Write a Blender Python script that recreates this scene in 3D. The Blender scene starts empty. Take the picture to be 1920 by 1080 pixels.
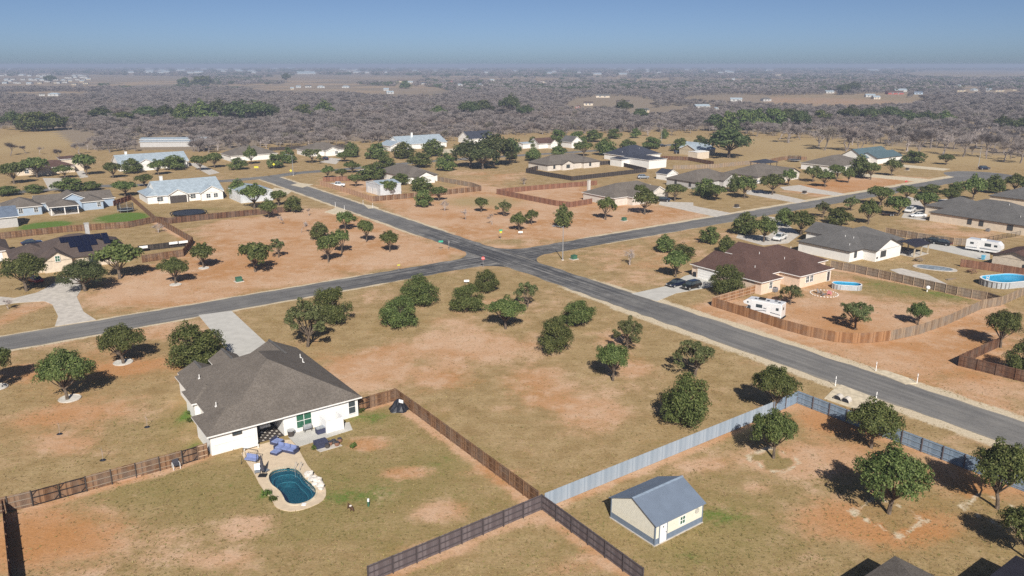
import bpy, bmesh, math, random
import numpy as np
from mathutils import Vector, Matrix
from mathutils.geometry import tessellate_polygon

# ------------------------------------------------------------------ camera, sky, sun, exposure
scene = bpy.context.scene
FOC, HOR, CAM_H = 1465.0, 121.0, 44.0            # focal length in photo pixels, horizon row, drone height in metres
PITCH = math.atan((540 - HOR) / FOC)
cam_data = bpy.data.cameras.new("camera")
cam = bpy.data.objects.new("camera", cam_data)
scene.collection.objects.link(cam)
cam.location = (0, 0, CAM_H)
cam.rotation_euler = (math.pi / 2 - PITCH, 0, 0)
cam_data.sensor_width = 36.0
cam_data.lens = 36.0 * FOC / 1920.0
cam_data.clip_start, cam_data.clip_end = 1.0, 80000.0
scene.camera = cam

SUN_EL, SHADOW_AZ = math.radians(37.0), math.radians(-6.0)     # shadows fall away from the camera, a little to the left
world = bpy.data.worlds.new("World"); scene.world = world; world.use_nodes = True
wn = world.node_tree
sky = wn.nodes.new("ShaderNodeTexSky"); sky.sky_type = 'NISHITA'; sky.sun_disc = False
sky.sun_elevation = SUN_EL
sky.sun_rotation = math.pi + SHADOW_AZ
sky.altitude = 150; sky.air_density = 0.4; sky.dust_density = 0.75; sky.ozone_density = 2.8
bg = wn.nodes["Background"]; bg.inputs["Strength"].default_value = 0.057
wn.links.new(sky.outputs["Color"], bg.inputs["Color"])
sd = bpy.data.lights.new("sun", 'SUN'); sd.energy = 4.3; sd.angle = math.radians(0.53); sd.color = (1.0, 0.945, 0.86)
sun = bpy.data.objects.new("sun", sd); scene.collection.objects.link(sun)
dvec = Vector((math.sin(SHADOW_AZ) * math.cos(SUN_EL), math.cos(SHADOW_AZ) * math.cos(SUN_EL), -math.sin(SUN_EL)))
sun.rotation_euler = dvec.to_track_quat('-Z', 'Y').to_euler()
sun.location = (0, 0, 90)
scene.view_settings.view_transform = 'Standard'; scene.view_settings.look = 'None'
scene.view_settings.exposure = 0.5; scene.view_settings.gamma = 1.0
scene.view_settings.use_curve_mapping = False
scene.cycles.max_bounces = 6; scene.cycles.diffuse_bounces = 3; scene.cycles.volume_bounces = 0
scene.cycles.transparent_max_bounces = 8
scene.cycles.use_denoising = False

# ------------------------------------------------------------------ survey helpers
CP, SP = math.cos(PITCH), math.sin(PITCH)
def at(u, v, z=0.0):
    """ground-plan position (metres) of a point seen at photo pixel u, v and standing z metres above the ground"""
    x = (u - 960) / FOC; y = (v - 540) / FOC
    dx, dy, dz = x, CP - y * SP, -SP - y * CP
    t = (z - CAM_H) / dz
    return Vector((dx * t, dy * t, z))
def height_at(u, vb, vt):
    g = at(u, vb); y = (vt - 540) / FOC
    return CAM_H + g.y * (-SP - y * CP) / (CP - y * SP)
def metres(u, v, wpx):
    g = at(u, v); return wpx * (g.y * CP + CAM_H * SP) / FOC
ANG = math.radians(35.9)                          # the street grid's turn
E1 = Vector((math.cos(ANG), math.sin(ANG), 0)); E2 = Vector((-math.sin(ANG), math.cos(ANG), 0))
C = scene.collection
rng = random.Random(7)
nrg = np.random.default_rng(7)

def link(o, parent=None):
    C.objects.link(o)
    if parent is not None: o.parent = parent
    return o
def tag(o, label, cat, group=None):
    o["label"] = label; o["category"] = cat
    if group: o["group"] = group
    return o
def thing(name, label, cat, loc=(0, 0, 0), rz=0.0, group=None):
    o = bpy.data.objects.new(name, None); o.empty_display_size = 0.3
    link(o); o.location = loc; o.rotation_euler = (0, 0, rz)
    return tag(o, label, cat, group)
def copy_tree(o, parent=None):
    c = o.copy(); C.objects.link(c); c.parent = parent
    for ch in list(o.children): copy_tree(ch, c)
    return c

class MB:
    """collects faces; build() links them as one mesh object"""
    def __init__(s): s.v = []; s.f = []; s.m = []
    def add(s, vs, fs, m=0):
        n = len(s.v); s.v += [tuple(p) for p in vs]
        for f in fs: s.f.append(tuple(i + n for i in f)); s.m.append(m)
        return s
    def poly(s, pts, m=0): return s.add(pts, [tuple(range(len(pts)))], m)
    def box(s, x0, y0, z0, x1, y1, z1, m=0, M=None):
        vs = [Vector(p) for p in ((x0,y0,z0),(x1,y0,z0),(x1,y1,z0),(x0,y1,z0),(x0,y0,z1),(x1,y0,z1),(x1,y1,z1),(x0,y1,z1))]
        if M is not None: vs = [M @ p for p in vs]
        return s.add(vs, [(0,3,2,1),(4,5,6,7),(0,1,5,4),(1,2,6,5),(2,3,7,6),(3,0,4,7)], m)
    def prism(s, pts, z0, z1, m=0, cap=True):
        n = len(pts)
        vs = [(p[0], p[1], z0) for p in pts] + [(p[0], p[1], z1) for p in pts]
        fs = [(i, (i+1) % n, n + (i+1) % n, n + i) for i in range(n)]
        s.add(vs, fs, m)
        if cap:
            tri = tessellate_polygon([[Vector((p[0], p[1], 0)) for p in pts]])
            base = [Vector((p[0], p[1], z1)) for p in pts]
            for t in tri:
                a, b, c = (base[i] for i in t)
                if (b - a).cross(c - a).z < 0: t = t[::-1]
                s.add([base[i] for i in t], [(0, 1, 2)], m)
        return s
    def tube(s, path, radii, sides=6, m=0, cap=False):
        n0 = len(s.v); path = [Vector(p) for p in path]
        for i, p in enumerate(path):
            d = (path[min(i+1, len(path)-1)] - path[max(i-1, 0)])
            d = d.normalized() if d.length > 1e-9 else Vector((0,0,1))
            a = d.orthogonal().normalized(); b = d.cross(a)
            r = radii[i] if hasattr(radii, '__len__') else radii
            for k in range(sides):
                t = 2 * math.pi * k / sides
                s.v.append(tuple(p + (a * math.cos(t) + b * math.sin(t)) * r))
        for i in range(len(path) - 1):
            for k in range(sides):
                q = n0 + i * sides
                s.f.append((q + k, q + (k+1) % sides, q + sides + (k+1) % sides, q + sides + k)); s.m.append(m)
        if cap:
            s.f.append(tuple(n0 + k for k in range(sides))[::-1]); s.m.append(m)
            q = n0 + (len(path) - 1) * sides
            s.f.append(tuple(q + k for k in range(sides))); s.m.append(m)
        return s
    def cyl(s, x, y, z0, z1, r0, r1=None, sides=12, m=0):
        return s.tube([(x, y, z0), (x, y, z1)], [r0, r0 if r1 is None else r1], sides, m, True)
    def ball(s, c, r, seg=8, rings=5, m=0, sq=(1,1,1)):
        vs, fs = [], []
        for i in range(rings + 1):
            th = math.pi * i / rings
            for k in range(seg):
                ph = 2 * math.pi * k / seg
                vs.append((c[0] + r*sq[0]*math.sin(th)*math.cos(ph), c[1] + r*sq[1]*math.sin(th)*math.sin(ph), c[2] + r*sq[2]*math.cos(th)))
        for i in range(rings):
            for k in range(seg):
                fs.append((i*seg+k, (i+1)*seg+k, (i+1)*seg+(k+1) % seg, i*seg+(k+1) % seg))
        return s.add(vs, fs, m)
    def mesh(s, name, mats):
        me = bpy.data.meshes.new(name)
        me.from_pydata(s.v, [], s.f)
        for m in (mats if isinstance(mats, (list, tuple)) else [mats]): me.materials.append(m)
        me.polygons.foreach_set("material_index", s.m)
        me.update(); return me
    def build(s, name, mats, parent=None, smooth=False, bevel=0.0):
        me = s.mesh(name, mats)
        if bevel > 0:
            bm = bmesh.new(); bm.from_mesh(me)
            bmesh.ops.remove_doubles(bm, verts=bm.verts, dist=1e-4)
            bmesh.ops.bevel(bm, geom=list(bm.edges), offset=bevel, segments=2, affect='EDGES', clamp_overlap=True)
            bm.to_mesh(me); bm.free()
        if smooth: me.polygons.foreach_set("use_smooth", [True] * len(me.polygons))
        return link(bpy.data.objects.new(name, me), parent)

# ------------------------------------------------------------------ materials
def mat(name):
    m = bpy.data.materials.new(name); m.use_nodes = True
    return m, m.node_tree, m.node_tree.nodes["Principled BSDF"]
def N(nt, kind, **kw):
    n = nt.nodes.new(kind)
    for k, v in kw.items(): setattr(n, k, v)
    return n
def noise(nt, scale, vec=None, detail=4.0, rough=0.55):
    n = N(nt, "ShaderNodeTexNoise"); n.inputs["Scale"].default_value = scale
    n.inputs["Detail"].default_value = detail; n.inputs["Roughness"].default_value = rough
    if vec is not None: nt.links.new(vec, n.inputs["Vector"])
    return n.outputs["Fac"]
def val(nt, x):
    n = N(nt, "ShaderNodeValue"); n.outputs[0].default_value = x; return n.outputs[0]
def math_(nt, op, a, b=None, c=None, clamp=False):
    n = N(nt, "ShaderNodeMath", operation=op); n.use_clamp = clamp
    for i, x in enumerate((a, b, c)):
        if x is None: continue
        if isinstance(x, (int, float)): n.inputs[i].default_value = x
        else: nt.links.new(x, n.inputs[i])
    return n.outputs[0]
def ramp(nt, fac, lo, hi, a=0.0, b=1.0):
    n = N(nt, "ShaderNodeMapRange"); n.interpolation_type = 'SMOOTHSTEP'
    nt.links.new(fac, n.inputs[0])
    for i, x in zip((1, 2, 3, 4), (lo, hi, a, b)): n.inputs[i].default_value = x
    return n.outputs[0]
def mixc(nt, fac, a, b, blend='MIX'):
    n = N(nt, "ShaderNodeMix", data_type='RGBA', blend_type=blend)
    if isinstance(fac, (int, float)): n.inputs[0].default_value = fac
    else: nt.links.new(fac, n.inputs[0])
    for sock, x in ((n.inputs[6], a), (n.inputs[7], b)):
        if isinstance(x, (tuple, list)): sock.default_value = (*x[:3], 1)
        else: nt.links.new(x, sock)
    return n.outputs[2]
def bump(nt, bsdf, h, strength=0.4, dist=0.05):
    n = N(nt, "ShaderNodeBump"); n.inputs["Strength"].default_value = strength; n.inputs["Distance"].default_value = dist
    nt.links.new(h, n.inputs["Height"]); nt.links.new(n.outputs[0], bsdf.inputs["Normal"])
def coords(nt, kind="Object"): return N(nt, "ShaderNodeTexCoord").outputs[kind]
def attr(nt, name): return N(nt, "ShaderNodeAttribute", attribute_name=name).outputs["Fac"]
def plain(name, col, rough=0.6, metal=0.0, var=0.12, scale=3.0, spec=0.3):
    m, nt, b = mat(name)
    n = noise(nt, scale, coords(nt)); f = ramp(nt, n, 0.3, 0.7)
    c = mixc(nt, f, tuple(x * (1 - var) for x in col), tuple(min(1, x * (1 + var)) for x in col))
    nt.links.new(c, b.inputs["Base Color"]); b.inputs["Roughness"].default_value = rough
    b.inputs["Metallic"].default_value = metal; b.inputs["Specular IOR Level"].default_value = spec
    return m
def shingle(name, c1, c2):
    m, nt, b = mat(name); co = coords(nt)
    n1 = noise(nt, 7.0, co, 3, 0.7); n2 = noise(nt, 0.35, co, 3); n3 = noise(nt, 2.2, co, 2, 0.6)
    c = mixc(nt, ramp(nt, n1, 0.32, 0.68), c1, c2)
    c = mixc(nt, ramp(nt, n2, 0.35, 0.7, 0.0, 0.35), c, tuple(x * 0.72 for x in c1))
    c = mixc(nt, ramp(nt, n3, 0.45, 0.75, 0.0, 0.3), c, tuple(min(1, x * 1.25) for x in c2))
    nt.links.new(c, b.inputs["Base Color"]); b.inputs["Roughness"].default_value = 0.9; b.inputs["Specular IOR Level"].default_value = 0.15
    bump(nt, b, n1, 0.5, 0.03); return m
def seam_metal(name, col, pitch=0.45, axis=0, rough=0.45):
    m, nt, b = mat(name); co = coords(nt)
    sx = N(nt, "ShaderNodeSeparateXYZ"); nt.links.new(co, sx.inputs[0])
    fr = math_(nt, 'FRACT', math_(nt, 'MULTIPLY', sx.outputs[axis], 1.0 / pitch))
    rib = ramp(nt, math_(nt, 'ABSOLUTE', math_(nt, 'SUBTRACT', fr, 0.5)), 0.40, 0.48)
    n = noise(nt, 0.8, co, 3)
    c = mixc(nt, ramp(nt, n, 0.3, 0.7), tuple(x * 0.88 for x in col), tuple(min(1, x * 1.1) for x in col))
    nt.links.new(c, b.inputs["Base Color"]); b.inputs["Roughness"].default_value = rough; b.inputs["Metallic"].default_value = 0.25
    bump(nt, b, rib, 0.8, 0.04); return m
def wood(name, c1, c2, grey=0.0):
    m, nt, b = mat(name); co = coords(nt)
    g = N(nt, "ShaderNodeNewGeometry").outputs["Random Per Island"]
    n1 = noise(nt, 0.5, N(nt, "ShaderNodeNewGeometry").outputs["Position"], 3); mp = N(nt, "ShaderNodeMapping")
    nt.links.new(co, mp.inputs[0]); mp.inputs["Scale"].default_value = (14, 14, 1.1)
    n2 = noise(nt, 1.0, mp.outputs[0], 4, 0.65)
    f = math_(nt, 'ADD', math_(nt, 'MULTIPLY', g, 0.55), math_(nt, 'MULTIPLY', n2, 0.5))
    c = mixc(nt, ramp(nt, f, 0.15, 0.85), c1, c2)
    if grey: c = mixc(nt, ramp(nt, n1, 0.42, 0.62, 0, grey), c, (0.23, 0.2, 0.17))
    nt.links.new(c, b.inputs["Base Color"]); b.inputs["Roughness"].default_value = 0.85; b.inputs["Specular IOR Level"].default_value = 0.15
    return m
def leafmat(name, dark, light, yellow):
    m, nt, b = mat(name)
    g = N(nt, "ShaderNodeNewGeometry").outputs["Random Per Island"]
    oi = N(nt, "ShaderNodeObjectInfo").outputs["Random"]
    n = noise(nt, 0.55, coords(nt), 2)
    f = math_(nt, 'ADD', math_(nt, 'MULTIPLY', g, 0.6), math_(nt, 'MULTIPLY', n, 0.6))
    c = mixc(nt, ramp(nt, f, 0.2, 0.95), dark, light)
    c = mixc(nt, ramp(nt, g, 0.8, 1.0, 0, 0.7), c, yellow)
    hs = N(nt, "ShaderNodeHueSaturation"); nt.links.new(c, hs.inputs["Color"])
    nt.links.new(ramp(nt, oi, 0, 1, 0.475, 0.515), hs.inputs["Hue"]); nt.links.new(ramp(nt, oi, 0, 1, 0.85, 1.25), hs.inputs["Value"])
    nt.links.new(hs.outputs[0], b.inputs["Base Color"]); b.inputs["Roughness"].default_value = 0.6; b.inputs["Specular IOR Level"].default_value = 0.25
    tr = N(nt, "ShaderNodeBsdfTranslucent"); nt.links.new(hs.outputs[0], tr.inputs["Color"])
    mx = N(nt, "ShaderNodeMixShader"); mx.inputs[0].default_value = 0.38
    nt.links.new(b.outputs[0], mx.inputs[1]); nt.links.new(tr.outputs[0], mx.inputs[2])
    nt.links.new(mx.outputs[0], nt.nodes["Material Output"].inputs["Surface"])
    return m
def glossy(name, col, rough=0.15, metal=0.0, coat=0.0):
    m, nt, b = mat(name)
    n = noise(nt, 2.0, coords(nt)); c = mixc(nt, n, tuple(x * 0.92 for x in col), tuple(min(1, x * 1.06) for x in col))
    nt.links.new(c, b.inputs["Base Color"]); b.inputs["Roughness"].default_value = rough; b.inputs["Metallic"].default_value = metal
    b.inputs["Coat Weight"].default_value = coat; return m
def watermat(name, tint, gl=0.06):
    m, nt, b = mat(name); out = nt.nodes["Material Output"]; co = coords(nt)
    t = N(nt, "ShaderNodeBsdfTransparent"); t.inputs[0].default_value = (*tint, 1)
    g = N(nt, "ShaderNodeBsdfGlossy"); g.inputs["Roughness"].default_value = 0.057
    bp = N(nt, "ShaderNodeBump"); bp.inputs["Strength"].default_value = 0.25; bp.inputs["Distance"].default_value = 0.05
    nt.links.new(noise(nt, 2.5, co, 3), bp.inputs["Height"]); nt.links.new(bp.outputs[0], g.inputs["Normal"])
    fr = N(nt, "ShaderNodeFresnel"); fr.inputs[0].default_value = 1.33
    mx = N(nt, "ShaderNodeMixShader"); nt.links.new(math_(nt, 'MULTIPLY', fr.outputs[0], 0.45), mx.inputs[0])
    nt.links.new(t.outputs[0], mx.inputs[1]); nt.links.new(g.outputs[0], mx.inputs[2]); nt.links.new(mx.outputs[0], out.inputs["Surface"])
    return m

M = {}
M['white_wall'] = plain('white_wall', (0.76, 0.75, 0.72), 0.8, var=0.05, scale=1.2)
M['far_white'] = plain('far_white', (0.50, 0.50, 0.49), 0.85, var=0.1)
M['cream_wall'] = plain('cream_wall', (0.62, 0.53, 0.42), 0.85, var=0.08, scale=1.5)
M['peach_wall'] = plain('peach_wall', (0.70, 0.55, 0.43), 0.85, var=0.06, scale=1.5)
M['stone_wall'] = plain('stone_wall', (0.42, 0.34, 0.23), 0.9, var=0.35, scale=2.5)
M['grey_brick'] = plain('grey_brick', (0.45, 0.44, 0.43), 0.9, var=0.12, scale=2.5)
M['pale_brick'] = plain('pale_brick', (0.60, 0.55, 0.49), 0.9, var=0.14, scale=2.5)
M['blue_wall'] = plain('blue_wall', (0.34, 0.42, 0.52), 0.8, var=0.06, scale=1.5)
M['tan_wall'] = plain('tan_wall', (0.50, 0.42, 0.30), 0.85, var=0.1, scale=1.5)
M['red_wall'] = plain('red_wall', (0.35, 0.09, 0.07), 0.85, var=0.15)
M['white_metal_wall'] = seam_metal('white_metal_wall', (0.70, 0.73, 0.76), 0.3, 0, 0.55)
M['roof_grey'] = shingle('roof_grey', (0.108, 0.093, 0.08), (0.192, 0.168, 0.146))
M['roof_slate'] = shingle('roof_slate', (0.085, 0.082, 0.080), (0.162, 0.155, 0.150))
M['roof_maroon'] = shingle('roof_maroon', (0.072, 0.041, 0.034), (0.138, 0.083, 0.068))
M['roof_brown'] = shingle('roof_brown', (0.072, 0.054, 0.047), (0.128, 0.098, 0.086))
M['roof_navy'] = shingle('roof_navy', (0.03, 0.035, 0.05), (0.065, 0.07, 0.095))
M['roof_galv'] = seam_metal('roof_galv', (0.46, 0.54, 0.60), 0.45, 0, 0.4)
M['roof_teal'] = seam_metal('roof_teal', (0.12, 0.18, 0.20), 0.45, 0, 0.5)
M['roof_bluegrey'] = seam_metal('roof_bluegrey', (0.19, 0.235, 0.31), 0.23, 0, 0.5)
M['roof_dark'] = seam_metal('roof_dark', (0.04, 0.035, 0.045), 0.45, 0, 0.5)
M['trim_white'] = plain('trim_white', (0.78, 0.77, 0.75), 0.6, var=0.04)
M['trim_dark'] = plain('trim_dark', (0.07, 0.06, 0.055), 0.6)
M['glass'] = glossy('glass', (0.05, 0.065, 0.075), 0.06)
M['glass_green'] = glossy('glass_green', (0.035, 0.12, 0.075), 0.12)
M['concrete'] = plain('concrete', (0.52, 0.48, 0.43), 0.9, var=0.14, scale=0.9)
M['concrete_new'] = plain('concrete_new', (0.50, 0.485, 0.45), 0.9, var=0.07, scale=0.6)
M['caliche'] = plain('caliche', (0.58, 0.50, 0.37), 0.95, var=0.18, scale=1.3)
M['deck'] = plain('deck', (0.62, 0.50, 0.36), 0.9, var=0.08, scale=1.2)
M['cedar'] = wood('cedar', (0.085, 0.042, 0.023), (0.26, 0.15, 0.085), 0.3)
M['cedar_dark'] = wood('cedar_dark', (0.06, 0.032, 0.022), (0.17, 0.09, 0.055), 0.2)
M['cedar_red'] = wood('cedar_red', (0.145, 0.066, 0.042), (0.28, 0.142, 0.09), 0.12)
M['cedar_orange'] = wood('cedar_orange', (0.19, 0.09, 0.04), (0.37, 0.205, 0.105), 0.25)
M['cedar_pale'] = wood('cedar_pale', (0.34, 0.20, 0.12), (0.52, 0.34, 0.23), 0.1)
M['cedar_weather'] = wood('cedar_weather', (0.16, 0.11, 0.075), (0.34, 0.255, 0.175), 0.6)
M['fence_mauve'] = wood('fence_mauve', (0.095, 0.076, 0.08), (0.16, 0.135, 0.14))
M['fence_pale'] = wood('fence_pale', (0.25, 0.305, 0.37), (0.35, 0.405, 0.47))
M['fence_blue'] = wood('fence_blue', (0.165, 0.225, 0.30), (0.255, 0.325, 0.41))
M['mauve_shade'] = wood('mauve_shade', (0.05, 0.042, 0.045), (0.085, 0.072, 0.076))  # darker copy of the mauve; puts the rails' shadow lines into the colour
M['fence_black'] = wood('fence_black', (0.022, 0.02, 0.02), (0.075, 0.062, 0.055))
M['rail_pale'] = wood('rail_pale', (0.36, 0.26, 0.18), (0.50, 0.38, 0.27))
M['black_metal'] = plain('black_metal', (0.02, 0.02, 0.022), 0.5)
M['grey_metal'] = plain('grey_metal', (0.45, 0.46, 0.47), 0.45, 0.5)
M['bark'] = plain('bark', (0.13, 0.10, 0.075), 0.95, var=0.4, scale=4)
M['bark_grey'] = plain('bark_grey', (0.36, 0.31, 0.285), 0.95, var=0.25, scale=3)
def barkmat(name):
    m, nt, b = mat(name); oi = N(nt, "ShaderNodeObjectInfo").outputs["Random"]; n = noise(nt, 0.012, N(nt, "ShaderNodeNewGeometry").outputs["Position"], 3)
    c = mixc(nt, oi, (0.19, 0.162, 0.15), (0.275, 0.242, 0.23)); c = mixc(nt, ramp(nt, n, 0.5, 0.7, 0, 0.5), c, (0.235, 0.18, 0.15)); c = mixc(nt, ramp(nt, oi, 0.9, 1.0, 0, 0.6), c, (0.13, 0.12, 0.06))
    nt.links.new(c, b.inputs["Base Color"]); b.inputs["Roughness"].default_value = 1.0; b.inputs["Specular IOR Level"].default_value = 0.05; return m
M['bark_mauve'] = barkmat('bark_mauve')
M['leaf'] = leafmat('leaf', (0.06, 0.086, 0.026), (0.175, 0.215, 0.066), (0.25, 0.255, 0.095))
M['leaf_olive'] = leafmat('leaf_olive', (0.07, 0.09, 0.032), (0.19, 0.21, 0.085), (0.26, 0.245, 0.11))
M['leaf_dark'] = leafmat('leaf_dark', (0.045, 0.066, 0.026), (0.13, 0.16, 0.06), (0.18, 0.19, 0.08))
M['tyre'] = plain('tyre', (0.02, 0.02, 0.02), 0.9)
M['navy_paint'] = glossy('navy_paint', (0.012, 0.018, 0.045), 0.2, 0.2, 0.8)
M['black_paint'] = glossy('black_paint', (0.012, 0.013, 0.016), 0.2, 0.2, 0.8)
M['white_paint'] = glossy('white_paint', (0.78, 0.78, 0.78), 0.25, 0.0, 0.6)
M['silver_paint'] = glossy('silver_paint', (0.33, 0.36, 0.40), 0.3, 0.4, 0.5)
M['red_paint'] = glossy('red_paint', (0.35, 0.03, 0.025), 0.3, 0.0, 0.5)
M['lamp_glass'] = glossy('lamp_glass', (0.7, 0.7, 0.68), 0.1)
M['lamp_red'] = glossy('lamp_red', (0.4, 0.02, 0.02), 0.2)
M['sign_yellow'] = plain('sign_yellow', (0.62, 0.58, 0.06), 0.5, var=0.03)
M['sign_green'] = plain('sign_green', (0.05, 0.38, 0.25), 0.5, var=0.03)
M['sign_red'] = plain('sign_red', (0.55, 0.08, 0.08), 0.5, var=0.03)
M['sign_white'] = plain('sign_white', (0.82, 0.82, 0.82), 0.5, var=0.02)
M['box_green'] = plain('box_green', (0.05, 0.14, 0.09), 0.6)
M['cushion_blue'] = plain('cushion_blue', (0.21, 0.26, 0.46), 0.95, var=0.1)
M['wicker'] = plain('wicker', (0.05, 0.055, 0.10), 0.8, var=0.3, scale=12)
M['umbrella_cloth'] = plain('umbrella_cloth', (0.06, 0.06, 0.075), 0.9)
M['bed_gravel'] = plain('bed_gravel', (0.56, 0.53, 0.48), 0.95, var=0.15)
M['pool_step'] = plain('pool_step', (0.12, 0.30, 0.36), 0.6)
M['rock'] = plain('rock', (0.62, 0.58, 0.53), 0.95, var=0.15)
M['pool_shell'] = plain('pool_shell', (0.016, 0.105, 0.135), 0.6, var=0.35, scale=5)
M['pool_wall'] = plain('pool_wall', (0.42, 0.44, 0.46), 0.5, var=0.12)
M['pool_liner'] = plain('pool_liner', (0.16, 0.50, 0.74), 0.6, var=0.1)
M['water'] = watermat('water', (0.62, 0.92, 0.94))
M['solar'] = glossy('solar', (0.008, 0.010, 0.028), 0.12, 0.0, 0.4)
M['stripe'] = plain('stripe', (0.07, 0.08, 0.10), 0.4)
M['pink'] = plain('pink', (0.72, 0.30, 0.33), 0.6)
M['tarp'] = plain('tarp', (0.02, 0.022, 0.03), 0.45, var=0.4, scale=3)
M['tarp_blue'] = plain('tarp_blue', (0.24, 0.28, 0.31), 0.4, var=0.35, scale=1.5)
M['fur_brown'] = plain('fur_brown', (0.10, 0.055, 0.03), 0.9)
M['fur_white'] = plain('fur_white', (0.65, 0.6, 0.55), 0.9)
M['weed'] = leafmat('weed', (0.05, 0.085, 0.018), (0.13, 0.19, 0.045), (0.2, 0.2, 0.07))
M['shrub'] = leafmat('shrub', (0.10, 0.085, 0.05), (0.22, 0.18, 0.11), (0.26, 0.2, 0.11))
# ------------------------------------------------------------------ the ground: one sheet to the horizon
def wp(pts, z=0.0): return [at(u, v, z).xy for u, v in pts]
MAIN_D = Vector((0.5773, -0.8166)); CROSS_D = Vector((0.8030, 0.5960))
def nrm(d): return Vector((-d.y, d.x))
m0 = Vector((-1.196, 178.88)) + Vector((0.8166, 0.5773)) * (-0.2)
c0 = Vector((-50.82, 144.66)) + nrm(CROSS_D) * 0.1
t_ = (c0 - m0).cross(CROSS_D) / MAIN_D.cross(CROSS_D)
XC = m0 + MAIN_D * t_                                    # centre of the crossroads
HW_M, HW_C = 4.15, 4.2
FAR_T = (at(512, 331).xy - XC).dot(MAIN_D)               # the main road ends at a tee
deck_px = [(449,845),(540,820),(559,841),(568,858),(580,879),(607,904),(613,927),(605,941),(576,954),(549,960),(528,957),(515,950),(511,939),(488,912),(476,887),(463,868)]
DECK = wp(deck_px)
side_streets = [   # centre-line pixels, width
    ([(512,331),(440,338),(330,345),(191,349),(83,356),(-60,368),(-250,385)], 7.0),
    ([(512,331),(560,324),(640,318),(720,310),(800,303),(900,296),(980,291),(1065,286),(1150,280),(1240,273),(1330,266)], 7.0)]
def axis(lo, hi, step, far, grow=1.08, back=1.2):
    a = list(np.arange(lo, hi, step)); s = step
    while a[-1] < far: s *= grow; a.append(a[-1] + s)
    s = step
    while a[0] > -far: s *= back; a.insert(0, a[0] - s)
    return np.array(a)
gx = axis(-175, 225, 0.9, 32000, 1.08, 1.08); gy = axis(42, 420, 0.9, 32000, 1.045)
X, Y = np.meshgrid(gx, gy); X = X.ravel(); Y = Y.ravel()
def inpoly(px, py, poly):
    r = np.zeros(len(px), bool); n = len(poly)
    for i in range(n):
        (x1, y1), (x2, y2) = poly[i][:2], poly[(i+1) % n][:2]
        if y1 == y2: continue
        r ^= ((y1 > py) != (y2 > py)) & (px < (x2 - x1) * (py - y1) / (y2 - y1) + x1)
    return r
def segdist(px, py, a, b):
    ax, ay, bx, by = a[0], a[1], b[0], b[1]
    L2 = (bx-ax)**2 + (by-ay)**2
    t = np.clip(((px-ax)*(bx-ax) + (py-ay)*(by-ay)) / L2, 0, 1)
    return np.hypot(px - ax - t*(bx-ax), py - ay - t*(by-ay))
# photo position of every ground point (only to read the survey of soils below)
def project(px, py):
    d = py * CP + CAM_H * SP; d = np.where(d < 1, 1, d)
    return 960 + FOC * px / d, 540 - FOC * (py * SP - CAM_H * CP) / d
soil = np.full(len(X), 0.30); green = np.full(len(X), 0.22); grav = np.zeros(len(X)); litter = np.zeros(len(X)); straw = np.zeros(len(X)); rust = np.zeros(len(X))
lots = [  # outline in survey pixels, soil share, green share
    ([(395,412),(640,388),(880,470),(850,488),(440,556),(180,598),(150,545),(270,500),(360,462)], 0.72, 0.12),
    ([(690,372),(900,360),(1300,392),(1330,402),(1000,462),(940,470),(800,425)], 0.86, 0.05),
    ([(930,364),(1120,346),(1110,384),(1042,388)], 0.95, 0.05),
    ([(1030,480),(1200,447),(1420,412),(1300,520),(1200,545)], 0.52, 0.15),
    ([(1330,575),(1420,550),(1560,505),(1870,570),(1740,625),(1600,645),(1500,630)], 0.66, 0.25),
    ([(1230,565),(1335,578),(1560,645),(1720,632),(1920,570),(1920,790),(1640,700)], 0.70, 0.12),
    ([(1480,352),(1640,330),(1760,335),(1600,362),(1520,372)], 0.9, 0.03),
    ([(1690,440),(1740,412),(1910,445),(1790,462)], 0.66, 0.12),
    ([(0,640),(400,590),(330,700),(390,850),(0,960)], 0.42, 0.30),
    ([(390,858),(670,780),(745,755),(1010,940),(700,1090),(0,1090),(0,965)], 0.27, 0.58),
    ([(440,570),(900,505),(1000,512),(1520,735),(1040,940),(745,750),(660,690)], 0.36, 0.24),
    ([(1050,945),(1495,757),(1920,930),(1920,1090),(1200,1090),(1016,957)], 0.33, 0.48),
    ([(1016,957),(1190,1090),(690,1090)], 0.33, 0.48),
    ([(600,352),(700,376),(760,345),(700,330),(600,335)], 0.66, 0.1),
    ([(850,320),(990,325),(930,362),(830,366)], 0.62, 0.08),
]
U, V = project(X, Y)
for poly, s_, g_ in lots:
    k = inpoly(U, V, poly); soil[k] = s_; green[k] = g_
def blur(a, k=5, it=3):
    a = a.reshape(len(gy), len(gx))
    for _ in range(it):
        for ax in (0, 1):
            p = np.pad(a, [(k, k) if i == ax else (0, 0) for i in (0, 1)], mode='edge'); c = np.cumsum(p, axis=ax)
            z = np.zeros_like(np.take(c, [0], axis=ax)); c = np.concatenate([z, c], axis=ax); n_ = a.shape[ax]
            a = (np.take(c, range(2*k + 1, 2*k + 1 + n_), axis=ax) - np.take(c, range(0, n_), axis=ax)) / (2*k + 1)
    return a.ravel()
soil = blur(soil); green = blur(green)
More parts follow.
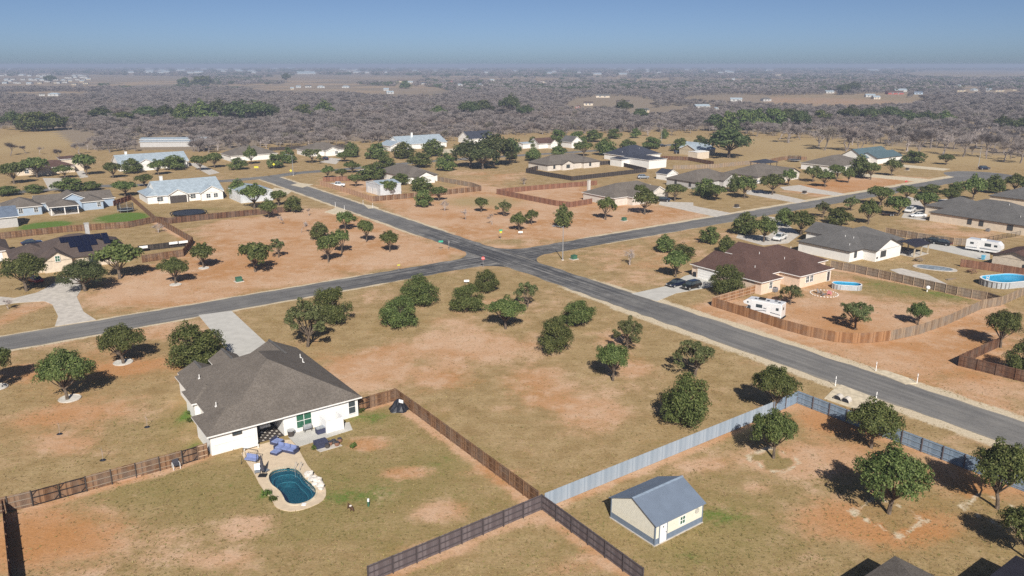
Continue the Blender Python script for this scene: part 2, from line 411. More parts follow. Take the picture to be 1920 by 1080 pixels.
blobs = [  # u, v, half-width, half-height (photo pixels), amount
    ('r',90,1010,170,70,.9),('r',1660,985,220,70,.9),('r',1560,800,150,60,.8),('r',1850,900,150,60,.6),('r',200,690,260,70,.7),('r',60,800,140,60,.5),('r',470,490,200,40,.5),('r',560,430,200,30,.35),('r',1560,600,150,45,.6),('r',1800,690,200,60,.5),('r',1560,345,160,20,.7),('r',600,660,80,60,.5),('r',860,395,180,25,.4),('g',228,408,48,11,.9),('g',85,423,46,10,.9),
    ('s',880,650,110,28,.5),('s',700,700,70,38,.45),('s',830,705,60,22,.4),('s',1000,720,70,35,.35),('s',1120,775,60,30,.4),('s',1060,760,55,22,.35),
    ('s',930,560,40,20,.2),('s',720,665,40,22,.3),('s',640,690,60,26,.3),('s',870,600,60,20,.2),('s',1150,640,50,25,.25),('s',1180,690,50,18,.3),
    ('s',110,1020,150,62,.62),('s',30,990,60,35,.4),('s',460,985,55,24,.5),('s',690,835,45,14,.6),('s',755,885,60,14,.5),('s',820,960,55,22,.5),('s',940,905,50,10,.35),
    ('s',830,1030,80,20,.4),('s',420,1050,90,25,.35),('s',1090,1060,60,20,.3),('s',920,885,90,12,.3),('s',1040,980,60,16,.25),
    ('s',1660,985,170,42,.55),('s',1540,860,130,40,.4),('s',1470,865,60,18,.5),('s',1560,790,70,28,.5),('s',1830,900,110,45,.35),('s',1320,870,60,15,.35),('s',1415,915,35,12,.3),
    ('s',120,780,110,20,.35),('s',60,700,90,22,.3),('s',110,835,60,22,.35),('s',300,620,140,20,.25),('s',240,690,60,14,.4),('s',30,590,30,30,.5),
    ('s',1500,600,130,30,.45),('s',1580,620,60,20,.3),('s',1790,610,90,25,.3),('s',1700,650,150,25,.4),('s',1840,780,110,40,.3),('s',1290,590,80,18,.3),
    ('s',560,430,150,22,.3),('s',620,470,90,18,.15),('s',780,470,90,12,.3),('s',430,520,120,14,.35),('s',300,560,140,12,.25),
    ('g',1730,545,110,18,.55),('g',1640,530,70,12,.4),('g',1800,560,60,14,.35),('s',1730,545,110,18,-.45),
    ('g',260,1000,130,40,-.2),('g',330,910,120,40,.25),('g',640,920,150,50,.22),('g',640,790,80,18,.3),('g',860,850,60,25,.25),('g',820,880,80,16,.28),('g',290,800,110,40,.28),
    ('g',700,780,55,14,.45),('g',1400,990,130,60,.28),('g',1290,1050,120,30,.3),('g',1340,970,50,20,.3),('g',520,905,25,16,.2),('g',355,775,16,22,.8),('g',365,838,20,14,.7),
    ('g',500,925,10,16,.8),('g',660,935,60,12,.25),('g',1730,730,110,35,.35),('g',1850,700,60,20,.2),('g',150,580,90,16,.15),('g',230,408,45,9,1.2),('g',85,423,40,8,1.2),('g',1590,462,35,9,1.0),
    ('g',1310,305,30,6,.3),('g',1500,303,40,5,.6),('g',390,392,40,5,.5),('g',800,520,100,10,.25),('g',1090,480,60,12,.3),('g',960,452,60,8,.35),('s',960,452,60,8,-.4),
    ('w',905,378,70,10,.8),('w',60,265,110,28,1.0),('w',1560,275,200,16,.7),('w',1450,300,90,10,.5),('w',1850,300,160,14,.6),('w',880,335,60,10,.3),('w',1080,262,160,6,.5),('w',1300,262,140,6,.5),
    ('s',170,150,200,5,.8),('s',250,142,150,5,.7),('s',640,141,130,4,.8),('s',560,137,70,3,.6),('s',1560,190,150,9,.9),('s',1380,186,80,6,.7),('s',760,168,90,5,.6),('s',600,165,90,6,.6),('s',1180,185,50,7,.6),('s',1090,205,60,7,.5),
    ('s',1500,133,200,3,.5),('s',1250,140,110,4,.6),('s',1420,137,120,3,.5),('w',1850,143,140,4,1.2),('w',1000,123,160,1.2,.8),('w',1700,126,260,1.5,.8),('s',90,160,110,4,.6),('w',60,178,90,4,.6),('s',1830,155,60,3,.5),('w',330,147,60,3,.4)]
for k, u, v, ru, rv, a in blobs:
    c = at(u, v); rx = metres(u, v, ru); ry = max((at(u, max(v - rv, 121.8)).y - at(u, v + rv).y) / 2, 0.5)
    w = a * np.exp(-(((X - c.x) / rx) ** 2 + ((Y - c.y) / ry) ** 2) * 1.1)
    if k == 'r': rust += w
    elif k == 's': soil += w
    elif k == 'g': green += w
    else: straw += w
# leaf litter under the woodland
wood_edge = [(-900,238),(0,243),(95,246),(150,285),(420,288),(480,277),(700,269),(860,262),(960,255),(1200,250),(1330,248),(1440,255),(1560,268),(1700,285),(1920,303),(2900,318)]
we_u = np.array([p[0] for p in wood_edge]); we_v = np.array([p[1] for p in wood_edge])
front = np.interp(U, we_u, we_v)
litter = np.where((Y > 300), np.clip((front - V) / 10.0, 0, 1), 0) * np.where(U > 1440, 0.6, 1.0)
soil = np.where(Y > 420, soil * (1 - 0.5 * litter), soil)
# pale caliche shoulders along the roads
tm = (X - XC.x) * MAIN_D.x + (Y - XC.y) * MAIN_D.y; dm = np.abs((X - XC.x) * nrm(MAIN_D).x + (Y - XC.y) * nrm(MAIN_D).y)
dm = np.where(tm < FAR_T - 3, 99, dm)
tc = (X - XC.x) * CROSS_D.x + (Y - XC.y) * CROSS_D.y; dc = np.abs((X - XC.x) * nrm(CROSS_D).x + (Y - XC.y) * nrm(CROSS_D).y)
BULB = at(1838, 329).xy
TB = (BULB - XC).dot(CROSS_D)
dc = np.where(tc > TB, 99, dc)
grav = np.maximum(np.clip(1.5 - (dm - HW_M) / np.where(tm > 45, 2.4, 1.6), 0, 1) * np.where(tm > 0, 1, .9), np.clip(1.3 - (dc - HW_C) / 1.2, 0, 1) * .92)
FOOT = [[(62,949),(390,857)],[(694,765),(743,751),(776,775),(907,873),(1010,950)],[(690,1094),(1016,956),(1205,1098)],[(1020,955),(1448,777),(1494,756),(1800,872)],[(1334,574),(1394,593),(1465,617),(1512,630),(1600,644),(1668,639),(1776,609),(1876,573)],[(1557,503),(1693,531),(1849,564)],[(293,417),(362,457),(344,481)]]
for pl in FOOT:                                             # worn earth along the feet of the fences
    q = wp(pl)
    for a, b in zip(q[:-1], q[1:]): soil = np.maximum(soil, .62 * np.exp(-(segdist(X, Y, a, b) / 1.3) ** 2) + soil * .55)
for u, v, rr in ((1450,862,2.3),(1666,967,2.6),(1866,957,2.4)):   # square earth borders round the yard oaks
    c = at(u, v); rx = (X - c.x) * E1.x + (Y - c.y) * E1.y; ry = (X - c.x) * E2.x + (Y - c.y) * E2.y
    m_ = np.maximum(np.abs(rx), np.abs(ry)); grav = np.maximum(grav, .85 * np.exp(-((m_ - rr) / .6) ** 2)); soil = np.where(m_ < rr - .4, .2, soil)
near_x = np.hypot(X - XC.x, Y - XC.y)
grav = np.where(near_x < 60, grav * np.clip((near_x - 14) / 22, 0.25, 1), grav)
for pts, w in side_streets:
    q = wp(pts)
    for a, b in zip(q[:-1], q[1:]): grav = np.maximum(grav, np.clip(0.9 - (segdist(X, Y, a, b) - w/2) / 1.2, 0, 1) * .7)
nx, ny = len(gx), len(gy)
ii = np.arange(nx * ny).reshape(ny, nx)
quads = np.stack([ii[:-1,:-1], ii[:-1,1:], ii[1:,1:], ii[1:,:-1]], -1).reshape(-1, 4)
ind = inpoly(X, Y, DECK)
quads = quads[~ind[quads].all(1)]                           # the swimming pool is dug through the sheet, under its deck
me = bpy.data.meshes.new("ground")
me.vertices.add(len(X)); me.vertices.foreach_set("co", np.stack([X, Y, np.zeros(len(X))], -1).astype(np.float32).ravel())
me.loops.add(quads.size); me.loops.foreach_set("vertex_index", quads.astype(np.int32).ravel())
me.polygons.add(len(quads)); me.polygons.foreach_set("loop_start", np.arange(0, quads.size, 4, dtype=np.int32))
me.update(calc_edges=True)
for nm, arr in (("soil", soil), ("green", green), ("gravel", grav), ("litter", litter), ("straw", straw), ("rust", rust)):
    at_ = me.attributes.new(nm, 'FLOAT', 'POINT'); at_.data.foreach_set("value", arr.astype(np.float32))
def ground_material():
    m, nt, b = mat("ground"); co = N(nt, "ShaderNodeNewGeometry").outputs["Position"]
    n_far = noise(nt, 0.006, co, 4, 0.6); n_big = noise(nt, 0.055, co, 5, 0.6); n_mid = noise(nt, 0.33, co, 5, 0.65); n_fine = noise(nt, 2.6, co, 4, 0.7); n_grit = noise(nt, 9.0, co, 2, 0.7)
    tuft = noise(nt, 1.1, co, 4, 0.75)
    n_pat = noise(nt, 0.13, co, 7, 0.72)
    mp = N(nt, "ShaderNodeMapping"); nt.links.new(co, mp.inputs[0]); mp.inputs["Rotation"].default_value = (0, 0, -ANG); mp.inputs["Scale"].default_value = (0.05, 0.85, 1)
    mow = noise(nt, 1.0, mp.outputs[0], 3, 0.6)
    grass = mixc(nt, ramp(nt, n_mid, 0.3, 0.7), (0.305, 0.207, 0.098), (0.44, 0.318, 0.172))
    grass = mixc(nt, ramp(nt, n_pat, 0.52, 0.7, 0, 0.5), grass, (0.36, 0.225, 0.09))
    grass = mixc(nt, ramp(nt, n_fine, 0.35, 0.75, 0, 0.5), grass, (0.225, 0.16, 0.07))
    grass = mixc(nt, ramp(nt, mow, 0.45, 0.65, 0, 0.22), grass, (0.44, 0.34, 0.18))
    gm = math_(nt, 'ADD', attr(nt, "green"), math_(nt, 'MULTIPLY', math_(nt, 'SUBTRACT', n_pat, 0.5), 1.3))
    gm = math_(nt, 'ADD', gm, math_(nt, 'MULTIPLY', math_(nt, 'SUBTRACT', tuft, 0.5), 0.8))
    grass = mixc(nt, ramp(nt, gm, 0.25, 0.75, 0, 0.75), grass, (0.25, 0.202, 0.078))
    grass = mixc(nt, ramp(nt, gm, 0.72, 1.15, 0, 1.0), grass, (0.105, 0.18, 0.033))
    dirt = mixc(nt, ramp(nt, n_big, 0.35, 0.65), (0.45, 0.235, 0.105), (0.56, 0.365, 0.235))
    dirt = mixc(nt, ramp(nt, n_mid, 0.42, 0.72, 0, 0.6), dirt, (0.64, 0.46, 0.335))
    dirt = mixc(nt, ramp(nt, n_grit, 0.5, 0.8, 0, 0.3), dirt, (0.30, 0.175, 0.085))
    ru_ = math_(nt, 'ADD', attr(nt, "rust"), math_(nt, 'MULTIPLY', math_(nt, 'SUBTRACT', n_pat, 0.5), 0.9))
    dirt = mixc(nt, ramp(nt, ru_, 0.2, 0.8, 0, 0.8), dirt, (0.45, 0.215, 0.082))
    grass = mixc(nt, ramp(nt, ru_, 0.2, 0.9, 0, 0.35), grass, (0.38, 0.205, 0.08))
    sm = math_(nt, 'ADD', attr(nt, "soil"), math_(nt, 'MULTIPLY', math_(nt, 'SUBTRACT', n_big, 0.5), 0.7))
    sm = math_(nt, 'ADD', sm, math_(nt, 'MULTIPLY', math_(nt, 'SUBTRACT', n_pat, 0.5), 0.95))
    sm = math_(nt, 'ADD', sm, math_(nt, 'MULTIPLY', math_(nt, 'SUBTRACT', n_mid, 0.5), 0.4))
    sm = math_(nt, 'ADD', sm, math_(nt, 'MULTIPLY', math_(nt, 'SUBTRACT', n_fine, 0.5), 0.35))
    c = mixc(nt, ramp(nt, sm, 0.36, 0.68), grass, dirt)
    st = math_(nt, 'ADD', attr(nt, "straw"), math_(nt, 'MULTIPLY', math_(nt, 'SUBTRACT', n_mid, 0.5), 0.5))
    c = mixc(nt, ramp(nt, st, 0.2, 0.8), c, (0.40, 0.295, 0.155))
    lt = math_(nt, 'ADD', attr(nt, "litter"), math_(nt, 'MULTIPLY', math_(nt, 'SUBTRACT', n_big, 0.5), 0.6))
    c = mixc(nt, ramp(nt, lt, 0.3, 0.8, 0, 0.85), c, (0.25, 0.205, 0.165))
    far_c = mixc(nt, ramp(nt, n_far, 0.42, 0.58), (0.22, 0.18, 0.145), (0.37, 0.27, 0.18))
    sx = N(nt, "ShaderNodeSeparateXYZ"); nt.links.new(co, sx.inputs[0])
    fd = math_(nt, 'MULTIPLY', ramp(nt, sx.outputs[1], 1000, 1500), math_(nt, 'SUBTRACT', 1.0, ramp(nt, math_(nt, 'ADD', attr(nt, "soil"), attr(nt, "straw")), 0.4, 0.8)))
    c = mixc(nt, fd, c, far_c)
    gv = math_(nt, 'ADD', attr(nt, "gravel"), math_(nt, 'MULTIPLY', math_(nt, 'SUBTRACT', n_mid, 0.5), 0.9))
    gv = math_(nt, 'ADD', gv, math_(nt, 'MULTIPLY', math_(nt, 'SUBTRACT', n_fine, 0.5), 0.7))
    gcol = mixc(nt, ramp(nt, n_grit, 0.3, 0.7), (0.50, 0.415, 0.29), (0.68, 0.585, 0.44))
    c = mixc(nt, ramp(nt, gv, 0.5, 0.85), c, gcol)
    spk = noise(nt, 3.6, co, 3, 0.8); spk2 = noise(nt, 1.5, co, 3, 0.7)
    c = mixc(nt, ramp(nt, spk, 0.50, 0.72, 0.0, 0.42), c, (0.13, 0.095, 0.045))
    c = mixc(nt, ramp(nt, spk, 0.46, 0.28, 0.0, 0.30), c, (0.56, 0.45, 0.28))
    c = mixc(nt, ramp(nt, spk2, 0.52, 0.72, 0.0, 0.26), c, (0.16, 0.13, 0.06))
    nt.links.new(c, b.inputs["Base Color"]); b.inputs["Roughness"].default_value = 1.0; b.inputs["Specular IOR Level"].default_value = 0.05
    h = math_(nt, 'ADD', math_(nt, 'MULTIPLY', n_fine, 0.6), math_(nt, 'ADD', math_(nt, 'MULTIPLY', n_grit, 0.25), math_(nt, 'MULTIPLY', tuft, 0.5)))
    bump(nt, b, h, 0.55, 0.16)
    return m
me.materials.append(ground_material())
ground = link(bpy.data.objects.new("ground", me)); ground["kind"] = "structure"

# ------------------------------------------------------------------ roads
def road_material(name, dark=1.0, tar=0.0):
    dark *= 1.12
    m, nt, b = mat(name)
    al, ac = attr(nt, "along"), attr(nt, "across")
    cx = N(nt, "ShaderNodeCombineXYZ"); nt.links.new(math_(nt, 'MULTIPLY', al, 0.035), cx.inputs[0]); nt.links.new(math_(nt, 'MULTIPLY', ac, 1.2), cx.inputs[1])
    streak = noise(nt, 1.0, cx.outputs[0], 4, 0.6)
    co = N(nt, "ShaderNodeNewGeometry").outputs["Position"]
    grit = noise(nt, 6.0, co, 3, 0.7); blot = noise(nt, 0.16, co, 4, 0.6)
    c = mixc(nt, ramp(nt, streak, 0.3, 0.7), (0.115*dark, 0.112*dark, 0.11*dark), (0.195*dark, 0.188*dark, 0.18*dark))
    c = mixc(nt, ramp(nt, blot, 0.4, 0.65, 0, 0.5), c, (0.095*dark, 0.094*dark, 0.096*dark))
    c = mixc(nt, ramp(nt, noise(nt, 0.05, co, 5, 0.7), 0.5, 0.64, 0, 0.4), c, (0.225*dark, 0.215*dark, 0.20*dark))
    wheel = ramp(nt, math_(nt, 'ABSOLUTE', math_(nt, 'SUBTRACT', math_(nt, 'ABSOLUTE', ac), 1.9)), 0.25, 0.95, 1.0, 0.0)
    c = mixc(nt, math_(nt, 'MULTIPLY', wheel, 0.2), c, (0.085*dark, 0.086*dark, 0.09*dark))
    if tar:
        near = ramp(nt, attr(nt, "centre"), 12.0, 75.0, 1.0, 0.0)
        c = mixc(nt, math_(nt, 'MULTIPLY', near, ramp(nt, noise(nt, 0.3, co, 5, 0.7), 0.48, 0.6, 0, 0.75)), c, (0.275, 0.268, 0.26))
        tk = math_(nt, 'MULTIPLY', math_(nt, 'MULTIPLY', near, tar), ramp(nt, math_(nt, 'ADD', streak, math_(nt, 'MULTIPLY', blot, 0.5)), 0.66, 0.82))
        c = mixc(nt, tk, c, (0.024, 0.027, 0.036))
        wk = math_(nt, 'MULTIPLY', math_(nt, 'MULTIPLY', near, 0.75), wheel)
        c = mixc(nt, math_(nt, 'MULTIPLY', wk, ramp(nt, streak, 0.35, 0.6)), c, (0.035, 0.038, 0.048))
    edge = ramp(nt, math_(nt, 'ADD', math_(nt, 'ABSOLUTE', ac), math_(nt, 'MULTIPLY', math_(nt, 'SUBTRACT', blot, 0.5), 1.6)), 3.55, 4.5)
    c = mixc(nt, math_(nt, 'MULTIPLY', edge, 0.6), c, (0.34, 0.30, 0.24))
    c = mixc(nt, ramp(nt, grit, 0.35, 0.7, 0, 0.3), c, (0.30, 0.285, 0.265))
    c = mixc(nt, ramp(nt, noise(nt, 2.0, co, 3, 0.75), 0.5, 0.72, 0, 0.35), c, (0.085, 0.084, 0.084))
    nt.links.new(c, b.inputs["Base Color"]); b.inputs["Roughness"].default_value = 0.92; b.inputs["Specular IOR Level"].default_value = 0.2
    bump(nt, b, grit, 0.3, 0.02); return m
M['road'] = road_material('road', 1.0, 0.95); M['road_side'] = road_material('road_side', 1.05, 0.0)
def road_mesh(name, verts, faces, al, ac, ce, material, z):
    me = bpy.data.meshes.new(name); me.from_pydata([(x, y, z) for x, y in verts], [], faces); me.materials.append(material)
    for nm, arr in (("along", al), ("across", ac), ("centre", ce)):
        a = me.attributes.new(nm, 'FLOAT', 'POINT'); a.data.foreach_set("value", np.array(arr, np.float32))
    me.update(); o = link(bpy.data.objects.new(name, me)); o["kind"] = "structure"; return o
def strip(name, pts, hw, material, z, jag=0.3, k=7):
    """a road ribbon along pts with slightly ragged edges"""
    q = [Vector(p) for p in pts]; dense = []
    for a, b in zip(q[:-1], q[1:]):
        n = max(1, int((b - a).length / 2.0))
        dense += [a.lerp(b, i / n) for i in range(n)]
    dense.append(q[-1]); vs, fs, al, ac, ce = [], [], [], [], []; s = 0
    for i, p in enumerate(dense):
        d = (dense[min(i+1, len(dense)-1)] - dense[max(i-1, 0)]).normalized(); n = nrm(d)
        if i: s += (p - dense[i-1]).length
        for j in range(k):
            t = -1 + 2 * j / (k - 1); w = hw * t + (rng.uniform(-jag, jag) if abs(t) == 1 else 0)
            r = p + n * w; vs.append((r.x, r.y)); al.append(s); ac.append(w); ce.append((r - XC).length)
    for i in range(len(dense) - 1):
        for j in range(k - 1):
            a = i * k + j; fs.append((a, a + k, a + k + 1, a + 1))
    return road_mesh(name, vs, fs, al, ac, ce, material, z)
strip("main_road", [XC + MAIN_D * FAR_T, XC + MAIN_D * 190], HW_M, M['road'], 0.024)
strip("cross_road", [XC - CROSS_D * 190, XC - CROSS_D * (HW_M - .6)], HW_C, M['road'], 0.018)
strip("cross_road", [XC + CROSS_D * (HW_M - .6), BULB - CROSS_D * 6], HW_C - 0.2, M['road'], 0.018)
for pts, w in side_streets: strip("side_street", wp(pts), w / 2, M['road_side'], 0.012)
vs, fs = [(BULB.x, BULB.y)], []
for k in range(40):
    t = 2 * math.pi * k / 40; r = 13.5 + rng.uniform(-.25, .25); vs.append((BULB.x + r * math.cos(t), BULB.y + r * math.sin(t)))
fs = [(0, 1 + k, 1 + (k + 1) % 40) for k in range(40)]
road_mesh("turning_circle", vs, fs, [p[0] for p in vs], [1.0 + 0.15 * ((p[0] * .3) % 6) for p in vs], [200] * len(vs), M['road_side'], 0.014)
vs, fs, al, ac, ce = [], [], [], [], []
for sa in (-1, 1):                                          # rounded corners of the crossroads
    for sb in (-1, 1):
        R_ = 8.5; corner = XC + CROSS_D * sa * (HW_M - .5) + (-MAIN_D) * sb * (HW_C - .5); b0 = len(vs)
        u1, u2 = CROSS_D * sa, -MAIN_D * sb; cc = corner + (u1 + u2) * R_
        ring = [corner] + [cc - u1 * R_ * math.cos(t) - u2 * R_ * math.sin(t) for t in np.linspace(0, math.pi / 2, 12)]
        for p in ring:
            vs.append((p.x, p.y)); al.append((p - XC).dot(CROSS_D)); ac.append(min(3.3, abs((p - XC).dot(MAIN_D)) * .5)); ce.append((p - XC).length)
        fs += [((b0, b0 + i, b0 + i + 1) if sa * sb < 0 else (b0, b0 + i + 1, b0 + i)) for i in range(1, 12)]
road_mesh("road_corner", vs, fs, al, ac, ce, M['road'], 0.012)

# ------------------------------------------------------------------ driveways and slabs
SLABS = [DECK]
def slab(name, px, material, z=0.05, pts=None):
    p = pts or wp(px); SLABS.append(p); b = MB(); b.prism([(q[0], q[1]) for q in p], -0.05, z)
    o = b.build(name, material); o["kind"] = "structure"; return o
slab("driveway", [(372,591),(434,583),(506,650),(450,686)], M['concrete_new'])
slab("driveway", [(103,612),(109,593),(98,571),(83,565),(33,568),(-5,573),(-5,556),(27,559),(69,549),(83,542),(118,520),(150,520),(153,542),(144,557),(157,585),(180,600)], M['concrete'])
slab("driveway", [(1184,551),(1232,565),(1268,550),(1336,538),(1345,522),(1306,512),(1283,518),(1252,536)], M['concrete_new'])
slab("driveway", [(1237,378),(1300,380),(1300,386),(1372,400),(1343,407),(1235,384)], M['concrete'])
slab("driveway", [(1398,357),(1425,357),(1512,376),(1495,381),(1400,364)], M['concrete'])
slab("driveway", [(1462,351),(1500,347),(1519,352),(1586,364),(1566,367),(1470,356)], M['concrete'])
slab("driveway", [(1612,325),(1741,336),(1722,341),(1608,330)], M['caliche'])
slab("driveway", [(1687,308),(1782,317),(1768,320),(1687,313)], M['caliche'])
slab("driveway", [(1432,405),(1462,409),(1500,440),(1478,456),(1430,460),(1380,446),(1384,439),(1440,442),(1455,430)], M['concrete'])
slab("driveway", [(1698,367),(1722,374),(1741,400),(1735,414),(1690,408),(1702,388)], M['concrete'])
slab("driveway", [(1758,374),(1776,373),(1785,385),(1768,387)], M['concrete'])
slab("trailer_pad", [(1699,449),(1728,453),(1812,465),(1856,474),(1856,487),(1838,487),(1768,471),(1703,458)], M['concrete_new'])
slab("driveway", [(80,334),(118,334),(112,352),(92,356)], M['concrete'])
slab("driveway", [(138,314),(152,314),(166,332),(150,334)], M['concrete'])
slab("driveway", [(352,306),(372,306),(412,324),(392,328)], M['concrete'])
slab("driveway", [(560,343),(588,346),(567,352),(545,347)], M['caliche'])
slab("driveway", [(515,352),(548,358),(538,366),(505,360)], M['caliche'])
slab("driveway", [(665,320),(705,313),(715,317),(680,325)], M['concrete'])
slab("driveway", [(830,279),(862,279),(866,288),(828,287)], M['caliche'])
slab("driveway", [(620,296),(640,298),(630,308),(600,304)], M['concrete'])
slab("patio", [(540,819),(548,812),(655,792),(661,806),(560,838),(556,836)], M['concrete_new'], 0.06)
slab("patio", [(1668,506),(1690,503),(1740,515),(1780,535),(1765,545),(1720,528)], M['concrete'], 0.04)

# ------------------------------------------------------------------ trees
def leaf_mesh(name, centers, radii, n, size, material, seed, zmin=0.6, core=None):
    """leaf clumps spread through the crown's boughs"""
    r = np.random.default_rng(seed)
    cs = np.array(centers); rs = np.array(radii); w = rs ** 2; idx = r.choice(len(cs), n, p=w / w.sum())
    d = r.normal(size=(n, 3)); d /= np.linalg.norm(d, axis=1)[:, None]; d[:, 2] = np.where(d[:, 2] < -0.5, -d[:, 2], d[:, 2])
    p = cs[idx] + d * (rs[idx] * (0.45 + 0.6 * r.random(n) ** 0.6))[:, None]; p[:, 2] = np.maximum(p[:, 2], zmin + 0.4 * r.random(n))
    out = p - np.array(core if core is not None else (0, 0, cs[:, 2].mean() - .8)); out /= np.linalg.norm(out, axis=1)[:, None]
    nr = d * 0.5 + out * 0.6 + r.normal(size=(n, 3)) * 0.6; nr /= np.linalg.norm(nr, axis=1)[:, None]
    a = np.cross(nr, r.normal(size=(n, 3))); a /= np.linalg.norm(a, axis=1)[:, None]; b = np.cross(nr, a)
    s = size * (0.55 + 0.9 * r.random(n))[:, None]
    q = np.stack([p - a*s*0.55, p - b*s*0.30 + nr*s*0.10, p + a*s*0.55, p + b*s*0.30 + nr*s*0.10], 1).reshape(-1, 3)
    me = bpy.data.meshes.new(name); me.vertices.add(4*n); me.vertices.foreach_set("co", q.astype(np.float32).ravel())
    me.loops.add(4*n); me.loops.foreach_set("vertex_index", np.arange(4*n, dtype=np.int32))
    me.polygons.add(n); me.polygons.foreach_set("loop_start", np.arange(0, 4*n, 4, dtype=np.int32))
    me.update(calc_edges=True); me.materials.append(material); return me
def oak(kind, seed, near):
    """nominal tree 6 m wide and 5 m tall: crown mesh and trunk mesh"""
    r = random.Random(seed); boughs, cs, rs = [], [], []
    if kind == 'full': nl, zc, zr, base, n, size = 24, 2.2, 2.0, 0.25, 15000, 0.17
    elif kind == 'umbrella': nl, zc, zr, base, n, size = 14, 2.95, 1.35, 1.15, 12500, 0.175
    elif kind == 'sparse': nl, zc, zr, base, n, size = 12, 2.65, 1.6, 0.8, 6500, 0.17
    else: nl, zc, zr, base, n, size = 20, 2.6, 1.5, 0.4, 14000, 0.155      # old spreading oak
    for i in range(nl):
        t = 2 * math.pi * (i * 0.618) + r.uniform(-.4, .4); q = math.sqrt((i + .3) / nl) * r.uniform(.82, 1.1)
        z = zc + zr * (math.sqrt(max(0, 1 - min(q, 1) ** 2)) * r.uniform(.45, .95) - 0.5 * q + r.uniform(-.12, .12))
        if kind == 'full' and i % 2: z = r.uniform(.75, 1.7); q *= .92
        R0 = r.uniform(.75, 1.15); c = Vector((2.15 * q * math.cos(t), 2.15 * q * math.sin(t), z)); boughs.append(c)
        if kind != 'sparse': cs.append(tuple(c)); rs.append(R0 * (.92 if kind == 'full' else .62))
        for _ in range(7 if kind != 'sparse' else 5):
            d = Vector((r.gauss(0, 1), r.gauss(0, 1), r.gauss(.25, .8))).normalized()
            cs.append(tuple(c + d * R0 * r.uniform(.35, .85))); rs.append(r.uniform(.34, .62) * (1.0 if kind != 'sparse' else .8))
    lm = {'full': M['leaf'], 'umbrella': M['leaf'], 'sparse': M['leaf_olive'], 'old': M['leaf_dark']}[kind]
    if not near: n, size = int(n * .22), size * 2.1
    crown = leaf_mesh("crown", cs, rs, n, size, lm, seed, base)
    b = MB(); lean = (r.uniform(-.25, .25), r.uniform(-.25, .25)); fork = 1.15 if kind != 'full' else 0.7
    b.tube([(0, 0, -0.1), (lean[0]*.4, lean[1]*.4, fork*.6), (lean[0], lean[1], fork)], [.19, .15, .13], 7)
    for c in boughs:
        f = Vector((lean[0], lean[1], fork - .05)); mid = f.lerp(c, .5) + Vector((0, 0, -.12))
        b.tube([f, mid, c + Vector((0, 0, .1))], [.085, .05, .022], 5 if near else 3)
        for _ in range(2 if near else 1):
            e = c + Vector((r.uniform(-.9, .9), r.uniform(-.9, .9), r.uniform(-.1, .8))); b.tube([mid, mid.lerp(e, .6), e], [.04, .025, .01], 3)
    tr = b.mesh("trunk", M['bark']); return crown, tr
OAKS = {(k, near): [oak(k, 11 * j + 31 * i, near) for j in range(n)] for near in (True, False) for i, (k, n) in enumerate((('full', 6), ('umbrella', 6), ('sparse', 3), ('old', 3)))}
def bare(seed, n_twig=420, h=6.0, mat_=None):
    r = random.Random(seed); b = MB(); tips = []
    def grow(p, d, L, rad, depth):
        e = p + d * L; m_ = p.lerp(e, .5) + Vector((r.uniform(-.1, .1), r.uniform(-.1, .1), r.uniform(-.06, .06))) * L
        b.tube([p, m_, e], [rad, rad * .8, rad * .6], 4 if depth < 2 else 3)
        if depth >= 3: tips.append((p, e)); return
        for _ in range(r.choice((2, 3, 3))):
            nd = (d + Vector((r.uniform(-1, 1), r.uniform(-1, 1), r.uniform(-.35, .6))) * .85).normalized()
            nd.z = max(nd.z, -.15); grow(p.lerp(e, r.uniform(.65, 1)), nd, L * r.uniform(.62, .85), rad * .55, depth + 1)
    for _ in range(r.choice((1, 2, 3))):
        grow(Vector((r.uniform(-.2, .2), r.uniform(-.2, .2), -.1)), Vector((r.uniform(-.4, .4), r.uniform(-.4, .4), 1)).normalized(), h * .32, h * .022, 0)
    k = len(tips)
    for i in range(n_twig):
        p, e = tips[i % k]; s = p.lerp(e, r.uniform(.1, 1)); d = Vector((r.gauss(0, 1), r.gauss(0, 1), r.gauss(.35, .8))).normalized()
        w = d.orthogonal().normalized() * r.uniform(.016, .036) * h / 6; L = r.uniform(.5, 1.25) * h / 6
        b.add([s - w, s + w, s + d * L], [(0, 1, 2)])
    return b.mesh("branches", mat_ or M['bark_grey'])
BARE = [bare(100 + i) for i in range(4)]
WOODY = [bare(200 + i, 1300, 7.0, M['bark_mauve']) for i in range(6)]

def place_oak(u, v, wpx, vt, kind, label, group=None, k=None, name='oak_tree'):
    p = at(u, v); w = metres(u, v, wpx * (1.12 if v < 420 else 1.0)); h = max(height_at(u, v, vt), w * .45)
    kk = (kind, v > 530); i = rng.randrange(len(OAKS[kk])) if k is None else k
    cr, tr = OAKS[kk][i]
    t = thing(name, label, 'tree', p, rng.uniform(0, 6.28), group); sx_ = rng.uniform(.92, 1.09)
    for nm, me_ in (('trunk', tr), ('crown', cr)):
        o = link(bpy.data.objects.new(nm, me_), t); o.scale = (w / 5.8 * sx_, w / 5.8 / sx_, h / 4.7)
    return t
def place_bare(u, v, hpx_top, label, group, meshes=None, name='bare_tree', wide=1.0):
    p = at(u, v); h = height_at(u, v, hpx_top); s = max(h, 1.0) / 6.0
    me_ = rng.choice(meshes or BARE); t = link(bpy.data.objects.new(name, me_)); t.location = p
    t.rotation_euler = (0, 0, rng.uniform(0, 6.28)); t.scale = (s * wide, s * wide, s); return tag(t, label, 'tree', group)
F, UM, S, OL = 'full', 'umbrella', 'sparse', 'old'
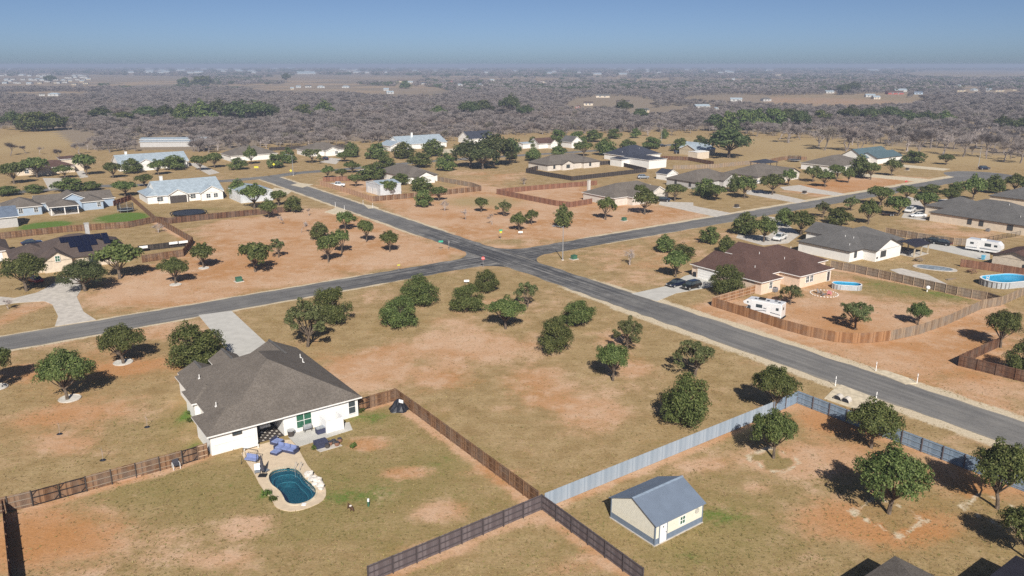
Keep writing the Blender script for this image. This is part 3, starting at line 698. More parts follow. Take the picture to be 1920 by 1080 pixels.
trees = [
 # label, group, [(u, v_base, crown width px, v_top, kind), ...]
 ("leafy oak with bare trunk in a round white kerbed bed by the left road", "oaks in white kerbed beds", [(127,750,104,660,UM),(232,682,94,613,UM),(-14,728,90,648,UM)]),
 ("broad low oak crowding the front gables of the grey-roofed pool house", None, [(371,686,120,603,F)]),
 ("pale olive oak beside the concrete driveway of the pool house", None, [(577,650,106,560,S)]),
 ("dense dark round oak between the driveway oak and the cross road", None, [(620,607,78,531,F)]),
 ("broad light-crowned oak on the corner lot near the pool house driveway", None, [(748,611,84,551,F)]),
 ("tall dense oak on the corner lot right beside the cross road", None, [(786,572,82,512,F)]),
 ("round oak beside the small white board on the corner lot", None, [(875,584,68,528,F)]),
 ("small round oak closest to the stop sign", None, [(912,547,54,504,F)]),
 ("tall oval dark oak in the middle of the corner lot", None, [(1042,661,72,584,F)]),
 ("round yellow-green oak touching the tall oval oak on the corner lot", None, [(1084,610,75,557,F)]),
 ("open-crowned oak on the corner lot with its pale trunk showing", "pale-trunked oaks on the corner lot", [(948,617,84,558,UM),(1149,714,80,645,UM),(1177,654,68,594,S)]),
 ("thin grey-green oak on the corner lot beside the main road", "thin oaks on the corner lot", [(989,576,55,524,S),(1302,706,96,634,S)]),
 ("largest dense oak on the corner lot near the pale blue fence", None, [(1285,796,112,700,F)]),
 ("oak whose crown overhangs the corner of the pale blue fence", None, [(1449,774,103,688,UM)]),
 ("oak with a square earth border in the yard of the cream shed", None, [(1450,859,102,771,UM)]),
 ("oak against the pale blue fence in front of the culvert", None, [(1633,840,112,755,UM)]),
 ("largest oak in the shed yard, standing on bare orange earth", None, [(1666,963,145,845,UM)]),
 ("tall-trunked oak in the shed yard by the end of the blue fence", None, [(1870,954,128,832,UM)]),
 ("leaning oak beside the dark ribbed roof at the yard's edge", None, [(1922,1046,112,957,UM)]),
 ("oak behind the short brown fence beside the dirt track", "oaks behind the short brown fence", [(1876,652,76,585,UM),(1922,703,78,632,F)]),
 ("sparse olive oak in the fenced motorhome yard", None, [(1603,618,76,560,S)]),
 ("small dark umbrella oak against the curved cedar fence", None, [(1721,609,49,569,UM)]),
 ("thin olive tree between the motorhome and the maroon-roofed house", None, [(1482,571,47,530,S)]),
 ("oak in front of the garage of the maroon-roofed house", None, [(1362,551,70,494,F)]),
 ("oak beside the two dark cars on the driveway", None, [(1267,520,55,470,UM)]),
 ("oak on the lot between the maroon-roofed house and the cross road", "oaks behind the maroon-roofed house", [(1246,472,46,438,F),(1280,482,52,456,F),(1330,456,43,422,F),(1361,474,40,440,F)]),
 ("oak along the near verge of the far end of the cross road", "oaks on the near side of the far cross road", [(1396,440,54,397,F),(1432,454,52,408,UM),(1471,424,40,385,F),(1501,441,60,396,UM),(1542,408,34,377,S),(1572,421,58,385,F),(1628,420,46,377,UM),(1596,395,34,367,S),(1649,385,50,350,UM),(1683,405,48,368,UM),(1699,375,42,349,UM),(1735,394,48,361,UM),(1744,364,42,343,F),(1779,381,40,353,UM),(1792,360,30,338,F),(1823,376,46,331,UM),(1862,362,42,326,F),(1902,361,42,328,UM),(1932,372,40,332,UM)]),
 ("oak in the front yards along the far side of the cross road", "oaks on the far side of the cross road", [(1524,341,36,311,UM),(1547,351,38,319,UM),(1568,337,34,309,UM),(1590,343,24,316,UM),(1612,331,46,289,F),(1632,337,32,305,UM),(1671,330,33,297,UM),(1713,305,42,280,F),(1774,309,30,289,UM),(1478,348,32,317,UM),(1448,365,50,326,UM),(1396,372,44,329,UM),(1377,360,28,325,F),(1322,368,44,332,F),(1341,376,44,347,UM),(1265,377,40,345,UM),(1209,402,48,355,UM),(1200,378,36,343,F),(1136,412,38,369,UM)]),
 ("oak on the orange earth lot beyond the crossroads", "oaks on the orange earth lot", [(1056,426,43,381,F),(997,421,28,393,UM),(973,433,36,400,UM),(945,405,31,375,S),(902,398,28,371,UM)]),
 ("oak on the orange earth lot left of the main road", "oaks on the lot left of the main road", [(479,510,70,453,UM),(616,492,50,441,UM),(641,475,44,429,UM),(600,448,44,415,F),(648,431,46,396,UM),(687,454,38,413,UM),(731,472,43,433,UM)]),
 ("spindly pale young oak on the lot left of the main road", None, [(522,483,36,444,S)]),
 ("oak beside the white metal garage and dark board fence", "oaks by the white metal garage", [(504,409,34,375,UM),(551,398,35,363,F),(523,386,34,357,UM),(477,391,58,346,UM),(447,372,40,334,F)]),
 ("oak on a lawn beside the brown yard fence", "oaks beside the brown yard fence", [(329,532,62,483,UM),(382,502,56,456,UM)]),
 ("large spreading oak in front of the house with solar panels", "oaks in front of the solar house", [(160,546,100,484,OL),(225,523,98,455,UM),(50,546,94,477,UM)]),
 ("oak in the yards along the far left street", "oaks along the far left street", [(234,368,47,340,UM),(272,350,36,327,UM),(130,359,58,335,F),(172,357,38,337,F),(15,367,42,347,F),(66,362,38,344,F),(27,345,50,305,UM),(70,333,54,295,UM),(122,334,37,309,UM),(162,329,44,289,UM),(212,334,36,305,UM),(248,325,38,296,F),(298,328,38,299,UM),(328,318,48,287,F),(375,320,33,292,UM),(403,315,36,286,UM),(448,318,36,292,F),(471,308,28,277,UM),(517,315,33,285,F),(540,306,30,276,F),(585,306,42,275,S),(646,303,30,285,UM),(660,295,30,266,F)]),
 ("oak among the houses near the white metal workshop", "oaks near the white metal workshop", [(616,334,28,311,UM),(641,334,26,316,UM),(660,324,33,302,UM),(667,350,27,326,UM),(707,298,42,267,F),(722,316,42,290,F),(697,337,54,307,F),(727,365,34,338,UM),(751,346,38,322,F),(790,358,46,331,F),(795,388,34,352,F),(823,377,34,350,UM)]),
 ("round oak in the yards around the galvanised roofed house", "oaks around the galvanised roofed house", [(757,297,47,265,F),(812,293,43,260,F),(788,314,47,282,F),(836,320,39,286,F)]),
 ("old spreading live oak, one of the grove on the open lot", "grove of old live oaks", [(882,314,66,262,OL),(925,312,72,248,OL),(905,318,60,270,OL),(955,308,46,256,OL)]),
 ("huge old spreading oak over the small galvanised roofed house", None, [(1366,296,94,240,OL)]),
 ("round oak in the far yards before the bare woodland", "oaks in the far yards", [(1001,277,23,255,F),(1046,268,30,240,F),(1040,276,26,255,F),(1082,271,34,243,F),(1113,266,38,240,F),(1151,260,27,239,F),(1192,259,21,237,F),(1246,260,17,241,F),(1000,302,32,275,F),(960,299,24,270,F),(1048,293,31,270,F),(1094,293,38,265,UM),(1134,291,43,257,F),(1178,278,31,260,F),(1222,279,34,254,F),(1277,284,38,255,F),(1312,271,22,252,F)]),
]
landmarks = [(240,420,"the yard fence of the solar house"),(100,375,"the blue house"),(330,365,"the white farmhouse"),(70,315,"the two-storey cream house"),(260,305,"the galvanised roof beside the tan field"),(450,297,"the hip-roofed house by the yellow signs"),(600,290,"the white house with the dark car"),
 (1170,360,"the pale house in front of the red-brown fence"),(1300,345,"the grey-walled house across the cross road"),(1420,335,"the garage with the white car"),(1545,312,"the plain grey-roofed white house"),(1630,300,"the teal-roofed house"),(1760,315,"the far turning circle"),(1840,340,"the near rim of the turning circle"),(1830,410,"the long cream house"),(1700,395,"the white pickup and sedan"),(1590,440,"the white and stone house"),(1450,450,"the white pickup behind the maroon roof"),(1020,262,"the maroon-roofed cottage"),(1050,300,"the black-fenced white house"),(1190,280,"the navy-roofed house"),(1300,280,"the small galvanised-roofed house"),(760,330,"the timber-gabled house"),(715,350,"the white metal workshop"),(640,345,"the tan fence with the white pickup")]
look = {'full': "round low-crowned oak", 'umbrella': "open-crowned oak with its trunk showing", 'sparse': "thin pale oak", 'old': "spreading old oak"}
for label, group, items in trees:
    for it in items:
        if len(items) > 8:
            p = at(it[0], it[1]); ld = min(landmarks, key=lambda q: (at(q[0], q[1]) - p).length)[2]
            lb = f"{look[it[4]]} near {ld}"; place_oak(*it, lb, "oaks: " + lb)
        else: place_oak(*it, label, group)
for u, v, vt in ((834,396,370),(873,413,387),(922,422,395),(533,420,398),(565,436,407),(579,405,386)):
    place_bare(u, v, vt, "small leafless pale tree on the orange earth lots by the main road", "leafless trees on the earth lots")
place_bare(1181,497,461,"leafless tree on the corner lot behind the street light", None)
place_bare(983,346,329,"leafless grey bush beside the red-brown fence", None, wide=1.8, name='bare_bush')
place_bare(15,580,555,"low dark leafless bush beside the curved concrete driveway", None, wide=1.9, name='bare_bush')
place_bare(297,436,415,"round leafless shrub inside the brown yard fence", None, wide=1.7, name='bare_bush')
place_bare(1877,503,478,"leafless small tree against the cream wall of the maroon-roofed shop", None)
# front rank of the bare woodland: trees that can be told apart
edge_px = [(1462,262,222),(1478,268,226),(1500,262,228),(1535,276,230),(1548,282,232),(1585,284,232),(1598,272,230),(1612,283,236),(1625,270,234),(1645,262,228),(1668,272,232),(1690,268,228),(1700,284,238),(1722,292,240),(1745,278,236),(1768,290,238),(1790,280,236),(1805,294,242),(1830,276,236),(1848,297,246),(1866,282,244),(1880,303,250),(1898,288,246),(1912,306,252),(1925,292,248),
 (20,292,262),(50,288,268),(75,290,270),(110,300,275),(150,290,262),(165,282,256),(185,276,250),(205,286,256),(225,280,252),(365,276,250),(390,286,258),(408,282,255),(430,278,250),(455,276,250),(500,278,252),(525,276,250),(548,274,250),(580,272,248),(600,270,246),(632,272,248),(650,270,246),(682,268,246),(700,266,244),(812,268,244),(835,266,242),(852,264,242),(1215,255,232),(1260,254,230),(1295,250,230),(1340,252,228),(1420,256,226),(1400,250,225)]
def mesq(u): return "leafless grey mesquite " + ("at the rim of the tan field" if u < 130 else "behind the farm shed and galvanised roof" if u < 470 else "behind the far hip-roofed houses" if u < 760 else "behind the live oak grove" if u < 900 else "behind the far yards of round oaks" if u < 1430 else "behind the teal-roofed house" if u < 1700 else "on the dry meadow behind the turning circle")
def everg(u, v): return "dark evergreen oak " + ("in the distant hazy woods" if v < 180 else "beside the far tan field" if u < 120 else "in the dense evergreen clump of the bare woods" if 320 < u < 530 else "in the woods left of the dense evergreen clump" if u < 330 else "in the woods behind the hip-roofed houses" if u < 800 else "in the woods behind the live oak grove" if u < 1000 else "on the rise by the far cream houses" if u < 1300 else "in the belt behind the huge old oak" if u < 1430 else "in the evergreen belt behind the dry meadow" if u < 1800 else "in the woods beyond the turning circle")
for i, (u, v, vt) in enumerate(edge_px):
    place_bare(u, v, vt, mesq(u), mesq(u), WOODY if i % 3 else BARE, 'mesquite_tree', 1.15)
dark_px = [(65,240,60,205),(100,238,60,206),(30,238,40,208),(190,222,40,200),(235,226,50,206),(275,222,46,198),(310,220,40,196),(345,226,50,192),(380,224,56,188),(415,222,56,187),(450,226,54,187),(485,222,50,188),(505,220,40,192),(570,216,36,192),(608,212,42,187),(822,214,34,197),(880,214,44,188),(905,212,40,186),(955,212,40,178),(985,216,34,196),(1342,240,40,212),(1365,246,46,206),(1395,238,46,200),(1420,236,46,198),(1450,236,50,198),(1475,232,46,202),(1500,240,40,205),(1540,228,40,204),(1590,224,46,200),(1625,224,50,202),(1665,222,50,198),(1700,228,46,206),(1735,228,40,208),(1770,228,36,206),(1880,240,36,218),(1912,246,50,220),(1170,208,34,188),(1200,222,30,202),(1600,168,24,152),(1580,172,26,158),(760,160,22,150),(95,150,24,140),(380,155,40,143),(345,154,26,144),(537,148,16,136)]
for u, v, w, vt in dark_px:
    place_oak(u, v + 6, w, vt, OL if rng.random() < .6 else F, everg(u, v), everg(u, v), name='evergreen_oak')

# ------------------------------------------------------------------ houses
def roof_block(R, W, blk, eave, ov, wallmat=0):
    """roof faces into R (0 roof, 1 fascia), walls into W; block (x0,y0,x1,y1,kind,pitch[,eave shift])"""
    x0, y0, x1, y1, kind, pitch = blk[:6]; e = eave + (blk[6] if len(blk) > 6 else 0.0)
    th = 0.18; zb = e - th
    wx0, wy0, wx1, wy1 = x0 + ov, y0 + ov, x1 - ov, y1 - ov
    if kind == 'open':                       # hip roof on posts only
        kind = 'hip'
    elif W is not None: W.box(wx0, wy0, -0.1, wx1, wy1, zb + 0.05, wallmat)
    if kind == 'hip':
        w, d = x1 - x0, y1 - y0; r = min(w, d) / 2; zr = e + r * pitch
        if w >= d: a, b = (x0 + r, (y0+y1)/2, zr), (x1 - r, (y0+y1)/2, zr)
        else: a, b = ((x0+x1)/2, y0 + r, zr), ((x0+x1)/2, y1 - r, zr)
        c = [(x0,y0,e),(x1,y0,e),(x1,y1,e),(x0,y1,e)]
        if w >= d: R.add(c + [a, b], [(0,1,5,4),(1,2,5),(2,3,4,5),(3,0,4)], 0)
        else: R.add(c + [a, b], [(0,1,4),(1,2,5,4),(2,3,5),(3,0,4,5)], 0)
        lo = [(p[0], p[1], zb) for p in c]
        R.add(c + lo, [(0,4,5,1),(1,5,6,2),(2,6,7,3),(3,7,4,0),(4,7,6,5)], 1)
    else:                                    # gable: ridge along x ('gx') or y ('gy')
        gx_ = kind == 'gx'; half = (y1 - y0)/2 if gx_ else (x1 - x0)/2; zr = e + half * pitch; mid = (y0+y1)/2 if gx_ else (x0+x1)/2
        def P(al, ac, z): return (al, ac, z) if gx_ else (ac, al, z)
        l0, l1 = (x0, x1) if gx_ else (y0, y1); c0_, c1_ = (y0, y1) if gx_ else (x0, x1)
        for cs in (c0_, c1_):
            t = [P(l0, cs, e), P(l1, cs, e), P(l1, mid, zr), P(l0, mid, zr)]; bt = [(p[0], p[1], p[2] - th) for p in t]
            flip = (cs == c1_) ^ (not gx_)
            R.add(t, [(0,1,2,3) if not flip else (3,2,1,0)], 0)
            R.add(t + bt, [(0,4,5,1),(1,5,6,2),(2,6,7,3),(3,7,4,0),(4,7,6,5)], 1)
        if W is not None:
            zt = zr - th - 0.03; g0, g1 = l0 + ov, l1 - ov; zc = zb - 0.04 + ov * pitch
            v = []
            for al in (g0, g1): v += [P(al, c0_ + ov, zb - .1), P(al, c1_ - ov, zb - .1), P(al, c1_ - ov, zc), P(al, mid, zt), P(al, c0_ + ov, zc)]
            W.add(v, [(0,1,2,3,4),(9,8,7,6,5),(0,5,6,1),(2,7,8,3),(3,8,9,4),(1,6,7,2),(4,9,5,0)], wallmat)
SIDES = {'S': (0, Vector((0,-1,0))), 'N': (math.pi, Vector((0,1,0))), 'W': (-math.pi/2, Vector((-1,0,0))), 'E': (math.pi/2, Vector((1,0,0)))}
def opening(parent, name, side, pos, plane, z0, z1, w, kind='window', glass=None, frame=None, bars=(1, 1)):
    """window or door on a wall: the pane stands a little proud of the wall inside a deeper frame"""
    glass = glass or M['glass']; frame = frame or M['trim_white']; h = z1 - z0
    if side in 'SN': loc = Vector((pos, plane, z0))
    else: loc = Vector((plane, pos, z0))
    b = MB(); b.box(-w/2, -0.02, 0, w/2, 0.0, h)
    o = b.build(name, glass, parent); o.location = loc; o.rotation_euler = (0, 0, SIDES[side][0])
    f = MB(); t = 0.09
    f.box(-w/2 - t, -0.07, -t, -w/2, 0.01, h + t); f.box(w/2, -0.07, -t, w/2 + t, 0.01, h + t)
    f.box(-w/2, -0.07, h, w/2, 0.01, h + t); f.box(-w/2, -0.09, -t, w/2, 0.01, 0)
    for i in range(1, bars[0] + 1):
        x = -w/2 + w * i / (bars[0] + 1); f.box(x - .03, -0.05, 0, x + .03, 0.01, h)
    for i in range(1, bars[1] + 1):
        z = h * i / (bars[1] + 1); f.box(-w/2, -0.055, z - .03, w/2, 0.012, z + .03)
    f.build('frame', frame, o)
    return o
def garage_door(parent, side, pos, plane, w, h=2.2, m=None):
    b = MB()
    for i in range(4): b.box(-w/2, -0.04, h*i/4 + .015, w/2, 0.0, h*(i+1)/4 - .015)
    o = b.build('garage_door', m or M['trim_white'], parent); o.location = (pos, plane, 0.02) if side in 'SN' else (plane, pos, 0.02); o.rotation_euler = (0, 0, SIDES[side][0]); return o
def house(name, label, O, blocks, wall='white_wall', roof='roof_grey', trim='trim_white', eave=2.7, ov=0.4, wins=(), doors=(), garages=(), vents=0, chimney=None, cat='house', ang=ANG, wall2=None, group=None):
    t = thing(name, label, cat, (O[0], O[1], 0), ang, group)
    R, W = MB(), MB()
    for b in blocks: roof_block(R, W, b, eave, ov)
    W.build('wall', M[wall], t); rf = R.build('roof', [M[roof], M[trim]], t)
    for w in wins:
        s, pos, plane = w[:3]; wd = w[3] if len(w) > 3 else 1.1
        opening(t, 'window', s, pos, plane, 0.9, 2.2, wd, frame=M[trim if trim == 'trim_dark' else 'trim_white'])
    for s, pos, plane in doors: opening(t, 'door', s, pos, plane, 0.05, 2.1, 0.95, glass=M['trim_dark'], bars=(0, 0))
    for s, pos, plane, w in garages: garage_door(t, s, pos, plane, w)
    r = random.Random(name + label); bl = blocks[0]
    for i in range(vents):
        x = r.uniform(bl[0] + 2, bl[2] - 2); y = r.uniform(bl[1] + 1.0, bl[1] + (bl[3]-bl[1]) * .4)
        z = eave + (y - bl[1]) * bl[5]
        if bl[4] == 'hip': z = eave + min(y - bl[1], bl[3]-y, x - bl[0], bl[2]-x) * bl[5]
        b = MB(); b.cyl(0, 0, -.1, .45, .06, sides=8); p = b.build('vent_pipe', M['trim_white'], rf); p.location = (x, y, z)
    if chimney:
        x, y, z0, z1 = chimney; b = MB(); b.box(-.45, -.4, z0, .45, .4, z1); b.box(-.55, -.5, z1, .55, .5, z1 + .12)
        c = b.build('chimney', M[wall2 or wall], rf); c.location = (x, y, 0)
    return t
def O_(u, v, z=2.7): return at(u, v, z).xy
# --- the pool house (white walls, big hip roof, three small front gables)
O1 = O_(387.5, 820); H1 = thing('pool_house', "white house with a big grey hip roof and kidney pool behind", 'house', (O1.x, O1.y, 0), ANG)
R, W = MB(), MB()
roof_block(R, None, (1.6, 0, 19.5, 21.5, 'hip', .50), 2.7, .4); roof_block(R, None, (0, -.03, 9.0, 6.8, 'hip', .50), 2.69, .4)
for g in ((11.2, 15.2, 19.46, 22.6, 'gy', .50), (7.1, 17.2, 11.2, 25.2, 'gy', .62), (2.2, 18.6, 7.0, 22.6, 'gy', .50)): roof_block(R, W, g, 2.71, .3)
roof_block(R, None, (1.0, 10.5, 6.0, 15.5, 'hip', .5), 2.68, .3)
W.box(.45, .45, -.1, 5.9, 6.4, 2.54); W.box(2.0, 6.0, -.1, 5.91, 21.1, 2.56); W.box(1.4, 10.9, -.1, 2.2, 15.1, 2.53); W.box(9.15, .45, -.1, 19.05, 21.1, 2.56); W.box(5.9, 5.6, -.1, 9.15, 21.0, 2.55)
W.build('wall', M['white_wall'], H1); rf1 = R.build('roof', [M['roof_grey'], M['trim_white']], H1)
for g in ((15.33, 22.5, 15.5, 4.79), (9.15, 25.1, 18.4, 3.98), (4.6, 22.5, 19.2, 3.91)):      # dark ridge vents on the front gables
    b = MB(); b.box(-.16, 0, .0, .16, g[1] - g[2], .09); o = b.build('ridge_cap', M['roof_slate'], rf1); o.location = (g[0], g[2], g[3] + .02)
b = MB(); b.add([(-.12,-.12,0),(.12,-.12,0),(.12,.12,0),(-.12,.12,0)], [(0,3,2,1)]); b.cyl(0, 0, 0, .55, .06, sides=8); b.box(-.16,-.16,-.12,.16,.16,.03)
for x, y in ((3.6, 16.2), (3.0, 6.5), (17.3, 15.4), (16.6, 12.6)):
    z = 2.7 + .50 * min(x - 1.6, y, 19.5 - x, 21.5 - y); o = link(bpy.data.objects.new('vent_pipe', b.mesh('vent_pipe', M['trim_white'])), rf1); o.location = (x, y, z)
opening(H1, 'window', 'S', 3.55, .44, 1.9, 2.3, .95, bars=(1, 0), frame=M['trim_dark'])
w_ = opening(H1, 'window', 'S', 11.75, .44, .55, 2.35, 1.9, bars=(1, 1), glass=M['glass_green'])
opening(H1, 'window', 'S', 18.2, .44, .6, 2.4, .9, bars=(0, 1))
opening(H1, 'window', 'S', 6.9, 5.59, .3, 2.3, 1.5, bars=(1, 0)); opening(H1, 'door', 'S', 8.4, 5.59, .05, 2.15, .95, glass=M['trim_dark'], bars=(0, 0))
b = MB(); b.box(-.03, -.06, 0, .03, 0, 2.45); b.box(-5.0, -.05, 1.18, 0, .0, 1.23); o = b.build('drain_pipe', M['trim_white'], H1); o.location = (5.6, .44, .05)
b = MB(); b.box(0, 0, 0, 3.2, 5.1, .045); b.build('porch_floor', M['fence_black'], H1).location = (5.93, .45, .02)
b = MB()
for i in range(7):
    for j in range(10):
        if (i + j) % 2: b.box(.1 + i*.44, .1 + j*.5, 0, .34 + i*.44, .38 + j*.5, .012)
o = b.build('floor_tile_pattern', M['concrete'], H1); o.location = (5.93, .45, .066); o["kind"] = "stuff"
# --- the other houses nearer than the woodland
house('maroon_roof_house', "peach-walled house with a maroon hip roof beside the motorhome yard", O_(1429, 530),
      [(.15, 3.2, 27.4, 18.8, 'hip', .40), (0, 9.8, 12.6, 17.4, 'gy', .38), (0, 0, 7.0, 9.0, 'hip', .42), (10.2, -1.7, 22.0, 8.0, 'hip', .42), (15.0, 12.0, 24.0, 21.5, 'gy', .42)],
      'peach_wall', 'roof_maroon', wins=[('S', 3.4, .39, .9), ('S', 8.6, 3.58, 1.0), ('S', 13.2, -1.31, 1.0), ('S', 14.6, -1.31, 1.0)], doors=[('S', 20.6, -1.31)], garages=[('W', 14.2, .39, 4.9)], vents=4)
house('grey_roof_house', "white and stone house with a grey roof beyond the brown back fence", O_(1551, 463),
      [(0, -6.0, 24.0, 8.3, 'hip', .40), (5.4, -9.3, 17.0, 2.0, 'gy', .40), (11.5, 4.0, 21.0, 14.0, 'gy', .42)],
      'white_wall', 'roof_slate', 'trim_dark', wins=[('W', -5.0, 5.79, 1.0), ('S', 8.3, -8.91, .9), ('S', 9.5, -8.91, .9), ('S', 2.8, -5.61, .9)], vents=5)
house('long_cream_house', "long cream house with a grey roof and dark side windows", O_(1741, 397),
      [(0, -27, 21, 0, 'hip', .40), (10, -8, 24, 6.5, 'hip', .42), (6, -30, 20, -18, 'gy', .4)], 'cream_wall', 'roof_slate', 'trim_dark',
      wins=[('W', -11.5, .39, 1.0), ('W', -14.6, .39, 1.0), ('W', -22.0, .39, 1.3)], vents=5)
house('grey_roof_house', "grey-roofed house just behind the long cream house", O_(1853, 366), [(0, -18, 18, 0, 'hip', .42)], 'cream_wall', 'roof_slate', 'trim_dark')
house('cream_workshop', "cream gabled workshop with a maroon roof beside the blue oval pool", O_(1857, 477, 3.3), [(0, -9.2, 13, 0, 'gx', .30)], 'cream_wall', 'roof_maroon', 'trim_dark', eave=3.3, cat='workshop', wins=[('W', -7.2, .39, 1.0)])
O7 = O_(50, 478)
H7 = house('solar_house', "brown-roofed house carrying dark solar panels", O7, [(0, -8.6, 20, 9.5, 'hip', .40), (1.9, -9.6, 8.2, 0, 'gy', .62), (-3.5, -3.0, 6, 8, 'hip', .4)], 'cream_wall', 'roof_brown', 'trim_dark',
      wins=[('S', 12, -8.21, 1.4), ('S', 16.5, -8.21, 1.2)], chimney=(13.5, 6.0, 4.0, 7.4), wall2='grey_brick')
opening(H7, 'gable_window', 'S', 5.05, -9.31, 2.35, 3.55, .85, glass=M['glass_green'])
pb = MB(); pb.box(.03, .03, 0, 1.40, 2.30, .05); pmesh = pb.mesh('solar_panel', M['solar'])
def panel(px_, row):
    y = -7.3 + row * 2.16; o = link(bpy.data.objects.new('solar_panel', pmesh), H7); o.location = (px_, y, 2.7 + (y + 8.6) * .40 + .13); o.rotation_euler = (math.atan(.40), 0, 0)
for row, (a0, n_) in enumerate(((9.6, 2), (8.2, 4), (6.7, 7))):
    for i in range(n_): panel(a0 + i * 1.43, row)
panel(15.2, 1)
house('blue_house', "blue house with a grey roof, white gable trim and covered patio", O_(4, 392),
      [(0, 0, 10.5, 12.5, 'hip', .42), (9, 5, 31, 14.5, 'gx', .40), (15, 3.5, 23.4, 14, 'gy', .50, .35), (21, -.6, 27.4, 10, 'hip', .42), (26.5, 3.8, 31.4, 13.5, 'hip', .4, -.06)],
      'blue_wall', 'roof_grey', wins=[('S', 4.6, .39, 1.0), ('S', 8.6, .39, 1.0), ('S', 25.8, -.21, .9), ('S', 12.5, 5.39, 1.2)])
def pavilion(name, label, O, blk, roof, eave, ang=ANG, post='trim_white', cat='pavilion'):
    t = thing(name, label, cat, (O[0], O[1], 0), ang); Rb = MB(); roof_block(Rb, None, blk, eave, .3); Rb.build('roof', [M[roof], M['trim_dark' if post != 'trim_white' else 'trim_white']], t)
    for x in (blk[0] + .5, (blk[0]+blk[2])/2, blk[2] - .5):
        for y in (blk[1] + .5, blk[3] - .5):
            b = MB(); b.box(-.12, -.12, 0, .12, .12, eave - .1); b.build('post', M[post], t).location = (x, y, 0)
    b = MB(); b.box(blk[0] + .2, blk[1] + .2, .0, blk[2] - .2, blk[3] - .2, .06); b.build('floor', M['concrete'], t)
    return t
pavilion('patio_cover', "grey-roofed patio cover on posts behind the blue house", O_(4, 392), (11.6, -4.9, 19.8, 4.8, 'hip', .36), 'roof_grey', 2.65)
pavilion('patio_cover', "dark ribbed patio cover beside the white and stone house", O_(1551, 463), (17.2, -12.2, 24.5, -6.4, 'gx', .25), 'roof_dark', 2.6, post='tan_wall')
pavilion('patio_cover', "dark blue pavilion roof inside a far back yard", O_(1405, 303), (0, -8, 10, 0, 'hip', .3), 'roof_navy', 2.7, post='trim_dark')
house('garage_building', "pale blue-grey garage with a blue roof at the fence corner", O_(-20, 402, 3), [(-6, -8, 6.5, 3.5, 'gx', .4)], 'grey_brick', 'roof_bluegrey', eave=3.0, cat='garage')
house('cream_garage_house', "cream house with brown roof and white garage door beside the solar house", O_(14, 456, 2.8), [(-14, -8, 0, 6, 'hip', .4)], 'cream_wall', 'roof_brown', garages=[('S', -3.4, -7.61, 3.4)])
house('white_farmhouse', "white farmhouse with a galvanised metal roof and timber porch gable", O_(279, 369),
      [(2.5, 0, 24, 17, 'gx', .45), (-.5, 1.5, 9, 15.5, 'hip', .42, -.05), (5.4, -1.2, 12.2, 8, 'gy', .55), (15.6, -2.2, 23.4, 8, 'gy', .55)], 'white_wall', 'roof_galv', 'trim_white',
      wins=[('S', 3.4, .39, 1.8), ('S', 13.8, .39, 1.6), ('S', 18.2, -1.81, 1.3), ('S', 20.6, -1.81, 1.3)], chimney=(6.5, 10.5, 4, 7.6))
b = MB(); b.box(-2.6, -.12, .05, 2.6, 0, 2.4); pg = b.build('porch_shade', M['trim_dark'], bpy.data.objects['white_farmhouse']); pg.location = (8.8, -.82, 0)  # flat dark panel paints in the shade of the porch
house('metal_garage', "white metal garage half hidden by oaks beside the farmhouse", at(477, 379).xy, [(-4.5, 0, 6.6, 13, 'gy', .22)], 'white_metal_wall', 'roof_galv', eave=3.6, ov=.15, cat='garage')
house('metal_workshop', "white metal workshop with two roll-up doors and pale roof", O_(685, 340, 3.8), [(0, -11.4, 8.4, 0, 'gx', .16)], 'white_metal_wall', 'roof_galv', eave=3.8, ov=.12, cat='workshop', garages=[('W', -3.0, .11, 3.2), ('W', -7.2, .11, 3.2)])
house('grey_roof_house', "grey-roofed house with a timber gable behind the metal workshop", O_(726, 315), [(-7, -29, 7.5, -4, 'hip', .42), (-4, -32, 4.6, -18, 'gy', .45)], 'white_wall', 'roof_grey', 'trim_dark')
house('grey_roof_house', "grey hip-roofed white house in front of the bare woods by a parked dark car", O_(564, 281), [(0, -9, 20.5, 7, 'hip', .42), (8, -12, 16, 0, 'gy', .42)], 'white_wall', 'roof_grey', wins=[('S', 14, -11.61, 1.4), ('S', 4, -8.61, 1.4)])
house('grey_roof_house', "grey hip-roofed white house by the yellow road signs", O_(422, 290), [(0, -8, 23, 8, 'hip', .44)], 'white_wall', 'roof_grey')
house('galvanised_roof_house', "house with a long pale galvanised roof and white chimney before the woods", O_(730, 274), [(8, 2, 37, 20, 'gx', .42), (0, -1, 11, 13, 'gy', .36), (24, -2, 32, 8, 'gy', .45)], 'white_wall', 'roof_galv', chimney=(19, 10, 4, 8))
house('galvanised_roof_house', "wide house with a pale galvanised roof beside the tan field", O_(222, 310), [(0, 0, 29, 17, 'gx', .42), (6, -3, 15, 8, 'gy', .5), (19, -1.5, 28, 8, 'gy', .42)], 'white_wall', 'roof_galv', wins=[('S', 3.2, .39, 1.5), ('S', 17, .39, 1.5)], chimney=(5, 9, 4, 7.3))
house('two_storey_house', "cream two-storey house with a low maroon roof at the far left", O_(28, 318), [(0, 0, 22, 12, 'hip', .4), (17, 4, 26, 16, 'hip', .15, 2.6), (6, -3, 13, 6, 'gy', .5)], 'cream_wall', 'roof_maroon', wins=[('S', 20.5, 4.39, 1.1), ('S', 4, .39, 1.4)])
house('long_shed', "long open-sided farm shed with a pale metal roof in the woods", at(262, 274).xy, [(0, 0, 36, 9, 'gx', .18), (2, -6.5, 34, .5, 'gx', .12, -.7)], 'grey_brick', 'roof_galv', eave=3.6, cat='shed', ang=math.radians(6))
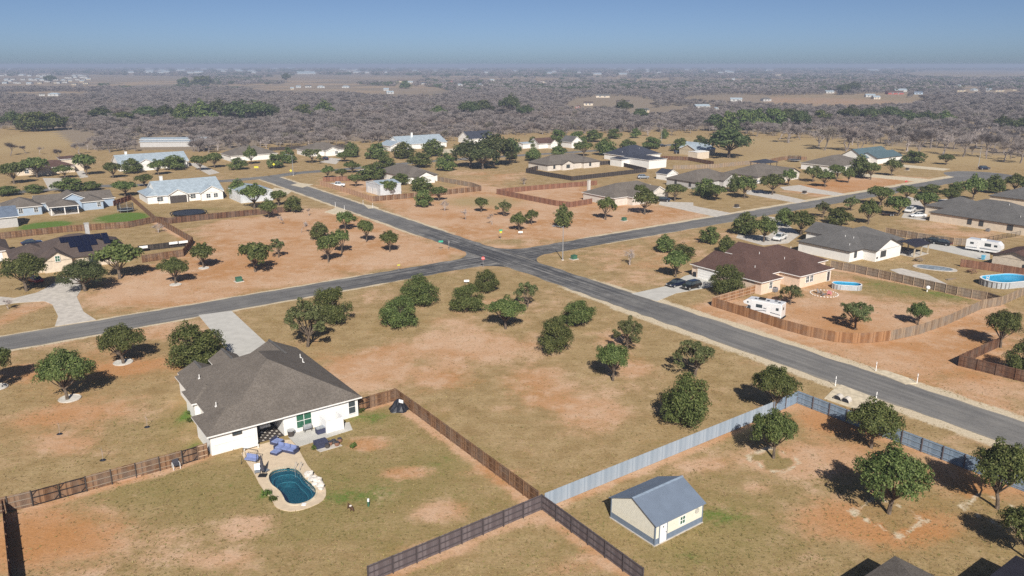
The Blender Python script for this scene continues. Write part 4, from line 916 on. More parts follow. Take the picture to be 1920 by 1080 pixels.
house('grey_roof_house', "white house with a grey roof inside the black board fence", O_(997, 304), [(-1, -12.5, 27, 2, 'hip', .42), (6, -14, 13, -2, 'gy', .42), (18, -14.2, 28, -4, 'hip', .38)], 'pale_brick', 'roof_grey', 'trim_dark', wins=[('S', 3, -12.11, 1.0), ('S', 9.5, -13.61, 1.8), ('S', 22, -13.81, 1.0)])
house('navy_roof_house', "large white house with a navy blue hip roof", O_(1144, 289), [(0, -12.5, 22, 5, 'hip', .46), (2, -15, 9, -4, 'hip', .42), (13, -1, 23, 9, 'hip', .5)], 'white_wall', 'roof_navy', vents=2)
house('white_outbuilding', "white outbuilding with a navy roof in front of the navy-roofed house", O_(1150, 298), [(2.0, -20.5, 13.5, -3, 'hip', .22), (-2.5, -8, 3, 0, 'hip', .3, -.6)], 'white_wall', 'roof_navy', eave=3.9, ov=.3, cat='outbuilding')
house('garden_shed', "small white gabled shed with a navy roof by the silver car", O_(1229, 324, 2.4), [(0, -6.2, 6.6, 0, 'gy', .5)], 'white_wall', 'roof_navy', eave=2.4, ov=.25, cat='shed')
house('grey_roof_house', "pale house with a grey roof in front of the red-brown fence", O_(1095, 361), [(0, -14.6, 26, 1.2, 'hip', .42), (6, -17.0, 12.6, -6, 'gy', .55), (14.5, -16.2, 24.0, -4, 'gy', .5)], 'pale_brick', 'roof_grey', wins=[('S', 9.2, -16.61, 1.5), ('S', 17, -15.81, 1.5)], chimney=(4, 2.2, 0, 6.2), vents=3)
house('grey_roof_house', "grey-roofed house with grey side wall across the cross road", O_(1251, 334), [(0, -15, 22.5, 1, 'hip', .42), (12, -17, 21, -5, 'gy', .5)], 'grey_brick', 'roof_grey', 'trim_dark', wins=[('W', -4, .39, .9), ('W', -11, .39, .9)])
house('grey_roof_house', "grey-roofed house with a white car at its garage", O_(1369, 323), [(-2, -15, 20, 1.5, 'hip', .42), (3, -18.5, 12, -5, 'hip', .42), (14, -16.5, 23, -4, 'gy', .45)], 'pale_brick', 'roof_grey', 'trim_dark', wins=[('S', 7.5, -18.11, 1.4)])
house('grey_roof_house', "white house with a plain grey roof beside the teal-roofed house", O_(1500, 305), [(0, -18.5, 24, 0, 'hip', .38), (14, -20, 23, -8, 'gy', .45)], 'white_wall', 'roof_grey', wins=[('W', -9, .39, 1.0)])
house('teal_roof_house', "white gabled house with a dark teal metal roof", O_(1573, 292), [(0, -12.5, 25, 0, 'gx', .58), (4, -17, 26, -6, 'gx', .42)], 'white_wall', 'roof_teal', 'trim_dark')
house('galvanised_roof_house', "small house with a galvanised roof under the huge oak", O_(1283, 280), [(0, -8, 15, 4, 'gx', .42), (6, -2, 17, 9, 'gy', .5)], 'tan_wall', 'roof_galv', wins=[('S', 4, -7.61, 1.2)])
house('cream_storage_box', "flat cream storage building beside the huge oak", at(1307, 299).xy, [(0, 0, 8.6, 6, 'gx', .06)], 'cream_wall', 'trim_white', eave=3.4, ov=.05, cat='storage building')
house('maroon_roof_cottage', "white cottage with a steep maroon roof before the far woods", O_(1000, 268), [(-1, -6, 11, 3, 'gx', .6), (5, -9, 10.5, 0, 'gy', .7)], 'white_wall', 'roof_maroon')
house('white_cottage', "white steep-gabled cottage half hidden behind round oaks", O_(1050, 266), [(0, -10, 8, 0, 'gy', .75)], 'white_wall', 'roof_slate', eave=3.2)
house('white_barn', "low white barn with pale roof beside the maroon cottage", O_(968, 268), [(0, -6, 10, 0, 'gx', .2)], 'white_wall', 'roof_galv', cat='barn')
house('dark_roof_house', "dark-roofed house hidden behind the live oak grove", O_(866, 259), [(0, -8, 18, 5, 'gx', .6)], 'white_wall', 'roof_navy')
# --- roofs rising into the bottom right corner of the picture
house('corner_house', "grey-roofed house whose eave corner reaches the yard of the cream shed", at(1678, 1042, 2.8).xy, [(-15, -14, 0, 0, 'hip', .30)], 'cream_wall', 'roof_grey', 'trim_dark', eave=2.8)
house('ribbed_roof_house', "dark ribbed roof beside the leaning oak", at(1905, 1041, 2.8).xy, [(-7, -9, 0, 0, 'hip', .25)], 'cream_wall', 'roof_dark', 'trim_dark', eave=2.8)
# --- scattered far buildings
far_b = [(18,131,8,'white_wall','roof_galv',14),(40,142,12,'white_wall','roof_galv',7),(100,180,22,'white_wall','roof_galv',6),(78,180,10,'white_wall','roof_grey',6),(268,180,0,'white_wall','roof_galv',0),
 (8,156,9,'white_wall','roof_grey',6),(24,150,9,'grey_brick','roof_grey',6),(55,158,10,'white_wall','roof_slate',6),(70,150,9,'white_wall','roof_galv',6),(88,154,9,'grey_brick','roof_grey',6),(110,156,9,'white_wall','roof_slate',6),(125,147,9,'white_wall','roof_grey',6),(150,143,9,'grey_brick','roof_galv',6),(160,147,8,'white_wall','roof_grey',6),
 (222,128,10,'red_wall','roof_galv',10),(245,137,14,'white_wall','roof_galv',8),(280,134,16,'white_wall','roof_galv',8),(310,136,14,'white_wall','roof_galv',8),(338,133,18,'white_wall','roof_galv',10),(372,137,16,'white_wall','roof_galv',8),(420,135,12,'white_wall','roof_galv',8),(445,132,12,'white_wall','roof_galv',8),(470,135,12,'white_wall','roof_galv',8),(545,129,16,'white_wall','roof_galv',8),(575,139,34,'white_wall','roof_galv',4),
 (560,165,9,'white_wall','roof_galv',7),(578,164,12,'white_wall','roof_slate',7),(602,165,14,'white_wall','roof_galv',9),(648,165,14,'white_wall','roof_galv',9),(548,168,7,'tan_wall','roof_galv',6),(724,170,10,'white_wall','roof_galv',7),(732,176,14,'white_wall','roof_galv',6),(752,154,18,'tan_wall','roof_maroon',7),(770,156,14,'white_wall','roof_galv',6),(794,158,14,'white_wall','roof_navy',6),(846,154,10,'red_wall','roof_maroon',8),(862,161,14,'white_wall','roof_galv',3),(902,161,10,'white_wall','roof_galv',3),(922,152,12,'white_wall','roof_galv',6),
 (1019,155,14,'cream_wall','roof_brown',5),(1130,183,26,'cream_wall','roof_slate',6),(1103,198,18,'cream_wall','roof_brown',7),(1083,204,9,'red_wall','roof_maroon',5),(1170,195,24,'tan_wall','roof_brown',6),(1210,212,22,'tan_wall','roof_slate',5),(1320,204,30,'grey_brick','roof_galv',6),(1380,190,22,'white_wall','roof_galv',6),(1440,190,18,'grey_brick','roof_slate',6),(1345,208,8,'white_wall','roof_galv',4),
 (1550,165,10,'white_wall','roof_galv',12),(1558,175,18,'white_wall','roof_galv',5),(1632,182,18,'white_wall','roof_galv',7),(1645,186,14,'cream_wall','roof_galv',5),(1680,177,30,'red_wall','roof_maroon',6),(1690,172,24,'white_wall','roof_galv',5),(1722,177,16,'blue_wall','roof_bluegrey',6),(1808,172,26,'tan_wall','roof_brown',5),(1832,171,12,'white_wall','roof_galv',5),(1800,163,6,'white_wall','roof_galv',10),(1880,172,26,'tan_wall','roof_brown',6),(1854,171,12,'white_wall','roof_galv',5),(1905,170,12,'tan_wall','roof_maroon',6),
 (1030,138,12,'white_wall','roof_galv',5),(1120,140,18,'white_wall','roof_galv',5),(1150,130,12,'white_wall','roof_galv',6),(1170,140,18,'white_wall','roof_galv',4),(1215,135,10,'white_wall','roof_galv',5),(1320,134,12,'white_wall','roof_galv',5),(1640,133,20,'white_wall','roof_galv',4),(1460,141,14,'cream_wall','roof_brown',5),(1668,128,18,'white_wall','roof_galv',5),(1285,158,8,'white_wall','roof_galv',4),(1375,150,6,'white_wall','roof_galv',4)]
tr_ = random.Random(77)
for _ in range(46): far_b.append((tr_.uniform(0, 165), tr_.uniform(141, 160), tr_.uniform(6, 10), tr_.choice(('white_wall', 'grey_brick', 'tan_wall')), tr_.choice(('roof_grey', 'roof_slate', 'roof_galv')), 6))
for _ in range(40): far_b.append((tr_.choice((tr_.uniform(240, 480), tr_.uniform(240, 480), tr_.uniform(900, 1500), tr_.uniform(500, 900))), tr_.uniform(129, 138), tr_.uniform(7, 15), 'white_wall', 'roof_galv', 7))
wn_ = {'white_wall': 'white', 'grey_brick': 'grey', 'tan_wall': 'tan', 'cream_wall': 'cream', 'red_wall': 'red', 'blue_wall': 'blue'}
rn_ = {'roof_galv': 'pale metal', 'roof_grey': 'grey shingle', 'roof_slate': 'slate grey', 'roof_maroon': 'maroon', 'roof_navy': 'dark navy', 'roof_brown': 'brown', 'roof_bluegrey': 'blue-grey'}
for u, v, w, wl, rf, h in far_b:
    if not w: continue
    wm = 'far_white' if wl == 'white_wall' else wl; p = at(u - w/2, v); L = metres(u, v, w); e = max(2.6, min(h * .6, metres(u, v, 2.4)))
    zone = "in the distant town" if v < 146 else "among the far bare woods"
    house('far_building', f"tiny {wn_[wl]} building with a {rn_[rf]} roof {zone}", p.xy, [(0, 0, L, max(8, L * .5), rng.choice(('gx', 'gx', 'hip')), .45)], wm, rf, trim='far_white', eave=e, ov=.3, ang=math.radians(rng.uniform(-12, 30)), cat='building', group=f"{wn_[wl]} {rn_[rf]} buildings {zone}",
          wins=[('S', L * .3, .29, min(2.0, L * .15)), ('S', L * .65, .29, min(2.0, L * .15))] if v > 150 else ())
# the woodland itself: one mass nobody could count, scattered on the ground by geometry nodes
def scatter(name, pts, scl, meshes, label_kind="stuff"):
    coll = bpy.data.collections.new(name + "_kinds")
    for i, me_ in enumerate(meshes):
        coll.objects.link(bpy.data.objects.new(f"{name}_kind_{'abcdefgh'[i]}", me_))
    n = len(pts); me = bpy.data.meshes.new(name); me.vertices.add(n); me.vertices.foreach_set("co", np.asarray(pts, np.float32).ravel())
    for nm, arr in (("rot", nrg.random(n) * 6.28), ("size", scl)):
        a = me.attributes.new(nm, 'FLOAT', 'POINT'); a.data.foreach_set("value", np.asarray(arr, np.float32))
    me.update(); o = link(bpy.data.objects.new(name, me)); o["kind"] = "stuff"
    g = bpy.data.node_groups.new(name, 'GeometryNodeTree')
    g.interface.new_socket("Geometry", in_out='INPUT', socket_type='NodeSocketGeometry'); g.interface.new_socket("Geometry", in_out='OUTPUT', socket_type='NodeSocketGeometry')
    gi, go = g.nodes.new('NodeGroupInput'), g.nodes.new('NodeGroupOutput')
    ci = g.nodes.new('GeometryNodeCollectionInfo'); ci.inputs[0].default_value = coll; ci.inputs[1].default_value = True; ci.inputs[2].default_value = True
    ip = g.nodes.new('GeometryNodeInstanceOnPoints'); ip.inputs['Pick Instance'].default_value = True
    def named(nm):
        x = g.nodes.new('GeometryNodeInputNamedAttribute'); x.data_type = 'FLOAT'; x.inputs[0].default_value = nm; return x.outputs[0]
    cx = g.nodes.new('ShaderNodeCombineXYZ'); g.links.new(named("rot"), cx.inputs[2])
    m2p = g.nodes.new('GeometryNodeMeshToPoints')
    g.links.new(gi.outputs[0], m2p.inputs[0]); g.links.new(m2p.outputs[0], ip.inputs['Points']); g.links.new(ci.outputs[0], ip.inputs['Instance'])
    g.links.new(cx.outputs[0], ip.inputs['Rotation']); g.links.new(named("size"), ip.inputs['Scale']); g.links.new(ip.outputs[0], go.inputs[0])
    md = o.modifiers.new("scatter", 'NODES'); md.node_group = g; return o
def clearings(u, v):
    k = np.zeros(len(u), bool)
    for cu, cv, ru, rv in ((60,266,130,26),(307,272,60,17),(170,152,230,11),(640,150,160,9),(755,174,95,12),(590,168,130,12),(90,178,100,6),(1150,195,85,15),(1215,212,62,10),(1095,204,42,9),(1380,188,105,11),(1555,192,185,14),(1640,180,40,5),(1840,140,150,8),(1800,165,60,4),(720,167,40,5),(1270,205,40,6)):
        k |= ((u - cu) / ru) ** 2 + ((v - cv) / rv) ** 2 < 1
    for bu, bv, bw, *_ in far_b:
        k |= (np.abs(u - bu) < bw * .62 + 1.5) & (v > bv - 4) & (v < bv + 9 * np.clip((bv - 118) / 40, .12, 1))
    return k
n = 104000
wx = nrg.uniform(-1150, 1150, n); wy = nrg.uniform(330, 1500, n)
wu, wv = project(wx, wy)
keep = (wu > -260) & (wu < 2180) & (wv < np.interp(wu, we_u, we_v) - 1) & ~clearings(wu, wv)
thin = np.clip(1.0 - (wv - 240) / 45 * (wu > 1440), 0.12, 1.0)
keep &= nrg.random(n) < thin * 0.95
wx, wy = wx[keep], wy[keep]
size = 0.62 + 0.7 * nrg.random(len(wx))
scatter("woodland", np.stack([wx, wy, np.zeros(len(wx))], -1), size, WOODY)
kind_far = []
for i in range(3):
    r_ = random.Random(900 + i); cs = [(r_.uniform(-7, 7), r_.uniform(-6, 6), r_.uniform(2.0, 4.5)) for _ in range(9)]; rs = [r_.uniform(1.8, 3.2) for _ in cs]
    kind_far.append(leaf_mesh("clump", cs, rs, 620, 1.15, [M['bark_mauve'], M['leaf_dark'], M['bark_mauve']][i], 40 + i, 0.3))
n = 34000
fy = 1350 * (9000 / 1350) ** nrg.random(n); fx = nrg.uniform(-.85, .85, n) * fy
fu, fv = project(fx, fy); cell = np.sin(fx * .0026 + 2 * np.sin(fy * .0019)) * .6 + np.sin(fy * .0043 + 1.9 * np.sin(fx * .0011)) * .7
keep = ~clearings(fu, fv) & (nrg.random(n) < np.where(cell > -0.12, 0.95, 0.05))
fx, fy = fx[keep], fy[keep]
scatter("far_woodland", np.stack([fx, fy, np.zeros(len(fx))], -1), (0.8 + 0.7 * nrg.random(len(fx))) * np.clip(fy / 2600, 1.0, 1.9), kind_far)
# ------------------------------------------------------------------ fences
_pan = {}
def fence_panel(L, h, m, fine=True):
    key = (round(L, 2), h, m, fine)
    if key not in _pan:
        b = MB(); n = max(1, int(L / (.145 if fine else .30))); w = L / n; r = random.Random(str(key))
        for i in range(n):
            t = r.uniform(-.006, .006); b.box(i*w + .004, -.012 + t, .04, (i+1)*w - .004, .012 + t, h + r.uniform(-.025, .015))
        _pan[key] = b.mesh('picket_panel', M[m])
    return _pan[key]
def fence(name, label, pts, m, h=1.8, side=1, rails=True, railm=None, postm=None, gates=(), fine=True, bay=2.44, posts=True, skip=()):
    """board fence: bays of pickets with posts and rails on one side; pts are plan positions"""
    q = [Vector((p[0], p[1], 0)) for p in pts]; t = thing(name, label, 'fence', q[0], 0.0); railm = railm or m; postm = postm or m
    seg = 0
    for a, b in zip(q[:-1], q[1:]):
        d = b - a; L = d.length
        if L < .3 or seg in skip: seg += 1; continue
        n = max(1, round(L / bay)); w = L / n; rz = math.atan2(d.y, d.x); u = d.normalized(); nn = Vector((-u.y, u.x, 0)) * side
        for i in range(n):
            p = a + u * (w * i) - q[0]
            o = link(bpy.data.objects.new('picket_panel', fence_panel(w, h, m, fine)), t); o.location = p; o.rotation_euler = (0, 0, rz); o["kind"] = "stuff"
            if posts:
                o = link(bpy.data.objects.new('post', post_mesh(postm, h)), t); o.location = p + nn * .085; o.rotation_euler = (0, 0, rz)
            if rails:
                for z in ((.35, 1.0, h - .14) if h > 1.5 else (.3, h - .14)):
                    o = link(bpy.data.objects.new('rail', rail_mesh(railm, w)), t); o.location = p + nn * .04 + Vector((0, 0, z)); o.rotation_euler = (0, 0, rz)
        seg += 1
    if posts:
        o = link(bpy.data.objects.new('post', post_mesh(postm, h)), t); o.location = q[-1] - q[0]
    return t
_pm, _rm = {}, {}
def post_mesh(m, h):
    if (m, h) not in _pm: b = MB(); b.box(-.05, -.045, -.1, .05, .045, h + .03); _pm[(m, h)] = b.mesh('post', M[m])
    return _pm[(m, h)]
def rail_mesh(m, w):
    k = (m, round(w, 2))
    if k not in _rm: b = MB(); b.box(.05, -.022, -.05, w - .05, .022, .05); _rm[k] = b.mesh('rail', M[m])
    return _rm[k]
def px(*p): return [at(u, v).xy for u, v in p]
def metal_gate(parent, a, b, h=1.75, leaves=2):
    """black steel gate frame with corner braces over boards"""
    a = Vector((a[0], a[1], 0)); b = Vector((b[0], b[1], 0)); d = b - a; u = d.normalized(); rz = math.atan2(d.y, d.x)
    t = thing('yard_gate', parent, 'gate', a, rz); w = d.length / leaves
    for i in range(leaves):
        o = link(bpy.data.objects.new('picket_panel', fence_panel(w - .06, h, 'cedar', True)), t); o.location = (i*w + .03, 0, 0); o["kind"] = "stuff"
        f = MB(); x0, x1 = i*w + .05, (i+1)*w - .05
        for z in (.12, h * .55, h - .06): f.box(x0, -.09, z - .035, x1, -.03, z + .035)
        for x in (x0, x1): f.box(x - .035, -.09, .1, x + .035, -.03, h)
        for sx_ in ((x0, 1), (x1, -1)): f.tube([(sx_[0], -.06, h - .55), (sx_[0] + sx_[1]*.5, -.06, h - .06)], .03, 4); f.tube([(sx_[0], -.06, .6), (sx_[0] + sx_[1]*.5, -.06, .12)], .03, 4)
        f.build('gate_frame', M['black_metal'], t)
    return t
q = px((-30,971),(62,949)); fence('board_fence', "brown board fence left of the black-framed double gate", q, 'cedar', side=-1, railm='cedar_weather', postm='trim_dark')
metal_gate("double board gate with black steel frame in the brown fence", at(62,949).xy, at(163,921).xy)
q = px((163,921),(343,871)); fence('board_fence', "brown board fence between the double gate and the pool house", q, 'cedar', side=-1, railm='cedar_weather', postm='trim_dark')
metal_gate("single board gate with black frame against the pool house wall", at(343,871).xy, at(372,862).xy, leaves=1)
q = px((372,862),(390,857)); fence('board_fence', "short brown fence end meeting the pool house wall", q, 'cedar', side=-1, railm='rail_pale')
q = px((8,966),(23,1110)); fence('board_fence', "brown fence coloured dark for shade, running off at the edge of the bare earth yard", q, 'cedar_dark', side=1)  # shaded side of the brown fence, put in as a darker cedar
metal_gate("round-braced garden gate beside the pool house's right wall", at(672,771).xy, at(694,765).xy, leaves=1)
q = px((694,765),(743,751),(776,775),(907,873),(1010,950)); fence('board_fence', "dark brown board fence between the pool yard and the corner lot", q, 'cedar', side=-1, postm='cedar', railm='cedar')
q = px((690,1094),(1016,956),(1205,1098)); fence('board_fence', "mauve-grey stained fence making a corner in the foreground", q, 'fence_mauve', side=-1, railm='mauve_shade', postm='mauve_shade')
q = px((1021,954),(1448,777)); fence('board_fence', "pale blue-grey fence between the corner lot and the shed yard", q, 'fence_pale', side=1, rails=False, posts=False)
q = px((1448,777),(1494,756),(1940,930)); fence('board_fence', "blue-grey fence with rails between the shed yard and main road", q, 'fence_blue', side=-1, postm='fence_mauve')
curve = px((1334,574),(1394,593),(1465,617),(1512,630),(1564,641),(1600,644),(1629,643),(1668,639))
fence('board_fence', "orange cedar fence curving around the motorhome yard", curve, 'cedar_orange', side=1, postm='cedar_pale', rails=False)
fence('board_fence', "weathered tan fence running on from the orange cedar curve", px((1668,639),(1724,627),(1776,609),(1841,579),(1876,573)), 'cedar_weather', side=1, rails=False, postm='rail_pale')
fence('board_fence', "orange cedar fence from the motorhome corner to the house", px((1334,574),(1419,549)), 'cedar_orange', side=-1, railm='rail_pale', postm='cedar_pale')
fence('board_fence', "grey-brown back fence with rails behind the oval pool", px((1557,503),(1603,511),(1693,531),(1794,554),(1849,564),(1876,573)), 'cedar_weather', side=-1, railm='cedar_weather', postm='rail_pale')
fence('board_fence', "grey-brown fence in front of the large blue oval pool", px((1876,573),(1940,545)), 'cedar_weather', side=-1, postm='rail_pale')
fence('board_fence', "short brown fence beside the dirt track", px((1876,650),(1797,686),(1940,722)), 'cedar_dark', side=-1)
fence('board_fence', "long brown fence behind the solar house", px((-20,451),(117,436),(242,427),(293,417)), 'cedar', side=-1, railm='cedar', postm='cedar_dark')
fence('board_fence', "brown fence coloured dark for shade, with the round black trampoline behind it", px((293,417),(315,420),(400,411),(544,397)), 'cedar_dark', side=1, rails=False)  # this run lies in shade, painted in with the darker cedar
fence('board_fence', "brown fence dividing the blue house yard from the farmhouse yard", px((246,375),(293,417)), 'cedar', side=1)
fence('board_fence', "brown fence around the grassy yard beside the solar house", px((293,417),(362,457),(344,481),(267,493)), 'cedar', side=1)
fence('board_fence', "brown fence panel behind the trampoline by the blue house", px((213,387),(246,375)), 'cedar_red', side=-1)
fence('kennel_fence', "dark framed pen with white panels inside the brown fence", px((260,472),(354,461)), 'fence_black', h=1.5, side=-1, postm='black_metal')
for k_, (ua, va, ub, vb) in enumerate(((262,466,278,464),(318,458,334,456),(336,456,353,454))):
    a, b_ = at(ua, va + 8), at(ub, vb + 8); d = b_ - a; bb = MB(); bb.box(0, -.12, 1.0, d.length, -.06, 1.6)
    o = bb.build('kennel_board', M['sign_white']); o.location = a; o.rotation_euler = (0, 0, math.atan2(d.y, d.x)); tag(o, "white board hung on the dark pen fence", 'board', "white boards on the pen")
fence('board_fence', "pale tan fence along the main road by the metal workshop", px((600,347),(652,362),(698,378)), 'cedar_pale', side=1, rails=False)
fence('board_fence', "brown fence behind the oaks right of the metal workshop", px((698,378),(777,371),(837,365),(903,358)), 'cedar', side=-1, postm='rail_pale')
fence('board_fence', "weathered fence from the timber-gabled house to the brown fence", px((818,339),(885,351),(903,358)), 'cedar_weather', side=1, rails=False)
fence('board_fence', "reddish fence behind the white pickup", px((606,341),(655,339)), 'cedar_red', side=1, rails=False)
fence('board_fence', "red-brown fence enclosing a bare orange yard", px((1119,347),(1000,357),(931,364),(1042,386),(1069,389),(1110,382)), 'cedar_red', side=1, rails=False)
fence('board_fence', "black fence around the yard of a white grey-roofed house", px((1024,314),(986,324),(1073,339),(1212,323)), 'fence_black', side=1, postm='cedar', railm='fence_black', fine=False)
fence('board_fence', "black fence between the grey-roofed and navy-roofed houses", px((1104,311),(1150,308),(1212,323)), 'fence_black', rails=False, fine=False)
fence('board_fence', "weathered brown fence in front of the cream storage building", px((1240,299),(1290,301),(1338,310)), 'cedar_dark', fine=False, rails=False)
fence('board_fence', "pale fence behind the grey-roofed houses across the road", px((1262,318),(1340,315),(1400,309),(1444,305)), 'cedar_weather', fine=False, rails=False)
fence('board_fence', "brown fence beside the far trampoline", px((1444,305),(1470,300),(1512,301)), 'cedar', fine=False, rails=False)
fence('board_fence', "cedar fence behind the white and stone house", px((1660,439),(1720,449),(1787,459),(1818,461)), 'cedar_weather', side=-1, postm='rail_pale')
fence('board_fence', "dark brown fence at the foot of the cream workshop", px((1800,500),(1870,510),(1940,522)), 'cedar_red', rails=False)
fence('board_fence', "dark fence before the bare woods behind the far houses", px((505,283),(570,279),(650,277)), 'fence_black', fine=False, rails=False)
# iron railing
def railing(label, pts, h=1.3):
    q = [Vector((p[0], p[1], 0)) for p in pts]; t = thing('iron_railing', label, 'fence', q[0])
    for a, b in zip(q[:-1], q[1:]):
        n = max(1, int((b - a).length / 2)); m_ = MB()
        for z in (.2, h - .05): m_.tube([a - q[0] + Vector((0,0,z)), b - q[0] + Vector((0,0,z))], .03, 4)
        m_.build('rail', M['black_metal'], t)
        for i in range(n + 1):
            k = MB(); k.cyl(0, 0, 0, h, .045, sides=5); k.build('post', M['black_metal'], t).location = a.lerp(b, i / n) - q[0]
        w = MB(); nb = int((b - a).length / .3)
        for i in range(nb): p = a.lerp(b, (i + .5) / nb) - q[0]; w.box(p.x - .012, p.y - .012, .2, p.x + .012, p.y + .012, h - .05)
        o = w.build('bars', M['black_metal'], t); o["kind"] = "stuff"
railing("black iron railing beside the long cream house", px((1818,461),(1853,453),(1912,442)))
# ------------------------------------------------------------------ vehicles
def loft(sections, m=0):
    """sections: list of closed rings with equal counts"""
    b = MB(); n = len(sections[0]); vs = [p for s in sections for p in s]; fs = []
    for i in range(len(sections) - 1):
        for k in range(n): fs.append((i*n + k, i*n + (k+1) % n, (i+1)*n + (k+1) % n, (i+1)*n + k))
    fs.append(tuple(range(n))[::-1]); fs.append(tuple((len(sections)-1)*n + k for k in range(n)))
    b.add(vs, fs, m); return b
def wheel(t, x, y, r=.34, w=.24):
    s = 1 if y > 0 else -1
    b = MB(); b.tube([(0, -w/2, 0), (0, -w/2 + .04, 0), (0, w/2 - .04, 0), (0, w/2, 0)], [r*.9, r, r, r*.9], 16, 0, True)
    o = b.build('wheel', M['tyre'], t); o.location = (x, y, r)
    d = MB(); d.tube([(0, s*(w/2 - .02), 0), (0, s*(w/2 + .012), 0)], [r*.62, r*.58], 12, 0, True); d.build('rim', M['grey_metal'], o)
def car(name, label, loc, rz, paint, kind='sedan', cat='car', group=None):
    t = thing(name, label, cat, loc, rz, group); W_ = .92
    if kind == 'sedan': L, prof, cab = 4.75, [(2.35,.55,.68),(2.2,.38,.80),(1.0,.33,.93),(-.2,.32,.96),(-1.5,.33,.97),(-2.2,.40,.92),(-2.37,.60,.75)], [(1.05,.90,.78),(.35,1.38,.62),(-.9,1.42,.62),(-1.85,.95,.76)]
    elif kind == 'suv': L, prof, cab = 4.7, [(2.3,.6,.85),(2.15,.42,.98),(1.1,.38,1.06),(-.2,.36,1.1),(-1.6,.38,1.1),(-2.2,.45,1.08),(-2.33,.62,.9)], [(1.15,1.04,.8),(.55,1.62,.68),(-1.6,1.68,.68),(-2.15,1.08,.78)]
    else: L, prof, cab = 5.7, [(2.8,.65,.95),(2.65,.48,1.08),(1.5,.45,1.15),(-.4,.44,1.15),(-.5,.44,1.15),(-2.6,.48,1.15),(-2.85,.6,1.1)], [(1.45,1.12,.82),(.9,1.80,.70),(-.65,1.84,.70),(-.95,1.13,.80)]; W_ = .99
    sec = []
    for x, zb, zt in prof:
        k = W_ * (1.0 if abs(x) < L*.4 else .9); sh = zb + (zt - zb) * .6
        sec.append([(x, -k*.94, zb), (x, -k, sh), (x, -k*.93, zt), (x, k*.93, zt), (x, k, sh), (x, k*.94, zb)])
    loft(sec).build('body', paint, t, smooth=False)
    b = MB(); r0 = [(x, z, k) for x, z, k in cab]
    ring = [[(x, -k, z) for x, z, k in r0], [(x, k, z) for x, z, k in r0]]
    # glasshouse sides, windscreen and rear window
    b.add(ring[0] + ring[1], [(3,2,1,0),(4,5,6,7),(0,1,5,4),(2,3,7,6),(1,2,6,5)]); b.build('windows', M['glass'], t)
    (x1, z1, k1), (x2, z2, k2) = r0[1], r0[2]
    b = MB(); b.box(x2 - .05, -k1 - .01, z1 - .015, x1 + .05, k1 + .01, max(z1, z2) + .035); b.build('roof', paint, t, bevel=.03)
    p = MB()
    for s in (-1, 1):
        for i, j in ((0, 1), (3, 2)): p.tube([(r0[i][0], s*r0[i][2], r0[i][1]), (r0[j][0], s*r0[j][2], r0[j][1])], .045, 4)
        xm = (x1 + x2) / 2; p.tube([(xm, s*.83*W_, r0[0][1] - .02), (xm, s*k1, z1)], .045, 4)
    p.build('pillars', paint, t)
    for s in (-1, 1):
        for x in (L*.315, -L*.30): wheel(t, x, s*(W_ - .1), .34 if kind == 'sedan' else .39)
        h = MB(); h.box(-.05, -.17, -.06, .07, .17, .07); h.build('headlight', M['lamp_glass'], t).location = (prof[0][0] - .02, s*W_*.62, prof[0][1] + (prof[0][2]-prof[0][1])*.75)
        h = MB(); h.box(-.06, -.15, -.08, .05, .15, .08); h.build('tail_light', M['lamp_red'], t).location = (prof[-1][0] + .02, s*W_*.68, prof[-1][2] - .06)
        h = MB(); h.box(-.06, -.05, -.05, .06, .1 if s > 0 else .05, .06); h.build('mirror', paint, t).location = (r0[0][0] - .1, s*(W_ + .05), r0[0][1] + .06)
    if kind == 'pickup':
        bd = MB(); bd.box(-2.7, -.78, 1.0, -1.05, .78, 1.158); bd.build('bed', M['tyre'], t)
        for s in (-1, 1): q_ = MB(); q_.box(-2.82, s*.86 - .08, 1.1, -1.0, s*.86 + .08, 1.26); q_.build('bed_rail', paint, t)
        q_ = MB(); q_.box(-2.86, -.9, 1.05, -2.74, .9, 1.26); q_.build('tailgate', paint, t)
    return t
def face(u0, v0, u1, v1): d = at(u1, v1) - at(u0, v0); return math.atan2(d.y, d.x)
A1, A2 = ANG, ANG + math.pi / 2
car('parked_car', "dark blue car parked beside the oak on the concrete driveway", at(1268,536), A1 + math.pi, M['navy_paint'], 'sedan')
car('parked_car', "black car parked nearer the cedar fence on the concrete driveway", at(1296,541), A1 + math.pi, M['black_paint'], 'suv')
car('pickup_truck', "white pickup parked behind the maroon-roofed house", at(1462,450), A1 + math.pi + .25, M['white_paint'], 'pickup', 'pickup')
car('pickup_truck', "white pickup parked beside the white sedan", at(1706,398), A1 + math.pi + .2, M['white_paint'], 'pickup', 'pickup')
car('parked_car', "white sedan parked at the end of the long cream house", at(1720,407), A1 + math.pi - .6, M['white_paint'], 'sedan')
car('parked_car', "dark car stopped at the turning circle before the woods", at(1845,318), .05, M['navy_paint'], 'suv')
car('parked_car', "silver grey car by the small white shed", at(1206,335), .1, M['silver_paint'], 'suv')
car('parked_car', "black car at the garage across the cross road", at(1244,378), -.4, M['black_paint'], 'suv')
car('parked_car', "white car in front of a grey-roofed garage across the road", at(1418,345), A1 + math.pi, M['white_paint'], 'sedan')
car('parked_car', "dark car on the gravel beside the solar house", at(60,459), .7, M['navy_paint'], 'sedan')
car('parked_car', "dark car at the porch of a house before the woods", at(610,300), A2, M['navy_paint'], 'suv')
car('pickup_truck', "white pickup behind the pale tan fence", at(633,350), .1, M['white_paint'], 'pickup', 'pickup')
car('parked_car', "dark car on the far side street between round oaks", at(1242,275), .1, M['black_paint'], 'sedan')
car('parked_car', "dark car parked beside the small galvanised roofed house", at(1272,288), .1, M['black_paint'], 'suv')
